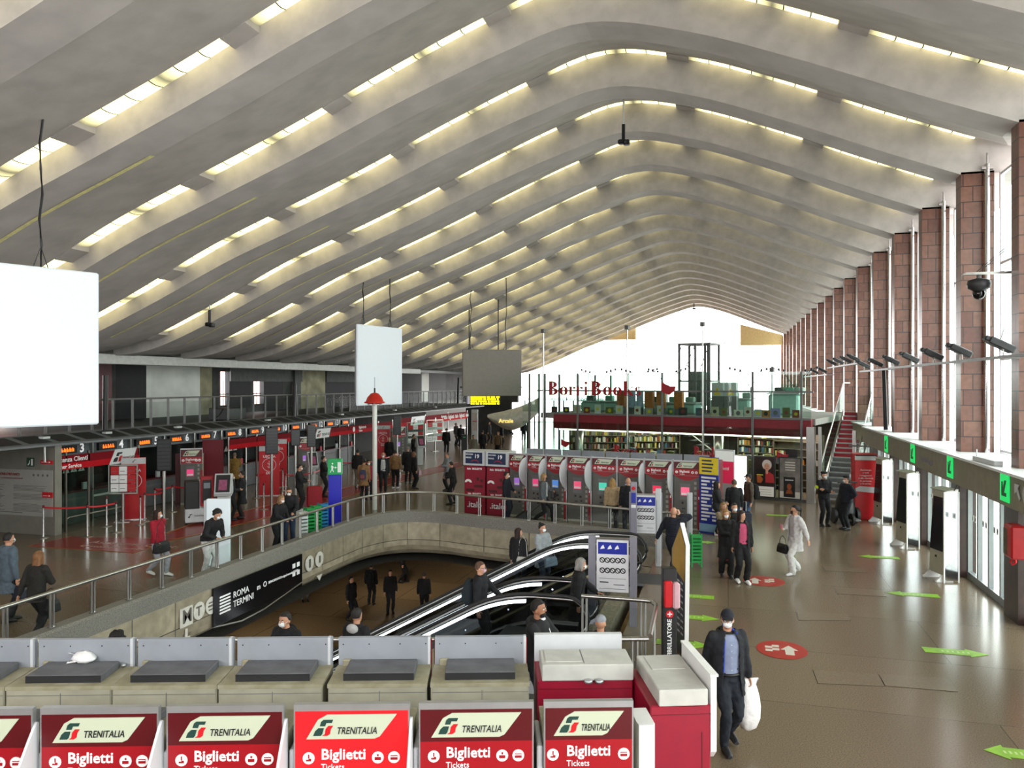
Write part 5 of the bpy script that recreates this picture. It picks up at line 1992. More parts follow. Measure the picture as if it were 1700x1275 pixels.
# blank white light panel and small screen behind it
X, Y_ = ground(372, 939)
t = thing('display_lightbox', 'tall blank white panel standing behind the balustrade beside the leaning man', 'panel', (X - .15, Y_, 0), YAW + .06)
ob('panel', MB().bev(-.31, .27, -.05, .08, 0, 1.72, .01), mat('pale lit panel', 'dfeaf0', .5, var=.0, emit=.12, emit_color='dfeaf0'), t)
ob('side_vents', MB().bev(-.38, -.32, -.04, .08, 0, 1.68, .01), lightgrey_m, t)
X, Y_ = ground(378, 872)
def screen_kiosk(label, u, v, rz, s=1.0):
    X, Y_ = ground(u, v)
    t = thing('screen_kiosk', label, 'kiosk', (X, Y_, 0), rz)
    ob('column', MB().bev(-.2 * s, .2 * s, -.1, .12, 0, 1.1, .02), lightgrey_m, t)
    h = MB()
    h.prism([(-.25, 1.0), (.16, 1.08), (.16, 1.2), (.02, 1.72), (-.08, 1.72), (-.3, 1.1)], -.27 * s, .27 * s, 'x', 0)
    ob('head', h, lightgrey_m, t)
    sc_ = MB()
    sc_.prism([(-.305, 1.14), (-.11, 1.68), (-.12, 1.69), (-.32, 1.15)], -.22 * s, .22 * s, 'x', 0)
    sc_.prism([(-.28, 1.22), (-.17, 1.53), (-.175, 1.54), (-.33, 1.21)], -.13 * s, .13 * s, 'x', 1)
    ob('screen', sc_, [black_m, mat('kiosk screen plum', '7a4058', .3, var=.2, scale=14, emit=.3)], t)
    return t


screen_kiosk('white kiosk with tilted black screen above the blank light panel', 372, 872, YAW + .2)
screen_kiosk('white kiosk with tilted screen left of the green and blue pillar', 517, 815, YAW + .6, .8)
screen_kiosk('grey kiosk used by the masked man under the far red header', 697, 772, YAW + .5, .9)
X, Y_ = ground(494, 806)
for (u, v, lb) in ((505, 812, 'red-headed ticket machine under the third header board'), (664, 778, 'red-headed ticket machine beyond the lamp pole')):
    X, Y_ = ground(u, v)
    t = thing('ticket_machine', lb, 'ticket machine', (X - .6, Y_ + 1.2, 0), YAW + .4)
    machine_body(t, .75)
    header_sign(t, .75, 1.7, 2.25, -.05, False, 3, 1)
    screen_front(t, .75, scrs[0], False)
# dark departure monitors hanging on poles
for (u0, u1, v0, v1, D, lb) in ((261, 283, 729, 782, 24.5, 'nearest dark departure monitor on a pole'), (441, 461, 710, 754, 29, 'second dark departure monitor, beside the middle banners'),
                                (510, 524, 705, 742, 31, 'third dark departure monitor'), (653, 666, 690, 722, 42, 'farthest dark departure monitor beyond the lamp pole'), (483, 498, 713, 740, 30, 'dark monitor left of the third one')):
    xa, ya_, za = at_d((u0 + u1) / 2, v0, D)
    zb_ = 4.7 - (v1 - 637.5) / 1275 * D
    w_ = (u1 - u0) / 1275 * D
    t = thing('departure_monitor', lb, 'monitor', (xa, ya_, 0), YAW + .35, 'dark departure monitors')
    ob('pole', MB().tube([(0, .06, 0), (0, .06, zb_)], .05, 8), steel_m, t)
    m_ = MB().bev(-w_ / 2, w_ / 2, -.04, .1, zb_, za, .02, 0)
    for k in range(8):
        m_.box(-w_ * .42, w_ * .42, -.045, -.04, zb_ + (za - zb_) * (.06 + k * .115), zb_ + (za - zb_) * (.13 + k * .115), 1)
    ob('display', m_, [mat('monitor black', '141618', .3, var=0), mat('monitor row', '25282b', .3, var=0)], t)

# green and blue pillar, crates, lamp pole
X, Y_ = ground(557, 871)
t = thing('direction_pillar', 'green and blue pillar with a white running man and arrow', 'pillar sign', (X, Y_, 0), YAW + .12)
ob('blue_shaft', MB().bev(-.22, .20, -.1, .1, 0, 1.68, .01), mat('pillar blue', '1a1cb8', .35, var=0), t)
gp = ob('green_head', MB().bev(-.24, .22, -.12, .12, 1.68, 2.20, .01), green_m, t)
ob('pictogram', MB().box(.08, .19, -.125, -.12, 1.76, 2.1).box(-.05, .06, -.125, -.12, 1.91, 1.93).prism([(.0, 1.88), (.05, 1.92), (.0, 1.96)], -.126, -.12, 'y').prism([(-.17, 1.76), (-.12, 1.86), (-.13, 1.98), (-.10, 2.0), (-.05, 1.95), (-.07, 1.86), (-.04, 1.78), (-.06, 1.77), (-.10, 1.85), (-.15, 1.75)], -.125, -.12, 'y').sphere((-.09, -.12, 2.05), .03, 8, 6), ltxt_m, gp)
for i, (u, v, c, lb) in enumerate(((506, 893, 'e6e8ea', 'white louvred crate stack beside the masked couple'), (518, 884, '19a04c', 'green louvred crate stack right of the white one'),
                                   (529, 880, '19a04c', 'second green louvred crate stack'), (540, 876, '2288c8', 'blue louvred crate stack against the pillar'))):
    X, Y_ = ground(u, v)
    t = thing('crate_stack', lb, 'crate stack', (X - .1, Y_, 0), YAW + .7, 'coloured louvred crate stacks')
    cm_ = mat('crate %s' % c, c, .4, var=.03)
    b = MB()
    for k in range(7):
        b.bev(-.14, .14, -.14, .14, .04 + k * .11, .11 + k * .11, .01)
    for sx2 in (-.13, .13):
        b.box(sx2 - .012, sx2 + .012, -.13, .13, 0, .8)
    ob('trays', b, cm_, t)
X, Y_ = ground(622, 846)
t = thing('lamp_pole', 'tall white pole carrying a red dome', 'pole', (X, Y_, 0))
ob('pole', MB().tube([(0, 0, 0), (0, 0, 3.95)], .09, 14), mat('ivory pole', 'cfcfc8', .35, .2, var=.02), t)
hd = MB().lathe([(.02, 3.93), (.36, 3.98), (.40, 4.02), (.33, 4.05), (.27, 4.2), (.15, 4.34), (.03, 4.38)], 0, 0, 24)
ob('red_dome', hd, mat('dome red', 'c42418', .45, var=.03), t)
ob('antenna', MB().tube([(0, 0, 4.36), (0, 0, 4.55)], .03, 6).tube([(0, 0, 4.5), (0, 0, 4.95)], .008, 5), dark_m, t)
for a in (0, PI / 2, PI, 3 * PI / 2):
    ob('camera_knob', MB().sphere((.22 * math.cos(a + .4), .22 * math.sin(a + .4), 3.94), .055, 8, 6), lightgrey_m, t)

# hanging blank screens
def hung(label, pts_uv, D0, D1, thick, m_, cables, depth_side=.14, group='hanging blank screens'):
    """blank screen given by its left and right edges in the photograph at their distances"""
    (u0, v0a, v0b), (u1, v1a, v1b) = pts_uv
    xa, ya_, zt0 = at_d(u0, v0a, D0)
    _, _, zb0 = at_d(u0, v0b, D0)
    xb, yb_, zt1 = at_d(u1, v1a, D1)
    _, _, zb1 = at_d(u1, v1b, D1)
    zt, zb_ = (zt0 + zt1) / 2, (zb0 + zb1) / 2
    ang = math.atan2(yb_ - ya_, xb - xa)
    L = math.hypot(yb_ - ya_, xb - xa)
    t = thing('hanging_screen', label, 'hanging screen', (xa, ya_, zb_), ang, group)
    H_ = zt - zb_
    b = MB().bev(0, L, 0, thick, 0, H_, .03, 0)
    ob('screen', b, m_, t)
    ob('back_frame', MB().bev(.08, L - .08, thick, thick + depth_side, .1, H_ - .06, .04), grey_m, t)
    for cx in cables:
        x = cx * L
        wx = xa + (xb - xa) * cx
        n_ = (ya_ + yb_) / 2
        ztop = roof_z(wx, 1)
        rr = random.Random(int(cx * 100))
        pts = [(x + rr.uniform(-.05, .05), thick + .1, H_ + (ztop + .25 - zt) * k / 6) for k in range(7)]
        pts[0] = (x, thick + .1, H_ - .05)
        ob('cable', MB().tube(pts, .025, 5), dark_m, t)
        ob('cable_loop', MB().tube([(x - .15, thick + .1, H_ - .02), (x, thick + .1, H_ + .45), (x + .15, thick + .1, H_ - .02)], .012, 5), dark_m, t)
    return t


wsm = mat('blank white screen', 'dbe2ea', .6, var=.0, emit=.12, emit_color=(.9, .95, 1))
hung('very large blank white screen cut off by the left edge of the photo', ((-60, 425, 715), (165, 457, 703)), 13.6, 15.4, .3, wsm, (.60,))
hung('upright blank white screen above the red dome', ((594, 538, 674), (668, 545, 671)), 31.0, 33.6, .12, wsm, (.2, .8))
hung('beige blank screen turned away above the yellow departure board', ((768, 581, 656), (866, 580, 659)), 40, 40.5, .25, mat('beige screen back', '8f8880', .6, var=.03), (.15, .75))
# small camera clusters hanging from the roof
for (u, v, D, vt, lb) in ((1035, 235, 22.5, 182, 'black camera cluster hanging near the ridge of the roof'), (348, 538, 27.5, 520, 'black camera cluster hanging over the left side'), (1152, 512, 74, 505, 'tiny dark camera hanging at the far gable')):
    x, y, z = at_d(u, v, D)
    zt = 4.7 + (637.5 - vt) / 1275 * D
    t = thing('ceiling_camera', lb, 'camera', (x, y, z))
    ob('rod', MB().tube([(0, 0, .05), (0, 0, zt - z + .3)], .02, 6), lightgrey_m, t)
    ob('sleeve', MB().tube([(0, 0, .02), (0, 0, .5)], .05, 8), black_m, t)
    ob('camera_body', MB().bev(-.16, .02, -.08, .08, -.08, .06, .03), black_m, t)
    ob('camera_body', MB().bev(.0, .18, -.1, .1, -.12, .04, .03), black_m, t)
# far hall: departure board, aircraft-like canopy, totem and bin
x, y, z = at_d(803, 672, 46)
t = thing('departure_board', 'glowing yellow departure board under the beige hanging screen', 'departure board', (x, y, z), YAW + .05)
ob('housing', MB().bev(-1.0, 1.0, 0, .3, -.05, .75, .02), black_m, t)
s = MB()
rr = random.Random(8)
for r_ in range(5):
    xx = -.78
    while xx < .85:
        w_ = rr.uniform(.08, .25)
        s.box(xx, min(.95, xx + w_), -.01, 0, .02 + r_ * .13, .12 + r_ * .13)
        xx += w_ + rr.choice([.0, .02, .06])
ob('yellow_text', s, mat('yellow led', 'ffe800', .5, var=0, emit=1.4), t)
ob('hanger', MB().box(-.9, -.84, .1, .16, .74, 6.4).box(.84, .9, .1, .16, .74, 6.4), black_m, t)
ob('clock_plate', MB().box(-.98, -.82, -.01, 0, .05, .65), mat('pale lilac', 'cfc6dc', .5, var=0, emit=.3), t)
x, y, z = at_d(835, 700, 48)
t = thing('aircraft_canopy', 'silver nose-shaped cafe canopy with small gold lettering', 'canopy', (x, y, 0), YAW)
z0 = z
rings = []
for k in range(9):
    f_ = k / 8
    xx = -.95 + f_ * 3.2
    hh = .12 + 1.0 * math.sin(min(1, f_ * 1.15) * PI * .5) ** .8 * (1 if f_ < .45 else 1 - (f_ - .45) * .9)
    zc = z0 + .35 - .55 * math.sin(f_ * PI) + f_ * .7
    rings.append([(xx, .9 * math.cos(a * PI / 6), zc + hh * .75 * math.sin(a * PI / 6)) for a in range(12)])
c_ = MB().loft(rings)
ob('shell', c_, mat('silver shell', 'c9c6bc', .4, .15, var=.08), t)
txt(t, 'Arcale', (-.25, -.93, z0 + .08), .34, mat('gold letters', 'ffe27a', .4, var=0, emit=.8), bold=.006)
ob('support', MB().tube([(1.6, 0, 0), (1.6, 0, z0 + .2)], .12, 8), midgrey_m, t)
x, y = ground(788, 755)
t = thing('advert_totem', 'grey totem with a pale printed face beside the far walkway', 'totem', (x, y, 0), YAW)
ob('body', MB().bev(-.22, .22, 0, .2, 0, 3.0, .02), lightgrey_m, t)
ob('print', MB().box(-.16, .16, -.01, 0, 1.6, 2.8).box(-.14, .14, -.014, -.01, 2.2, 2.25, 1), [mat('totem print', 'b7aea6', .5, var=.1), red_m], t)
x, y = ground(771, 750)
t = thing('black_cabinet', 'tall black cabinet with small green mark in the far walkway', 'cabinet', (x, y, 0), YAW)
ob('body', MB().bev(-.2, .2, 0, .3, 0, 1.2, .02), black_m, t)
ob('mark', MB().box(-.08, .08, -.01, 0, .98, 1.04), green_m, t)
# far building block under the gallery, with bright openings
m = MB()
m.box(-24, -18.6, 68, 68.4, 3.0, 6.0, 0)
m.box(-24, -19.5, 69, 69.4, 0, 3.2, 0)
m.box(-24, -18.2, 67.4, 68, 4.3, 4.5, 1)
struct('wall_far', m, [mat('far dark wall', '3b3a38', .7, var=.15, scale=1), midgrey_m])
for k in range(7):
    struct('trim_%d' % (30 + k), MB().box(-18 + k * .9, -17.9 + k * .9, 68.1, 68.3, 0, 3.2).box(-18 + k * .9, -17.1 + k * .9, 68.1, 68.2, 1.2, 1.25), midgrey_m)

# ------------------------------------------------------------------ floor graphics
def decal(name, label, pts, m_, cat='floor marking', group=None, z=.004, mats=None, extra=None):
    b = MB().prism([(p[0], p[1]) for p in pts], 0.0, .003, 'z', 0)
    if extra:
        for e in extra:
            b.prism(e, .003, .005, 'z', 1)
    o = ob(name, b, mats or m_, None, None, (0, 0, z))
    return tag(o, label, cat, group)


def gpts(uvs):
    return [ground(u, v) for u, v in uvs]


mat_red = mat('floor film red', '8c2a22', .25, var=.1, scale=4)
orange_m = mat('floor film orange', 'b8702a', .3, var=.05)
P = gpts([(48, 907), (118, 891), (290, 895), (222, 918)])
cx, cy = sum(p[0] for p in P) / 4, sum(p[1] for p in P) / 4
decal('floor_mat', 'orange rimmed red floor panel with white writing in front of the nearest gantry', [(cx + (p[0] - cx) * 1.02, cy + (p[1] - cy) * 1.03) for p in P], None, mats=[orange_m])
o = decal('floor_mat', 'red floor panel with white writing near the nearest gantry', P, None, z=.008, mats=[mat_red])
txt(o, 'Assistenza Clienti', (P[0][0] + 1.3, P[0][1] + .95, .006), .42, mat('faded floor white', 'b8a498', .4, var=0), rot=(0, 0, YAW - .25), ext=.001)
txt(o, 'Customer Service', (P[0][0] + 1.4, P[0][1] + .45, .006), .3, mat('faded floor white', 'b8a498', .4, var=0), rot=(0, 0, YAW - .25), ext=.001)
# long red stripe along the counters
S1 = gpts([(270, 888), (330, 866), (520, 822), (700, 781), (760, 768)])
S2 = gpts([(270, 900), (345, 884), (530, 838), (700, 790), (770, 775)])
b = MB()
for i in range(4):
    b.add([(S1[i][0], S1[i][1], 0), (S1[i + 1][0], S1[i + 1][1], 0), (S2[i + 1][0], S2[i + 1][1], 0), (S2[i][0], S2[i][1], 0)], [(0, 1, 2, 3)], 0)
    for A in (S1, S2):
        d = Vector((A[i + 1][0] - A[i][0], A[i + 1][1] - A[i][1])).normalized()
        n_ = Vector((-d.y, d.x)) * .05
        b.add([(A[i][0] - n_.x, A[i][1] - n_.y, .002), (A[i + 1][0] - n_.x, A[i + 1][1] - n_.y, .002), (A[i + 1][0] + n_.x, A[i + 1][1] + n_.y, .002), (A[i][0] + n_.x, A[i][1] + n_.y, .002)], [(0, 1, 2, 3)], 1)
me = b.mesh('floor_stripe', [mat_red, orange_m])
fix_normals(me)
o = ob('floor_stripe', me, None, None, None, (0, 0, .006))
tag(o, 'long red floor stripe with orange edges running along the ticket counters', 'floor marking')
# green arrows and red ovals on the right
def arrow_pts(cx, cy, L, W, ang, head=.32):
    h = L * head
    loc = [(-L / 2, -W / 2), (L / 2 - h, -W / 2), (L / 2 - h, -W * .75), (L / 2, 0), (L / 2 - h, W * .75), (L / 2 - h, W / 2), (-L / 2, W / 2)]
    c, s = math.cos(ang), math.sin(ang)
    return [(cx + c * x - s * y, cy + s * x + c * y) for x, y in loc]


grn = mat('floor arrow green', '8fc42c', .35, var=.1, scale=6)
for (u, v, L, dirn, lb) in ((1587, 1083, .9, 1, 'large green floor arrow pointing right, right of the red ovals'), (1514, 987, .95, -1, 'green floor arrow pointing left, middle right'),
                            (1458, 925, .9, -1, 'far green floor arrow near the leaning glass doors'), (1150, 1025, .9, 1, 'upper green arrow right of the defibrillator column'),
                            (1135, 1069, .85, 1, 'lower green arrow right of the defibrillator column'), (1150, 990, .8, -1, 'green floor strip beside the slanted totem'),
                            (1692, 1252, .7, -1, 'green arrow tip cut off at the lower right corner'), (1298, 856, .9, 1, 'small far green floor arrow near the posters'), (1165, 900, .7, 1, 'green floor mark behind the slatted stand')):
    X, Y_ = ground(u, v)
    o = decal('floor_arrow', lb, arrow_pts(X, Y_, L * 1.15, .28, YAW - .27 if dirn > 0 else YAW - .27 + PI), None, group='green floor arrows', mats=[grn])
    X2, Y2 = X, Y_
    q = MB()
    for k in range(6):
        a = YAW - .27
        ox = (-.25 + k * .09) * L
        q.add([(X + math.cos(a) * ox - .0, Y_ + math.sin(a) * ox - .04, .0045), (X + math.cos(a) * (ox + .03), Y_ + math.sin(a) * (ox + .03) - .04, .0045),
               (X + math.cos(a) * (ox + .03), Y_ + math.sin(a) * (ox + .03) + .04, .0045), (X + math.cos(a) * ox, Y_ + math.sin(a) * ox + .04, .0045)], [(0, 1, 2, 3)])
    ob('white_marks', q, mat('pale green print', 'c8dc9c', .4, var=0), o)
ovr = mat('floor oval red', 'b02c26', .35, var=.05)
for (u, v, rx, ry, lb) in ((1298, 1079, .43, .48, 'near red oval floor marking with white arrow and footprints'), (1268, 965, .48, .48, 'far red oval floor marking in front of the walking couple')):
    X, Y_ = ground(u, v)
    pts = [(X + rx * math.cos(a * PI / 16), Y_ + ry * math.sin(a * PI / 16)) for a in range(32)]
    if v > 1000:
        ar = [(.04, -.18), (.16, -.18), (.16, .0), (.22, .0), (.10, .17), (-.02, .0), (.04, .0)]
        feet = [(-.22, -.14), (-.10, -.06)]
        ars = [[(X + a * 1.25, Y_ + b * 1.4) for a, b in ar]]
    else:
        ar = [(-.22, -.20), (-.10, -.20), (-.10, .0), (-.04, .0), (-.16, .19), (-.28, .0), (-.22, .0)]
        feet = [(.08, -.12), (.18, -.04)]
        ars = [[(X + a * 1.25, Y_ + b * 1.4) for a, b in ar]]
    for (fx, fy) in feet:
        for k in range(2):
            ars.append([(X + fx - .06, Y_ + fy + k * .17), (X + fx + .06, Y_ + fy + k * .17), (X + fx + .06, Y_ + fy + .11 + k * .17), (X + fx - .06, Y_ + fy + .11 + k * .17)])
    decal('floor_oval', lb, pts, None, group='red oval floor markings', mats=[ovr, mat('floor white print', 'd8d0c4', .4, var=0)], extra=ars)
# hatch covers let into the floor
for k, (uvs) in enumerate(([(1322, 1016), (1405, 1020), (1412, 1031), (1326, 1030)], [(1350, 1113), (1458, 1120), (1468, 1140), (1358, 1135)], [(1459, 1120), (1572, 1127), (1590, 1149), (1470, 1139)],
                           [(1384, 975), (1463, 980), (1472, 991), (1390, 986)], [(1366, 940), (1432, 944), (1440, 951), (1371, 948)])):
    pts = gpts(uvs)
    c = (sum(p[0] for p in pts) / 4, sum(p[1] for p in pts) / 4)
    b = MB().prism([(c[0] + (p[0] - c[0]) * 1.012, c[1] + (p[1] - c[1]) * 1.0) for p in pts], 0, .003, 'z', 1).prism(pts, .003, .007, 'z', 0)
    o = ob('floor_hatch', b, [mat('hatch terrazzo', '7a6b59', .24, var=.06, scale=30), black_m], None, None, (0, 0, .002))
    tag(o, 'flush dark floor hatch, ' + ['below the first red oval, centre', 'left half of the long near pair', 'right half of the long near pair', 'left of the green arrow, upper right', 'farthest, near the white-coated woman'][k], 'floor hatch', 'floor hatches')

# ------------------------------------------------------------------ right side: kiosks, signs, lamps, cabinet
mirror_m = mat('mirror film', 'c9ccd0', .12, 1.0, var=.15, scale=4)
def totem_right(label, u, v, w=.62, h=2.15, red=False):
    X, Y_ = ground(u, v)
    t = thing('screen_totem', label, 'kiosk', (X, Y_, 0), math.radians(-72), 'white framed screen totems along the doors')
    b = MB()
    b.prism([(-.12, .16), (.12, .16), (.16, h), (-.02, h)], -w / 2, w / 2, 'x', 0)
    ob('housing', b, mat('beige cabinet', 'a8a592', .5, var=.04), t)
    ob('screen', MB().prism([(-.125, .72), (-.035, 1.98), (-.045, 1.98), (-.14, .72)], -w / 2 + .06, w / 2 - .06, 'x').box(-.02, .02, -.15, -.13, .55, .6), mat('dark totem screen', '1f2326', .15, var=.1), t)
    ob('cap', MB().prism([(-.06, h), (.2, h), (.2, h + .06), (-.10, h + .02)], -w / 2 - .02, w / 2 + .03, 'x'), white_m, t)
    ob('mirror_side', MB().box(w / 2 + .005, w / 2 + .02, -.12, .20, .05, h), mirror_m, t)
    ob('edge_strip', MB().box(w / 2 + .0, w / 2 + .03, -.15, -.12, 0, h).box(w / 2 + .0, w / 2 + .03, .20, .23, 0, h), white_m, t)
    for s in (-1, 1):
        ob('foot', MB().prism([(-.30, 0), (.12, 0), (.12, .06), (-.08, .17), (-.16, .17), (-.30, .03)], s * w * .42 - .02, s * w * .42 + .02, 'x').lathe([(.05, 0), (.05, .05)], s * w * .42, -.26, 10), white_m, t)
    ob('cable_arm', MB().tube([(w / 2, .1, h), (w / 2 + .15, .1, h + .18), (w / 2 + .5, .25, h + .2), (w / 2 + .6, .7, h + .05)], .012, 5), dark_m, t)
    return t


totem_right('nearest white framed screen totem beside the glass doors', 1563, 962)
totem_right('second white framed screen totem', 1503, 908)
totem_right('third, farthest white framed screen totem beside the red kiosk', 1463, 868)
X, Y_ = ground(1440, 862)
t = thing('red_kiosk', 'tall red kiosk with white lettering near the right wall', 'kiosk', (X - .05, Y_ - .1, 0), .12)
ob('body', MB().bev(-.38, .38, 0, .5, 0, 2.28, .02, 0), red_m, t)
ob('pale_head', MB().box(-.38, .32, -.01, 0, 2.06, 2.22).box(-.36, .36, -.014, -.01, 2.2, 2.25, 1), [lightgrey_m, black_m], t)
ob('pale_band', MB().prism([(-.34, .98), (.38, .92), (.38, 1.12), (-.2, 1.16), (-.36, 1.08)], -.01, 0, 'y'), lightgrey_m, t)
for k, s in enumerate(('Assistenza', 'a tutti', 'i viaggiatori', 'e alla clientela', 'in partenza', 'e in arrivo')):
    txt(t, s, (-.02, -.012, 1.72 - k * .095), .085, ltxt_m, align='CENTER')
ob('side_text', MB().box(.381, .385, .1, .4, .8, 1.7), mat('pale red print', 'c86060', .5, var=.2, scale=25), t)
# green direction plates on the beam
for k, (u, v) in enumerate(((1471, 737), (1515, 752), (1577, 774), (1668, 809))):
    Y_, z = on_x(u, v, 5.1)
    t = thing('green_sign', 'green exit arrow plate on the beige beam, %s from the near end' % ORD[3 - k], 'sign', (5.11, Y_, z), 0, 'green exit plates on the beam')
    ob('plate', MB().box(-.02, .0, -.24, .24, -.27, .27), mat('bright sign green', '12d86a', .4, var=0, emit=.55), t)
    ob('arrow', MB().prism([(-.12, .14), (-.02, .14), (.08, -.04), (.08, .1), (.14, .1), (.14, -.17), (-.12, -.17), (-.12, -.1), (-.0, -.1)], -.026, -.02, 'x'), mat('arrow dark green', '06602c', .4, var=0), t)
Y_, z = on_x(1692, 818, 5.1)
t = thing('beam_symbols', 'pale arrow and round symbol at the near end of the beige beam', 'sign', (5.10, Y_, z))
ob('arrow', MB().prism([(.22, .14), (-.02, .14), (.06, .06), (-.08, -.1), (-.03, -.15), (.12, .0), (.22, -.06)], -.01, 0, 'x').prism([(-.35 + .16 * math.cos(a * PI / 8), .18 * math.sin(a * PI / 8)) for a in range(16)], -.01, 0, 'x'), lightgrey_m, t)
ob('mark', MB().box(-.014, -.01, -.43, -.27, -.06, -.03).box(-.014, -.01, -.43, -.27, .03, .06), midgrey_m, t)
Y_, z = on_x(1530, 760, 5.1)
t = thing('beam_lettering', 'faint lilac lettering between the green plates on the beam', 'sign', (5.11, Y_, z))
txt(t, 'Deposito bagagli', (-.004, .2, -.02), .2, mat('lilac letters', '8a8496', .5, var=0), rot=(PI / 2, 0, -PI / 2))
# red cabinet and dome camera
Y_, z = on_x(1675, 898, 5.2)
t = thing('fire_cabinet', 'small red cabinet on the near dark pier with a hose tail', 'cabinet', (5.33, Y_, z - .32), 0)
ob('box', MB().bev(-.16, .1, -.22, .22, 0, .64, .03), mat('cabinet red', 'b31820', .35, var=.05), t)
ob('dark_face', MB().box(-.165, -.16, .0, .2, .05, .55), mat('olive face', '5a4a20', .4, var=.3, scale=8), t)
ob('hose', MB().tube([(-.05, .05, .02), (-.08, .08, -.1), (-.04, .12, -.16), (.0, .06, -.1), (-.02, .02, .0)], .025, 6), red_m, t)
X, Y_ = 4.95, 15.1
x, y, z = at_d(1625, 482, 15.7)
t = thing('dome_camera', 'dark dome camera hanging from a steel bar at the right', 'camera', (x, y, z))
ob('housing', MB().lathe([(.08, .24), (.2, .2), (.22, .12), (.2, .04), (.12, 0), (.1, -.03)], 0, 0, 20), dark_m, t)
ob('dome', MB().sphere((0, 0, -.07), .12, 14, 8), mat('smoked dome', '08090a', .1, var=0), t)
ob('stem', MB().tube([(0, 0, .24), (0, 0, .33)], .04, 8), midgrey_m, t)
ob('bar', MB().box(-.25, .62, -.04, .04, .32, .37).box(-.3, .0, -.08, .08, .315, .345), steel_m, t)
for k in (0, 1):
    ob('stay_wire', MB().tube([(-.05 + .05 * k, 0, .37), (.6, .1, .95 - k * .05)], .007, 5), dark_m, t)
# rails with spotlights
RXX = 5.1
k = 0
rails = [(13.0, 19.9, 5.22), (20.0, 27.6, 5.22), (27.7, 33.5, 5.2), (33.6, 44, 5.55), (44.2, 60, 5.2)]
for ri, (ya, yb, z) in enumerate(rails):
    t = thing('light_rail', 'thin steel light rail on the right wall, %s from the camera' % ORD[ri], 'rail', (RXX, ya, z), 0, 'light rails on the right wall')
    ob('rail_bar', MB().box(-.03, .03, 0, yb - ya, -.03, .03), midgrey_m, t)
    y = (Y0 - BAY) - ya
    while y < yb - ya:
        if y > 0:
            ob('bracket', MB().box(.03, .36, y - .03, y + .03, -.02, .02), midgrey_m, t)
        y += BAY
for i, y in enumerate([16.9, 19.6, 22.0, 24.6, 27.2, 29.9, 32.6, 35, 37.2, 39.6, 42, 46, 50, 54]):
    z = 5.55 if 33.6 < y < 44 else 5.22
    t = thing('spotlight', 'dark tilted floodlight on the right wall rail, %s from the camera' % ORD[i], 'spotlight', (RXX, y, z + .03), 0, 'floodlights on the right wall rail')
    ob('yoke', MB().tube([(0, -.1, 0), (0, -.1, .13), (0, .1, .13), (0, .1, 0)], .015, 5), white_m, t)
    hb = MB()
    hb.T = Matrix.Translation((0, 0, .2)) @ Matrix.Rotation(math.radians(28), 4, 'Y')
    hb.bev(-.26, .22, -.13, .13, -.07, .07, .02)
    hb.bev(-.34, -.24, -.10, .10, -.05, .05, .02)
    ob('lamp_head', hb, dark_m, t)
    hb = MB()
    hb.T = Matrix.Translation((0, 0, .2)) @ Matrix.Rotation(math.radians(28), 4, 'Y')
    hb.box(-.2, .18, -.11, .11, .07, .075)
    ob('lamp_glass', hb, lightgrey_m, t)
    ob('cable', MB().tube([(.0, .13, .2), (.1, .3, .45), (.25, .5, .7)], .006, 4), dark_m, t)
# leaning tube and clutter on the beam ledge
Y_, z = on_x(1468, 700, 5.3)
o = ob('black_tube', MB().tube([(0, 0, 0), (-.05, .12, .0 + 2.2)], .07, 10), black_m, None, None, (5.35, Y_, 3.08))
tag(o, 'long black tube leaning against the piers on the ledge', 'tube')
Y_, z = on_x(1645, 763, 5.3)
o = ob('loose_trunking', MB().box(-.08, .08, -.7, .5, 0, .09).tube([(0, .5, .1), (.1, .8, .2), (.2, 1.1, .02)], .012, 5), lightgrey_m, None, None, (5.2, Y_, 3.055), .05)
tag(o, 'loose pale trunking lying on the beam ledge at the right', 'trunking')
# black electric scooter chair behind the guards
X, Y_ = ground(1425, 868)
t = thing('mobility_scooter', 'black three-wheeled patrol scooter parked behind the two guards', 'scooter', (X - .35, Y_ - .35, 0), YAW)
b = MB()
b.loft([[(.34 * s_ * math.cos(a * PI / 6), .3 + .34 * s_ * math.sin(a * PI / 6), z) for a in range(12)] for s_, z in ((.95, .18), (1.0, .4), (.9, .7), (.62, 1.0), (.5, 1.2))])
ob('fairing', b, black_m, t)
for s in (-1, 1):
    w_ = MB()
    w_.tube([(s * .38 - .05, .3, .26), (s * .38 + .05, .3, .26)], .26, 16)
    ob('wheel', w_, rubber_m, t)
ob('wheel', MB().tube([(-.04, -.25, .2), (.04, -.25, .2)], .2, 14), rubber_m, t)
ob('footboard', MB().bev(-.3, .3, -.3, .1, .12, .2, .03), midgrey_m, t)
ob('handlebar', MB().tube([(-.32, .1, 1.38), (0, .1, 1.42), (.32, .1, 1.38)], .03, 8).tube([(0, .1, 1.42), (0, .25, 1.15)], .03, 8), dark_m, t)
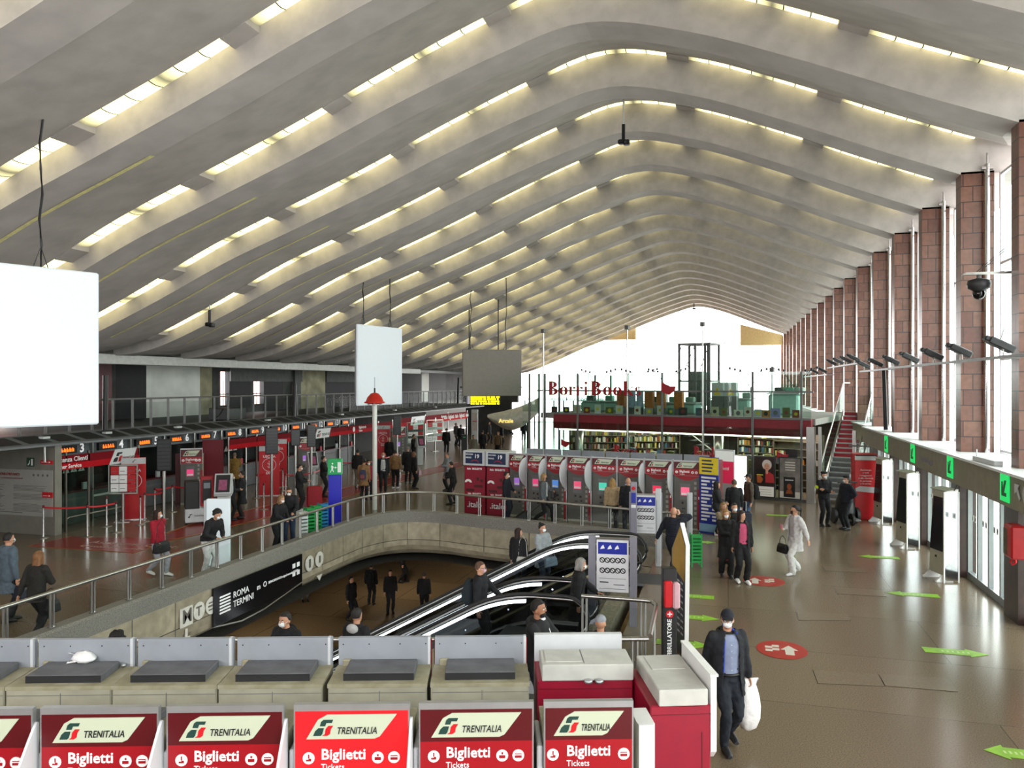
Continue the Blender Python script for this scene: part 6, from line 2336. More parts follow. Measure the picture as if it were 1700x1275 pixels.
# clutter on the gallery
Y_, z = on_x(352, 690, -22.0)
o = ob('speaker_box', MB().bev(-.5, .5, -.7, .7, 0, .55, .03).tube([(.3, -.75, .5), (.35, -1.0, .3), (.3, -1.4, .02)], .02, 5), black_m, None, None, (-22.2, 30.5, 3.06))
tag(o, 'black box with trailing cable on the gallery floor', 'box')
for i, (u, h) in enumerate(((172, 2.0), (486, 1.7), (759, 2.2))):
    Y_ = on_x(u, 660, -20.9)[0]
    o = ob('black_post', MB().tube([(0, 0, 0), (.02, .06 * i, h)], .09, 8), black_m, None, None, (-20.84, Y_, 3.0))
    tag(o, 'black rolled tube fixed to the gallery railing, %s' % ['left, beside the huge screen', 'leaning, middle', 'far one'][i], 'tube', 'black tubes on the gallery edge')
for i, y in enumerate([19, 21.5, 25, 31, 38, 45, 52]):
    o = ob('canopy_lamp', MB().bev(-.09, .09, -.14, .14, 0, .07, .01), lightgrey_m, None, None, (-20.42, y, 3.0))
    tag(o, 'small grey box lamp on the dark canopy, %s from the left' % ORD[i], 'lamp', 'box lamps on the canopy')
# yellow and blue price board at the end of the middle row, neighbouring lit board
X, Y_ = ground(1176, 888)
t = thing('timetable_board', 'narrow yellow and blue price board at the right end of the machine row', 'board', (X + .02, Y_ + .25, 0), YAW - .75)
ob('panel', MB().box(-.33, .33, -.03, .03, 0, 2.4, 0).box(-.33, .33, -.034, -.03, 1.85, 2.38, 1).box(-.33, .33, -.034, -.03, .05, .3, 2), [mat('board blue', '1a2a8c', .4, var=0), yellow_m, mat('board pale blue', '7fa6c4', .4, var=0)], t)
q = MB()
for k in range(13):
    q.box(-.26, -.26 + .2 + .05 * (k * 7 % 5), -.038, -.034, .4 + k * .11, .46 + k * .11)
    q.box(.12, .25, -.038, -.034, .4 + k * .11, .46 + k * .11)
ob('price_lines', q, ltxt_m, t)
q = MB()
for k in range(4):
    q.box(-.24, .1 + .03 * (k % 3), -.038, -.034, 1.93 + k * .11, 1.98 + k * .11)
ob('place_names', q, mat('board text blue', '2a2f5c', .4, var=0), t)
X, Y_ = ground(1203, 868)
t = thing('lit_board', 'pink and white lit board behind the yellow and blue price board', 'board', (X, Y_ + .4, 0), YAW - .75)
ob('panel', MB().box(-.36, .36, -.03, .03, .3, 2.45, 0).box(-.34, .34, -.034, -.03, 2.05, 2.4, 1).box(-.34, .34, -.034, -.03, 1.3, 2.05, 2), [lightgrey_m, mat('lit board white', 'dfe6e0', .4, var=0, emit=.2), mat('lit board pink', 'd02a52', .4, var=0, emit=.3)], t)
ob('feet', MB().box(-.36, .36, -.1, .1, 0, .3), dark_m, t)
txt(t, 'Biglietti', (-.3, -.04, 1.8), .16, ltxt_m, bold=.003)
# road signs lying reflected: small black floor stands in front of the middle row
for (u, v, lb) in ((803, 850, 'black floor stand in front of the red italo machines'), (868, 862, 'black floor stand left of the striding woman')):
    X, Y_ = ground(u, v)
    o = ob('floor_stand', MB().prism([(-.3, 0), (.3, 0), (.3, .03), (.25, .25), (.05, .28), (-.25, .06)], -.2, .2, 'y').tube([(.25, .0, .2), (.6, .1, .5)], .015, 5), dark_m, None, None, (X, Y_, 0), YAW)
    tag(o, lb, 'stand')
# advertising strip fixed on the travertine face, and the letters cut in the stone
def trav(u, v):
    y, z = on_x(u, v, -11.42)
    return y, z


ya, z1 = trav(355, 988)
yb, z2 = trav(502, 925)
t = thing('directory_panel', 'long black directory panel with white shop logos on the travertine face', 'sign', (-11.475, ya, 0), 0)
L = yb - ya
ztop, zbot = -.03, -.92
ob('panel', MB().box(-.0, .05, 0, L, zbot, ztop).tube([(.03, 0, zbot), (.12, L * .25, zbot - .12), (.12, L * .5, zbot - .1), (.05, L, zbot + .1)], .02, 6, 1), [mat('directory black', '0e0f12', .2, var=0), steel_m], t)
q = MB()
for k in range(6):
    q.box(.05, .055, .22, .62, ztop - .28 - k * .075, ztop - .24 - k * .075)
ob('striped_logo', q, ltxt_m, t)
txt(t, 'ROMA', (.056, .72, ztop - .34), .22, ltxt_m, rot=(PI / 2, 0, PI / 2))
txt(t, 'TERMINI', (.056, .72, ztop - .56), .22, ltxt_m, rot=(PI / 2, 0, PI / 2))
for k, s in enumerate(('m', 'O', 'SEPHORA', 'MANGO', 'Desigual', 'mercatino', 'BORRI')):
    txt(t, s, (.056, L * .44 + (0, .07, .13, .21, .28, .36, .44)[k] * L, ztop - .40), .085 if k > 1 else .2, ltxt_m, rot=(PI / 2, 0, PI / 2), bold=.002)
for k in range(4):
    ob('small_mark', MB().box(.05, .056, L - .5 + (k % 2) * .22, L - .36 + (k % 2) * .22, ztop - .3 - (k // 2) * .22, ztop - .18 - (k // 2) * .22), ltxt_m, t)
y, z = trav(333, 1010)
t = thing('stone_symbols', 'pale metro, train and lift symbols with a down arrow left of the directory panel', 'sign', (-11.47, y, 0))
pal = mat('pale symbol', 'cfccc2', .6, var=.05)
ob('square_plate', MB().box(-.004, .02, -.62, -.22, -.62, -.2), pal, t)
for yy in (.0, .42):
    ob('round_plate', MB().prism([(yy + .19 * math.cos(a * PI / 8), -.4 + .2 * math.sin(a * PI / 8)) for a in range(16)], -.004, .02, 'x'), pal, t)
ob('down_arrow', MB().prism([(-.45, -.68), (-.45, -.86), (-.54, -.86), (-.42, -1.0), (-.30, -.86), (-.39, -.86), (-.39, -.68)], -.004, .02, 'x'), pal, t)
txt(t, 'M', (.024, -.57, -.41), .42, mat('symbol grey', '5f5b54', .6, var=0), rot=(PI / 2, 0, PI / 2), bold=.006)
txt(t, 'T', (.024, -.11, -.41), .3, mat('symbol grey', '5f5b54', .6, var=0), rot=(PI / 2, 0, PI / 2), bold=.006)
ob('train_bars', MB().box(.02, .026, .30, .54, -.42, -.38).box(.02, .026, .32, .52, -.34, -.31).box(.02, .026, .32, .52, -.50, -.47), mat('symbol grey', '5f5b54', .6, var=0), t)
y, z = trav(519, 936)
t = thing('stone_symbols', 'pale round toilet symbols with an arrow right of the directory panel', 'sign', (-11.47, y, 0))
for k, yy in enumerate((-.75, -.1, .45)):
    ob('round_plate', MB().prism([(yy + .22 * math.cos(a * PI / 8), -.4 + .22 * math.sin(a * PI / 8)) for a in range(16)], -.004, .02, 'x'), pal, t)
ob('down_arrow', MB().prism([(.3, -.86), (.45, -1.02), (.6, -.86)], -.004, .02, 'x'), pal, t)
ob('figures', MB().box(.02, .026, -.80, -.70, -.52, -.28).box(.02, .026, -.15, -.05, -.52, -.28).box(.02, .026, .40, .5, -.5, -.3), mat('symbol grey', '5f5b54', .6, var=0), t)
# ------------------------------------------------------------------ people
REMESH = []       # (object, voxel size, smoothing)


def ik(a, t, l1, l2, pole):
    """middle joint of a two-bone limb from a to t bending towards pole"""
    d = t - a
    L = d.length
    if L > (l1 + l2) * .995:
        t = a + d.normalized() * (l1 + l2) * .995
        d = t - a
        L = d.length
    x = (l1 * l1 - l2 * l2 + L * L) / (2 * L)
    h = math.sqrt(max(0, l1 * l1 - x * x))
    u = d.normalized()
    p = pole - u * pole.dot(u)
    p.normalize()
    return a + u * x + p * h, t


def seg(mb, a, b, ra, rb, n=10):
    pts, rs = [], []
    for k in range(5):
        t = k / 4
        pts.append(a.lerp(b, t))
        rs.append(ra + (rb - ra) * t + (.006 if 0 < k < 4 and ra > .04 else 0))
    mb.tube(pts, rs, n)
    mb.sphere(a, ra, 10, 8)
    mb.sphere(b, rb, 10, 8)


def hand(mb, w, d, nrm, side, curl=.5, fr=.0095, s=1.0):
    """palm, four unequal bent fingers and a thumb; w wrist, d direction, nrm palm normal"""
    d = d.normalized()
    nrm = (nrm - d * nrm.dot(d)).normalized()
    lat = d.cross(nrm)
    P = lambda a, b, c: w + d * a * s + lat * b * s + nrm * c * s
    rings = []
    for a, hw, ht in ((0, .024, .018), (.03, .036, .016), (.065, .041, .014), (.09, .040, .012)):
        rings.append([P(a, hw * math.cos(k * PI / 4), ht * math.sin(k * PI / 4)) for k in range(8)])
    mb.loft(rings)
    for i, (b, L) in enumerate(((-.030, .062), (-.010, .076), (.011, .081), (.031, .070))):
        pts = [P(.082, b, 0)]
        ang = 0
        p = pts[0]
        for k in range(3):
            ang += curl * (.35 + .4 * k)
            p = p + (d * math.cos(ang) + nrm * math.sin(ang)) * (L * (.45, .32, .25)[k]) * s
            pts.append(p)
        mb.tube(pts, [fr, fr * .98, fr * .9, fr * .75], 6)
    tb = P(.02, .030 * side, .006)
    dd = (d * .6 + lat * side * .75 + nrm * .35).normalized()
    p1 = tb + dd * .035 * s
    p2 = p1 + (d * .85 + lat * side * .25 + nrm * .45).normalized() * .035 * s
    mb.tube([tb, p1, p2], [fr * 1.25, fr * 1.1, fr * .85], 6)


ARMS = {
    'down': lambda s: (Vector((s * .26, -.03, .80)), Vector((s * .3, .6, 0))),
    'fwd': lambda s: (Vector((s * .24, -.24, .86)), Vector((s * .3, .8, 0))),
    'bck': lambda s: (Vector((s * .25, .20, .84)), Vector((s * .3, .8, 0))),
    'phone': lambda s: (Vector((s * .09, -.30, 1.14)), Vector((s * .6, .3, -.6))),
    'read': lambda s: (Vector((s * .07, -.27, 1.06)), Vector((s * .6, .3, -.6))),
    'ear': lambda s: (Vector((s * .13, -.07, 1.56)), Vector((s * .8, -.3, -.5))),
    'cross': lambda s: (Vector((-s * .10, -.20, 1.16 + .04 * s)), Vector((s * .9, .1, -.5))),
    'pocket': lambda s: (Vector((s * .21, -.10, .95)), Vector((s * .5, .9, 0))),
    'hip': lambda s: (Vector((s * .19, -.04, 1.02)), Vector((s * 1, .6, 0))),
    'rail': lambda s: (Vector((s * .10, -.42, 1.0)), Vector((s * .5, .3, -.8))),
    'railr': lambda s: (Vector((s * .20, -.40, 1.02)), Vector((s * .5, .3, -.8))),
    'carry': lambda s: (Vector((s * .30, -.04, .80)), Vector((s * .3, .6, 0))),
    'out': lambda s: (Vector((s * .45, .05, .90)), Vector((s * .3, .6, 0))),
}
SKIN = mat('skin', 'c08e72', .55, var=.03)
SKIN2 = mat('skin tan', '9a6b50', .55, var=.03)
MASKM = mat('white face mask', 'e9ecee', .7, var=.02)
_pn = [0]


def cloth(c, rough=.85):
    q = srgb(c)
    if max(q) < .06:
        q = tuple(x * .55 for x in q)
    return mat('cloth ' + c, q, rough, var=.10, scale=14, bump=.25, detail=5)


def person(label, u, v, h=1.74, face=0, top='17181c', bottom='15161a', shoes='111111', hair='1c1714', style='short', arms=('down', 'down'),
           stride=0.0, lean=0.0, mask=True, hem=.84, skin=None, z0=0.0, Yp=None, Dp=None, glasses=False, shirt=None, cap=None, turn=0.0, near=False,
           flare=0.0, beret=None, collar=True, extra=None, openj=None, XY=None, sit=0, wide=1.0, maskc=None, side=0.0, hood=None, foot=False, group=None):
    k = h / 1.75
    if XY is not None:
        x, y = XY
    elif foot:
        x, y = ground(u, v, z0)
    elif Dp is not None:
        x, y, z = at_d(u, v, Dp)
        z0 = z - h
    elif Yp is not None:
        x, z = at_y(u, v, Yp)
        y = Yp
        z0 = z - h
    else:
        x, y = ground(u, v, z0 + h * (1 - .08 * math.sin(lean)))
    t = thing('person', label, 'person', (x, y, z0), YAW + math.radians(face), group)
    t.scale = (k * (1 if wide == 1 else 1), k, k)
    sk = skin or SKIN
    V = Vector
    R = Matrix.Rotation(lean, 3, 'X')
    piv = V((0, 0, .93))
    def up(p):
        p = V(p)
        return piv + R @ (p - piv)
    hipz = .93 - abs(stride) * .06
    body, topm, trou = MB(), MB(), MB()
    # legs
    shoe = []
    for s in (-1, 1):
        hip = V((s * .09, 0, hipz - .02))
        f = stride * s
        ank = V((s * (.10 + side), -f * .34, .085 + (max(0, -f) * .10)))
        kn, ank = ik(hip, ank, .44, .43, V((s * .05, -1, 0)))
        seg(body, hip, kn, .070, .050)
        seg(body, kn, ank, .050, .034)
        rw = wide
        seg(trou, hip, kn, .100 * rw, .074 + flare * .3)
        seg(trou, kn, ank + V((0, 0, .02)), .071 + flare * .3, .058 + flare)
        pitch = max(0, -f) * .5
        rings = []
        for a, w_, hh, zz in ((-.20, .030, .02, .02), (-.17, .045, .035, .03), (-.08, .048, .045, .045), (.0, .042, .065, .06), (.06, .036, .055, .05), (.075, .02, .03, .04)):
            cc = V((s * (.10 + side) + s * .01 * (-a * 4), ank.y + a, zz + (ank.z - .085) + max(0, pitch) * a * .35))
            rings.append([cc + V((w_ * math.cos(q * PI / 5), 0, max(-zz + .0, hh * math.sin(q * PI / 5)))) for q in range(10)])
        sm_ = MB().loft(rings)
        shoe.append(sm_)
    # torso
    def torso(mb, sc, z0_, z1_=1.5, hemflare=0):
        prof = [(.80, .145, .105), (.88, .165, .12), (.95, .165, .12), (1.05, .150, .108), (1.18, .158, .112), (1.30, .172, .118), (1.40, .170, .108), (1.455, .118, .082), (1.505, .062, .060)]
        if z0_ < .80:
            prof = [(z0_, .16 + hemflare, .125 + hemflare), ((z0_ + .8) / 2, .16 + hemflare / 2, .12 + hemflare / 2)] + prof
        rings = []
        for z, rx, ry in prof:
            if z < z0_ - .001 or z > z1_:
                continue
            rr_ = []
            for q in range(16):
                a = q * PI / 8
                p = V(((rx * wide + sc) * math.cos(a), (ry * (wide ** 1.3) + sc) * math.sin(a), z))
                rr_.append(up(p) if z > .93 else p)
            rings.append(rr_)
        mb.loft(rings)
    torso(body, -.018, .86)
    if openj:
        def cring(z, rx, ry, op):
            r_ = []
            for (dr, idx) in ((.040, range(17)), (.022, range(16, -1, -1))):
                for j in idx:
                    a = -PI / 2 + op + (2 * PI - 2 * op) * j / 16
                    p = V(((rx * wide + dr) * math.cos(a), (ry * wide ** 1.3 + dr) * math.sin(a), z))
                    r_.append(up(p) if z > .93 else p)
            return r_
        prf = [(hem - .06, .185, .15, .62), (.80, .172, .135, .60), (.93, .165, .122, .56), (1.05, .156, .112, .55), (1.18, .160, .114, .52), (1.30, .172, .118, .48), (1.40, .165, .106, .42), (1.455, .118, .085, .40), (1.51, .066, .062, .5)]
        topm.loft([cring(*q_) for q_ in prf])
        under = MB()
        torso(under, .012, .90, 1.49)
        a_ = ob('shirt', under, mat('shirt ' + openj, openj, .8, var=.05, scale=20, bump=.1), t)
        REMESH.append((a_, .016 * k, 3))
    else:
        torso(topm, .030, hem, 1.51, .035 if hem < .75 else .012)
    pel = []
    for z, rx, ry in ((hipz - .12, .14, .10), (hipz - .02, .172, .128), (hipz + .08, .170, .124), (hipz + .17, .152, .112)):
        pel.append([V(((rx * wide) * math.cos(q * PI / 8), (ry * wide) * math.sin(q * PI / 8), z)) for q in range(16)])
    trou.loft(pel)
    # arms
    hands = []
    for i, s in enumerate((-1, 1)):
        an = arms[i]
        sh = up((s * .175 * (1 + (wide - 1) * .5), .0, 1.415))
        if isinstance(an, str):
            w_, pole = ARMS[an](s)
        else:
            w_, pole = V(an[0]), V(an[1]) if len(an) > 1 else V((s * .5, .5, -.3))
        if lean and an in ('phone', 'read', 'ear', 'cross'):
            w_ = up(w_)
        el, w_ = ik(sh, w_, .285, .25, pole)
        seg(body, sh, el, .048, .038)
        seg(body, el, w_, .037, .025)
        seg(topm, sh, el, .080, .064)
        seg(topm, el, w_.lerp(el, .06), .062, .046)
        d = (w_ - el)
        nrm = V((-s * 1, -.1, 0)) if an in ('down', 'fwd', 'bck', 'carry', 'out') else V((-s * .3, .2, -1)) if an in ('rail', 'railr') else V((-s * .7, .5, .2))
        if an in ('rail', 'railr'):
            d = V((0, -1, -.15))
        if an == 'ear':
            d = V((-s * .1, .25, 1))
            nrm = V((-s, 0, 0))
        hand(body, w_, d, nrm, 1, .45 if an not in ('carry',) else 1.0, .0095 if near else .0115)
        hands.append((w_, d))
    # neck, head
    nk = up((0, .0, 1.46))
    T = Matrix.Translation(up((0, -.012, 1.60))) @ Matrix.Rotation(math.radians(turn), 4, 'Z') @ Matrix.Rotation(lean * .7, 4, 'X')
    seg(body, nk, T @ V((0, .012, -.04)), .052, .050)
    def hd(mb):
        mb.T = T
        return mb
    hd(body)
    body.sphere((0, .008, .045), .098, 16, 12, sx=.78, sy=.98, sz=1.05)
    body.sphere((0, -.030, -.020), .065, 12, 10, sx=.86, sy=.86, sz=1.05)
    body.sphere((0, -.045, .01), .050, 10, 8, sx=1.0, sy=.85, sz=1.3)
    body.tube([(0, -.082, .045), (0, -.104, .008), (0, -.094, -.002)], [.008, .014, .012], 6)
    for s in (-1, 1):
        body.sphere((s * .077, .012, .012), .024, 8, 6, sx=.4, sy=.8, sz=1.3)
    body.T = None
    b = ob('body', body, sk, t)
    REMESH.append((b, (.0085 if near else .013) * k, 2))
    if near:
        e = hd(MB())
        for s in (-1, 1):
            e.sphere((s * .030, -.080, .030), .0115, 8, 6)
        ob('eyes', e, mat('eye white', 'd8d4cc', .2, var=0), t)
        e = hd(MB())
        for s in (-1, 1):
            e.sphere((s * .030, -.0895, .030), .0055, 8, 6)
            e.tube([(s * .014, -.090, .052), (s * .03, -.091, .058), (s * .047, -.082, .052)], .004, 5)
        ob('pupils_and_brows', e, black_m, t)
    a = ob('jacket', topm, cloth(top), t)
    REMESH.append((a, .014 * k if near else .018 * k, 3))
    a = ob('trousers', trou, cloth(bottom), t)
    REMESH.append((a, .014 * k if near else .018 * k, 3))
    for sm_ in shoe:
        ob('shoe', sm_, mat('shoe ' + shoes, shoes, .5, var=.03), t)
    # hair
    hm = mat('hair ' + hair, hair, .7, var=.2, scale=30, stretch=(1, 1, .2), bump=.3)
    if style != 'bald':
        q = hd(MB())
        if style in ('short', 'curly', 'long', 'pony', 'bun', 'bob'):
            pad = .106 if style == 'short' else .118
            rings = []
            n_ = 16
            for i in range(9):
                th = i / 8
                z = .045 + pad * 1.04 * math.cos(th * PI * .62)
                r = pad * math.sin(max(.05, th) * PI * .62)
                ring = []
                for j in range(n_):
                    a_ = j * 2 * PI / n_
                    yy = math.sin(a_)
                    zz = z
                    if yy < -.2:
                        zz = max(z, .092 + .02 * (-yy))
                    w_ = .80
                    ring.append((r * w_ * math.cos(a_), .012 + r * (.98 if yy > 0 else .93) * yy, zz))
                rings.append(ring)
            q.loft(rings)
        if style == 'curly':
            rr = random.Random(int(u * 7))
            for j in range(34):
                a_, b_ = rr.uniform(0, 2 * PI), rr.uniform(-.1, 1.2)
                if math.sin(a_) < -.5 and b_ < .7:
                    continue
                q.sphere((.095 * math.cos(a_) * math.cos(b_), .02 + .105 * math.sin(a_) * math.cos(b_), .05 + .105 * math.sin(b_)), .036, 6, 5)
        if style in ('long', 'bob'):
            Lg = .36 if style == 'long' else .16
            rings = []
            for i in range(7):
                f = i / 6
                z = .07 - f * Lg
                rings.append([(.09 * (1 + .15 * math.sin(f * 3)) * math.cos(a_) * (1 - .15 * f), .035 + (.075 - .01 * f) * math.sin(a_) + .03 * f, z) for a_ in [j * PI / 6 for j in range(12)]])
            q.loft(rings)
            q.tube([(-.078, -.02, .08), (-.092, -.015, -.02), (-.085, -.01, -Lg * .6)], [.02, .026, .018], 6)
            q.tube([(.078, -.02, .08), (.092, -.015, -.02), (.085, -.01, -Lg * .6)], [.02, .026, .018], 6)
        if style == 'pony':
            q.sphere((0, .10, .11), .035, 8, 6)
            q.tube([(0, .11, .12), (.02, .16, .05), (.05, .13, -.12), (.07, .06, -.27)], [.02, .032, .028, .01], 7)
        if style == 'bun':
            q.sphere((0, .09, .135), .045, 8, 6)
        ho = ob('hair', q, hm, t)
        if style in ('curly', 'long', 'bob', 'pony', 'bun'):
            REMESH.append((ho, .012 * k, 0 if style == 'curly' else 1))
    if mask:
        q = hd(MB())
        rings = []
        for (z, ww, dd) in ((.022, .036, -.094), (.008, .050, -.108), (-.018, .056, -.112), (-.045, .048, -.098), (-.062, .034, -.074)):
            rings.append([(ww * math.sin(a_), dd + (.045 + .02 * (ww < .04)) * (1 - math.cos(a_)) , z) for a_ in [-1.35 + j * .3375 for j in range(9)]])
        q.loft(rings, closed=False, caps=False)
        q.tube([(-.055, -.075, .0), (-.076, .01, .03)], .003, 4)
        q.tube([(.055, -.075, .0), (.076, .01, .03)], .003, 4)
        ob('face_mask', q, maskc or MASKM, t)
    if glasses:
        q = hd(MB())
        for s in (-1, 1):
            q.tube([(s * .032 + .021 * math.cos(j * PI / 5), -.103, .030 + .016 * math.sin(j * PI / 5)) for j in range(11)], .0028, 4)
            q.tube([(s * .053, -.103, .034), (s * .076, -.01, .036)], .0028, 4)
            if glasses == 'dark':
                q.prism([(s * .032 + .021 * math.cos(j * PI / 5), .030 + .017 * math.sin(j * PI / 5)) for j in range(10)], -.105, -.101, 'y')
        q.tube([(-.011, -.104, .034), (.011, -.104, .034)], .0028, 4)
        ob('glasses', q, black_m, t)
    if cap:
        q = hd(MB())
        pr = []
        for i in range(7):
            th = i / 6 * PI * .5
            pr.append([(.086 * math.cos(th) * math.cos(a_), .008 + .106 * math.cos(th) * math.sin(a_), .075 + .088 * math.sin(th)) for a_ in [j * PI / 8 for j in range(16)]])
        q.loft(pr)
        if style != 'capback':
            q.loft([[(x_, -.085 + 0, .080 + .004 * math.cos(x_ * 20)) for x_ in (-.07, -.035, 0, .035, .07)], [(x_ * .85, -.17 + abs(x_) * .35, .066 - abs(x_) * .1) for x_ in (-.07, -.035, 0, .035, .07)]], closed=False, caps=False)
            q.loft([[(x_, -.085 + 0, .074 + .004 * math.cos(x_ * 20)) for x_ in (-.07, -.035, 0, .035, .07)], [(x_ * .85, -.17 + abs(x_) * .35, .062 - abs(x_) * .1) for x_ in (-.07, -.035, 0, .035, .07)]], closed=False, caps=False)
        ob('cap', q, cloth(cap), t)
    if beret:
        q = hd(MB())
        q.lathe([(.085, .085), (.098, .10), (.105, .13), (.09, .155), (.04, .165)], 0, .01, 14)
        ob('beret', q, cloth(beret), t)
    if shirt:
        sc, ww = shirt if isinstance(shirt, tuple) else (shirt, .06)
        rings = []
        for z, ry in ((1.43, .112), (1.36, .132), (1.28, .137), (1.18, .133), (1.06, .129), (max(hem + .02, .93), .138)):
            rings.append([up((x_, -(ry * (wide ** 1.3)) - .018 + (x_ * x_) * 2.2, z)) for x_ in [(-ww + 2 * ww * j / 6) * (1 if z < 1.4 else .6) for j in range(7)]])
        q = MB().loft(rings, closed=False, caps=False)
        ob('shirt', q, mat('shirt ' + sc, sc, .8, var=.05, scale=20), t)
    if collar:
        q = MB()
        pts = [up((.062 * math.cos(a_), .0 + .060 * math.sin(a_), 1.475 + .012 * math.sin(a_))) for a_ in [j * PI / 8 for j in range(17)]]
        q.tube(pts, .020, 6, caps=False)
        ob('collar', q, cloth(hood or top), t)
    if hood:
        q = MB()
        q.T = Matrix.Translation(up((0, .10, 1.44)))
        q.sphere((0, 0, 0), .10, 12, 8, sx=1.15, sy=.6, sz=.8)
        ob('hood', q, cloth(hood), t)
    return t, hands, k


def world_of(t, p, k):
    M = Matrix.Translation(t.location) @ Matrix.Rotation(t.rotation_euler.z, 4, 'Z') @ Matrix.Scale(k, 4)
    return M @ Vector(p)


def backpack(P, label, c='16181b', z=1.22, s=1.0, accent=None):
    t, hands, k = P
    w = world_of(t, (0, .21, z - .26), k)
    b = thing('backpack', label, 'backpack', w, t.rotation_euler.z)
    m = MB()
    rings = []
    for zz, a, d in ((0, .13, .07), (.05, .16, .10), (.25, .165, .11), (.40, .15, .09), (.47, .09, .05)):
        rings.append([(a * s * math.copysign(abs(math.cos(q)) ** .6, math.cos(q)), d * s * math.copysign(abs(math.sin(q)) ** .6, math.sin(q)), zz * s) for q in [j * PI / 8 for j in range(16)]])
    m.loft(rings)
    ob('bag_body', m, cloth(c), b)
    ob('front_pocket', MB().bev(-.11 * s, .11 * s, .07 * s, .135 * s, .05 * s, .25 * s, .02), cloth(accent or c), b)
    for sx_ in (-.09, .09):
        ob('strap', MB().tube([(sx_, -.04, .42 * s), (sx_, -.20, .44), (sx_ * 1.2, -.30, .28), (sx_ * 1.3, -.2, .08), (sx_, -.04, .06)], .014, 5), cloth(c), b)
    return b


def handbag(P, label, at=(.30, 0, .55), c='141416', s=1.0, strap=.35, rz=0, w=.16, hh=.22, d=.06):
    t, hands, k = P
    p = world_of(t, at, k)
    b = thing('handbag', label, 'bag', p, t.rotation_euler.z + rz)
    m = MB()
    m.loft([[(x_, y_, zz) for x_, y_ in ((-a, -q), (0, -q * 1.15), (a, -q), (a * 1.04, 0), (a, q), (0, q * 1.15), (-a, q), (-a * 1.04, 0))] for zz, a, q in ((0, w * .92, d), (.02, w, d * 1.1), (hh * .7, w * .95, d * .9), (hh, w * .85, d * .4))], smooth=False)
    ob('bag_body', m, mat('bag ' + c, c, .5, var=.08, scale=8), b)
    ob('strap', MB().tube([(-w * .8, 0, hh * .9), (-w * .6, 0, hh + strap * .7), (0, 0, hh + strap), (w * .6, 0, hh + strap * .7), (w * .8, 0, hh * .9)], .008, 5), mat('bag ' + c, c, .5, var=.08, scale=8), b)
    return b


def suitcase(label, u, v, c, rz, s=1.0, foot=True):
    X, Y_ = ground(u, v)
    t = thing('suitcase', label, 'suitcase', (X, Y_, 0), rz)
    m = mat('case ' + c, c, .4, var=.05)
    ob('shell', MB().bev(-.22 * s, .22 * s, -.14 * s, .14 * s, .05, .66 * s, .04), m, t)
    ob('ridges', (lambda q: ([q.box(-.18 * s + i * .07 * s, -.16 * s + i * .07 * s, -.148 * s, .148 * s, .1, .6 * s) for i in range(6)], q)[1])(MB()), m, t)
    ob('handle', MB().tube([(-.08 * s, .1 * s, .64 * s), (-.08 * s, .1 * s, .98 * s), (.08 * s, .1 * s, .98 * s), (.08 * s, .1 * s, .64 * s)], .01, 5), steel_m, t)
    for sx_ in (-.18, .18):
        for sy in (-.1, .1):
            ob('wheel', MB().sphere((sx_ * s, sy * s, .028), .028, 8, 6), black_m, t)
    return t


# ---- foreground
P = person('man in navy cap and open dark parka carrying a white bag, nearest on the right', 1207, 1012, 1.77, 8, top='20242c', bottom='1d2634', shoes='16161a', hair='2a221c', cap='1a1e2c',
           glasses=True, stride=-.42, arms=('bck', 'carry'), openj='7c86a0', hem=.74, near=True, wide=1.08, turn=-22, hood='2a2e22')
t = P[0]
ob('blue_lining', MB().tube([(-.085, -.125, 1.40), (-.10, -.145, 1.25), (-.105, -.140, 1.0)], .010, 5).tube([(.09, -.10, 1.47), (.05, .05, 1.52), (-.03, .07, 1.53)], .016, 6), mat('royal blue', '2040a8', .6, var=.03), t)
ob('belt', MB().lathe([(.172, .945), (.172, .975)], 0, 0, 20), black_m, t)
ob('shirt_buttons', (lambda q: ([q.sphere((0, -.142, 1.02 + .08 * i), .006, 6, 4) for i in range(5)], q)[1])(MB()), ltxt_m, t)
hp = world_of(t, P[1][1][0] + Vector((0, 0, -.09)), P[2])
bagt = thing('plastic_bag', 'large bulging white plastic bag hanging from the hand of the man in the cap', 'plastic bag', (hp.x, hp.y, hp.z - .60), t.rotation_euler.z)
rings = []
for z, a, d in ((0, .05, .04), (.03, .10, .08), (.15, .145, .11), (.30, .15, .11), (.42, .125, .085), (.52, .10, .055), (.60, .085, .03), (.66, .13, .018)):
    rings.append([(a * math.cos(q * PI / 8) + .03 * (z - .3), d * math.sin(q * PI / 8), z) for q in range(16)])
bb_ = crumple(MB(), rings, 21, .014)
ob('bag_film', bb_, bagm, bagt)
ob('bag_handle', MB().tube([(.03, 0, .58), (.01, -.02, .66), (-.01, 0, .60)], .012, 6), bagm, bagt)

P = person('bearded man in black hooded jacket with mask under his chin behind the machines', 893, 992, 1.80, 62, top='111316', bottom='1c2634', hair='120e0c', Dp=10.35, mask=False, near=True,
           arms=('railr', 'railr'), turn=6, skin=SKIN2, hem=.82, wide=1.05, hood='111316')
t = P[0]
t.location.z = 0
q = MB()
q.T = Matrix.Translation((0, -.012, 1.60)) @ Matrix.Rotation(math.radians(6), 4, 'Z')
q.sphere((0, -.050, -.045), .052, 12, 8, sx=1.05, sy=.85, sz=.85)
ob('beard', q, mat('beard black', '140f0d', .9, var=.1), t)
q = MB()
q.T = Matrix.Translation((0, -.012, 1.60))
q.sphere((0, -.062, -.098), .045, 10, 6, sx=1.1, sy=.7, sz=.5)
ob('face_mask', q, MASKM, t)
ob('chest_print', MB().box(-.13, -.06, -.158, -.150, 1.27, 1.30), mat('cream print', 'd8cf8a', .6, var=0), t)
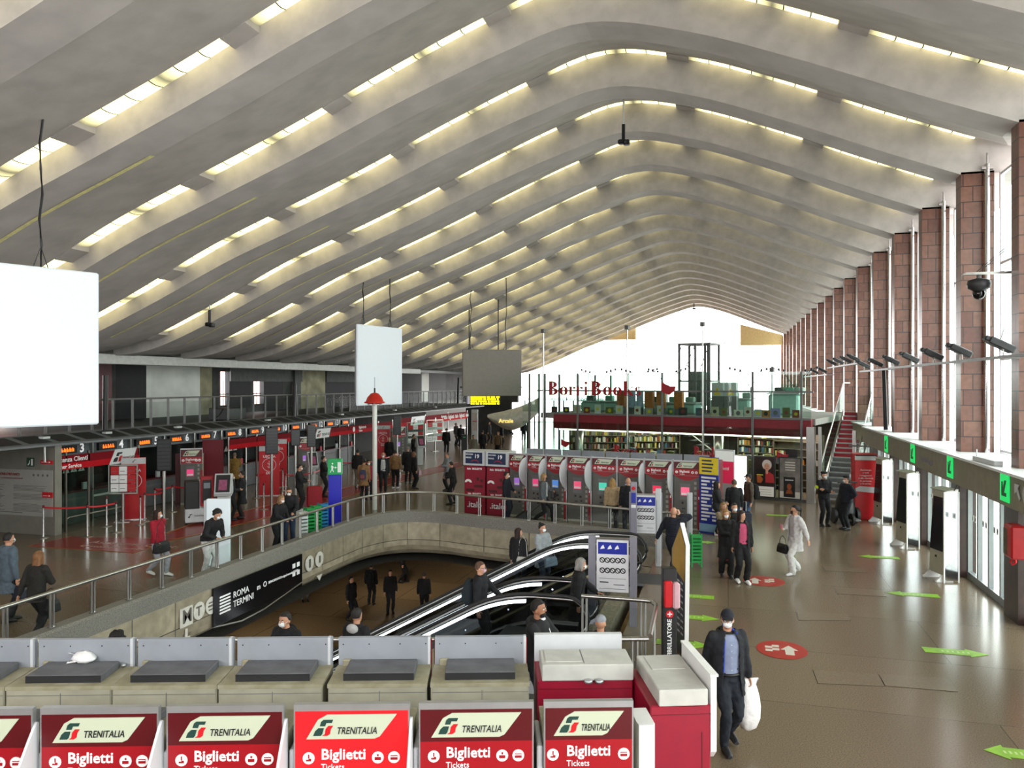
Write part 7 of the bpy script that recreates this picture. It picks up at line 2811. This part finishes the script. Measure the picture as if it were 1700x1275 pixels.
ob('lanyard', MB().tube([(.05, -.10, 1.46), (.06, -.165, 1.3), (.06, -.168, 1.05)], .006, 5), ltxt_m, t)

P = person('person in a grey and white mesh cap seen from behind, low beyond the crimson machines', 997, 1034, 1.72, 160, top='3c3f45', bottom='23262c', Dp=11.55, cap='8e9298', style='capback', hair='3a2a20', mask=False, near=True, skin=SKIN)
P[0].location.z = -.5
P = person('dark-haired man with white mask in black jacket just behind the grey panels', 480, 1006, 1.76, -25, top='101216', bottom='14161a', Dp=11.7, near=True, arms=('read', 'read'), lean=.12, wide=1.12, hood='101216')
P[0].location.z = -.5
P = person('person with black curly hair just showing over the left grey panel', 195, 1056, 1.66, 180, top='15161a', Dp=11.3, style='curly', hair='0e0c0c', mask=False)
P[0].location.z = -.6 + .0
ld2 = MB().box(-11.0, -9.85, 8.4, 12.4, -.72, -.6).box(-11.0, -10.8, 8.4, 12.4, -4.4, -.7)
struct('floor_landing_left', ld2, granite)
P = person('person in black with pale hood collar behind the grey panels, left of the escalator', 592, 1016, 1.7, 150, top='141519', Dp=12.0, mask=False, hood='b8b8b8', hair='1a1512')
P[0].location.z = -.5
# ---- on the escalators
P = person('man with glasses and pink mask in dark jacket on the nearer escalator', 797, 932, 1.76, 78, top='11141b', bottom='14161c', hair='5a4030', Yp=13.95, glasses=True, near=True,
           maskc=mat('pink mask', 'c9a8b8', .7, var=0), arms=('down', 'railr'), hem=.8)
backpack(P, 'dark teal backpack on the man with the pink mask', '16262e', 1.2, accent='1c3a44')
P = person('grey-haired woman with white mask in a black coat on the nearer escalator', 957, 926, 1.64, 85, top='101114', bottom='101114', hair='8f8c88', style='bob', Yp=13.95, near=True, arms=('down', 'railr'), hem=.55, lean=.12)
P = person('woman with long brown hair and pale shoulder bag on the farther escalator', 861, 877, 1.63, 150, top='15151a', bottom='181a20', hair='2c1a14', style='long', Yp=18.8, mask=False, turn=-60)
handbag(P, 'pale grey shoulder bag on the brown-haired woman on the farther escalator', (-.2, .12, .78), 'b8b6ae', strap=.55)
P = person('woman in a light grey coat with white mask on the farther escalator', 900, 869, 1.66, 40, top='8d9294', bottom='3c4450', hair='1a1412', style='bun', Yp=18.8, arms=('read', 'read'), hem=.6)
handbag(P, 'light blue bag at the hip of the woman in the grey coat', (.18, -.12, .62), 'a8bccb', strap=.3, w=.2)
# ---- lower level
for (u, v, f, kw, lb) in ((583, 957, 60, dict(top='141210'), 'dark figure with a small bag, leftmost on the lower floor'), (616, 935, 170, dict(top='121110', hair='14100e'), 'dark figure with backpack seen from behind on the lower floor'),
                          (648, 946, 20, dict(top='131110'), 'dark standing figure third from the left on the lower floor'), (704, 950, 180, dict(top='16171a', hair='4a3c30'), 'broad man seen from behind low beside the farther escalator'),
                          (668, 905, 90, dict(top='131110'), 'far walking figure pulling a case on the lower floor'), (506, 930, 30, dict(top='1a1a1c', bottom='5a5a58'), 'figure in grey trousers deep on the lower floor')):
    P = person(lb, u, v, 1.72, f, z0=-4.4, mask=False, stride=.35 if f in (60, 90) else 0, **kw)
    if u == 616:
        backpack(P, 'black backpack on the figure on the lower floor', '0f1012')
# ---- left side, near
P = person('man in a blue-grey coat cut off at the left edge, seen from behind', 14, 884, 1.78, 150, top='4f5d68', bottom='1a1a1e', hair='14110f', hem=.60, stride=.3, mask=True, arms=('down', 'fwd'))
handbag(P, 'dark case in the hand of the man at the left edge', (-.32, -.05, .52), '1a2030', strap=.1)
P = person('woman with long brown to blond hair in a dark jacket, second from the left edge', 60, 917, 1.63, 165, top='26241f', bottom='141416', hair='7a5230', style='long', stride=.45, mask=False, arms=('phone', 'bck'), hem=.78, lean=.08)
handbag(P, 'black bag with stiff handle beside the woman with blond hair ends', (-.26, -.1, .58), '0f0f11', strap=.2)
P = person('woman in a red jacket with dark curly hair walking right', 262, 846, 1.62, 70, top='a0122a', bottom='9a9da4', shoes='d8d8d4', hair='2a1512', style='long', stride=.6, arms=('fwd', 'bck'), turn=20)
handbag(P, 'large black shoulder bag of the woman in the red jacket', (-.12, -.24, .66), '111113', strap=.55, w=.22, hh=.26)
P = person('young man with curly black hair leaning on the handrail, white trousers', 352, 858, 1.74, 62, top='1c1d1f', bottom='c8c8c6', shoes='c8c8c6', hair='100d0d', style='curly', lean=.55, arms=('rail', 'rail'), foot=True, stride=.15, hood='8f8f8c') if False else \
    person('young man with curly black hair leaning on the handrail, white trousers', 343, 955, 1.74, 62, top='1c1d1f', bottom='c8c8c6', shoes='c8c8c6', hair='100d0d', style='curly', lean=.5, arms=('rail', 'rail'), XY=(-12.25, 16.05), stride=.1)
P = person('blond woman in black jacket with white mask at the balustrade', 462, 831, 1.62, 65, top='18181b', bottom='15161a', hair='8a6a44', style='long', arms=('rail', 'rail'), lean=.3, XY=(-12.22, 18.95))
P = person('man with dark glasses and white mask beside the blond woman at the balustrade', 489, 821, 1.78, 15, top='1a1b1f', bottom='22304a', hair='3c2c22', arms=('rail', 'rail'), glasses='dark', lean=.36, XY=(-12.3, 19.75))
P = person('man in dark clothes looking at his phone beside the red suitcase', 497, 771, 1.74, 95, top='1c1c20', bottom='17181c', shoes='c8c8c8', hair='1c1512', arms=('phone', 'phone'))
suitcase('large red suitcase standing beside the man with the phone', 522, 843, 'a01020', YAW + .3, 1.25)
P = person('woman in a long dark coat facing left at the screen kiosk', 402, 782, 1.66, -75, top='23252a', bottom='141416', hair='14100f', arms=('phone', 'phone'), hem=.55)
P = person('grey-haired person at the screen kiosk opposite the woman in the dark coat', 384, 786, 1.62, 110, top='2c2e36', bottom='1a1b20', hair='8c8a86', arms=('phone', 'down'))
P = person('person in a mustard coat leaning towards the counters', 390, 752, 1.72, -150, top='8a6a30', bottom='3a3228', hair='8a7a68', arms=('phone', 'down'), hem=.6, lean=.12)
P = person('dark-haired person behind the green and blue pillar', 537, 757, 1.7, 100, top='16171a', bottom='16171a', hair='0f0d0c', arms=('phone', 'phone'))
P = person('woman in a tan coat with a colourful backpack, seen from behind', 604, 762, 1.66, 178, top='8e6a46', bottom='16171b', hair='17100e', style='curly', mask=False, hem=.62, arms=('down', 'down'))
backpack(P, 'small colourful backpack on the woman in the tan coat', '3a3c58', 1.16, .82, '8c4a50')
P = person('person in black seen from behind at the belts, left of the lamp pole', 594, 746, 1.76, 170, top='101114', bottom='6c685e', hair='100e0d', mask=False)
P = person('girl in a crimson jacket with white mask in the queue', 612, 764, 1.6, 20, top='8a1030', bottom='1a1a1e', hair='18110f', style='bob')
P = person('balding man with white mask and open dark suit beside the lamp pole', 636, 751, 1.76, 12, top='16181e', bottom='14151a', hair='4a3a30', style='bald', openj='b8b8b8')
P = person('person in black with tan panelled jacket seen from behind', 656, 747, 1.74, 175, top='7c5c38', bottom='141417', shoes='a8a8a8', hair='15110f', mask=False)
P = person('person in long black coat right of the tan jacket, seen from behind', 677, 741, 1.76, 170, top='101114', bottom='121316', hair='7c7a76', hem=.6, mask=False)
P = person('woman in black with brown hair carrying a white and pink bag', 687, 750, 1.66, 120, top='121316', bottom='121316', hair='6a4a30', style='bob', mask=False)
handbag(P, 'white and pink shopping bag of the woman in black', (.1, -.3, .62), 'c8a8b8', strap=.12)
P = person('bald man in black jacket standing under the far gantry', 646, 726, 1.76, 165, top='121316', bottom='15161a', style='bald', mask=False)
P = person('masked man in black using the far screen kiosk', 687, 721, 1.76, 70, top='101114', bottom='101114', hair='1c1512', arms=('phone', 'down'))
P = person('person in a light grey hooded coat looking at a phone, alone on the open floor', 743, 751, 1.7, -70, top='787b80', bottom='1a1b1f', hair='5a4a40', arms=('phone', 'phone'), hem=.58, mask=False, hood='787b80')
P = person('person in black hooded jacket and striped track trousers', 753, 767, 1.68, -100, top='121316', bottom='16161a', hair='1a1512', arms=('phone', 'phone'), stride=.25, mask=False, lean=.15, hood='121316')
for s in (0,):
    ob('trouser_stripes', MB().tube([(-.115, -.0, .85), (-.125, -.02, .5), (-.12, -.0, .15)], .010, 5).tube([(.115, -.0, .85), (.125, -.02, .5), (.12, -.0, .15)], .010, 5), mat('stripe rose', 'c89aa0', .6, var=0), P[0])
# ---- far walkway
far = [(741, 711, 175, '16171c', 0, 'dark figure walking away beneath the far red board'), (757, 702, 60, '2a1c1a', 0, 'figure in brown beside the black cabinet'), (765, 705, 180, '14151a', 0, 'dark figure just left of the black cabinet'),
       (786, 700, 90, 'b0aeaa', 0, 'figure in a white top at the grey totem'), (801, 714, 170, '1a1b20', 0, 'dark figure right of the grey totem'), (786, 722, 20, '6a6458', 0, 'figure with a pale rucksack low beside the totem'),
       (827, 716, -30, '6e5a40', .1, 'figure in tan coat near the silver canopy'), (833, 704, 100, '20242e', 0, 'figure in dark blue left of the striding man'), (847, 692, -90, '101116', .8, 'dark man striding under the silver canopy'),
       (869, 698, 10, '121318', 0, 'dark slim figure at the left end of the bookshop glass'), (812, 700, 60, '1c1c20', .4, 'small figure near the bright doorway')]
for (u, v, f, c, st_, lb) in far:
    person(lb, u, v, 1.72, f, top=c, bottom='18191d', stride=st_, mask=False)
# ---- middle
P = person('woman in navy with white mask in front of the red italo machines', 841, 864, 1.68, 70, top='151b2a', bottom='1c2433', hair='14100f', style='short', glasses='dark', arms=('down', 'read'), turn=10, foot=True)
P = person('blond woman in grey jacket striding past the machine row', 903, 869, 1.68, 70, top='54585c', bottom='111215', hair='9a7a4c', style='bob', stride=.85, openj='d0d0d0', arms=('down', 'phone'), maskc=black_m, shoes='14141a', foot=True)
handbag(P, 'small black bag held in front by the striding blond woman', (.18, -.3, .90), '121214', strap=.1)
P = person('woman with long blond hair seen from behind at the fifth machine', 1017, 795, 1.68, 175, top='a8906e', bottom='131417', hair='a8824c', style='long', mask=False, shoes='d8d8d8')
P = person('man in a dark jumper seen from behind at the sixth machine', 1043, 793, 1.76, 178, top='13161f', bottom='171c28', style='bald', mask=False)
P = person('man in a navy quilted jacket on the phone beside the slanted totem', 1118, 962, 1.74, 140, top='151b2e', bottom='141b2b', hair='a89c90', style='bald', arms=('ear', 'out'), stride=.35, foot=True, mask=False, wide=1.06, turn=30, near=True, shoes='15161c')
q = MB()
for i in range(9):
    z = .92 + i * .055
    q.tube([(.178 * math.cos(a_) * (1.06), .142 * math.sin(a_) * 1.04, z) for a_ in [j * PI / 8 for j in range(17)]], .016, 5, caps=False)
ob('quilting', q, cloth('151b2e'), P[0])
P = person('woman with long dark hair in patterned jacket at the blue price board', 1190, 799, 1.68, 80, top='2e3234', bottom='121316', shoes='d4d4d4', hair='17110f', style='long', arms=('read', 'read'), mask=False)
P = person('man in dark jacket seen from behind before the white lit panel', 1219, 796, 1.72, 175, top='14171c', bottom='24334c', hair='5a4c3c', mask=False)
P = person('man in olive jacket and cap with black backpack facing left', 1243, 787, 1.78, -85, top='50463a', bottom='4a6484', shoes='c8c8c8', hair='2a2420', cap='2c2c30')
backpack(P, 'black backpack on the man in the olive jacket', '111214')
suitcase('dark suitcase with raised handle beside the man in the olive jacket', 1236, 882, '1c2436', YAW, .95)
P = person('person in a beige jacket walking behind the blond woman in black', 1201, 834, 1.6, 20, top='8a7a60', bottom='8a2028', hair='8a6a44', style='bob', arms=('cross', 'cross'), mask=False)
P = person('dark-haired masked person just behind the walking couple', 1219, 835, 1.68, 0, top='1a1b1f', bottom='16171a', hair='2a1c14', style='short')
P = person('blond woman with white mask in a long black coat walking towards us', 1205, 846, 1.64, -5, top='131417', bottom='131417', hair='9a7444', style='bob', stride=.2, hem=.50, flare=.02, arms=('cross', 'down'), shoes='202020')
handbag(P, 'black handbag with metal chain carried by the blond woman', (.27, -.05, .55), '0f0f11', strap=.2)
P = person('woman in black leather jacket over a pink top with white trainers', 1231, 848, 1.70, 5, top='121316', bottom='101114', hair='2a1412', style='bob', openj='b8486a', stride=.2, shoes='e4e4e4', flare=.015, mask=False, turn=35)
P = person('woman in white coat and trousers with black mask walking left', 1320, 839, 1.70, -72, top='c9c6c6', bottom='d2d2d0', shoes='e0e0e0', hair='120d0d', style='pony', stride=.45, arms=('phone', 'out'), maskc=black_m, openj='a8a4a6', hem=.66, flare=.03, turn=-15)
handbag(P, 'black handbag held by the woman in the white coat', (-.2, -.22, .52), '141416', strap=.2)
ob('phone', MB().box(-.04, .04, -.01, .01, 0, .12), mat('phone pink', 'c87888', .4, var=0), P[0]).location = (-.08, -.36, 1.16)
P = person('guard in black uniform and beret with crossed arms and a yellow armband', 1368, 783, 1.80, 5, top='14161a', bottom='101216', beret='111318', hair='1a1512', arms=('cross', 'cross'), hem=.84)
ob('armband', MB().tube([(-.215, .0, 1.30), (-.235, .0, 1.22)], .074, 10), mat('armband yellow', 'c8dc2a', .6, var=0), P[0])
P = person('heavier guard in navy with dark cap seen side on, right of the first guard', 1405, 790, 1.74, -75, top='161d2e', bottom='141922', beret='151822', hair='2a2420', arms=('hip', 'hip'), wide=1.18)
# inside the shop
P = person('person in black behind the shop window glass', 1151, 718, 1.7, 90, top='141416', mask=False, Yp=34.7, hair='1c1512')
P[0].location.z = .01
P = person('dark-haired shopper right of the staircase in the shop window', 1216, 716, 1.72, -40, top='2a2426', mask=False, Yp=35.4, hair='17110e', style='long')
P[0].location.z = .01

# evaluate the voxel surfaces once and keep plain meshes
fold_tex = bpy.data.textures.new('folds', 'CLOUDS')
fold_tex.noise_scale = .085
fold_tex.noise_depth = 1
for o, vs, sm in REMESH:
    md = o.modifiers.new('surface', 'REMESH')
    cloth_like = o.name.split('.')[0] in ('jacket', 'trousers')
    md.mode = 'VOXEL'
    md.voxel_size = vs / max(1e-6, 1.0)
    md.use_smooth_shade = True
    m2 = o.modifiers.new('smooth', 'SMOOTH')
    m2.factor = .5
    m2.iterations = sm + 1
    if cloth_like:
        m3 = o.modifiers.new('folds', 'DISPLACE')
        m3.texture = fold_tex
        m3.strength = .028
        m3.mid_level = .5
        m3.texture_coords = 'LOCAL'
bpy.context.view_layer.update()
dg = bpy.context.evaluated_depsgraph_get()
done = []
for o, vs, sm in REMESH:
    me = bpy.data.meshes.new_from_object(o.evaluated_get(dg))
    me.name = o.name
    done.append((o, me))
for o, me in done:
    o.modifiers.clear()
    old = o.data
    o.data = me
    bpy.data.meshes.remove(old)
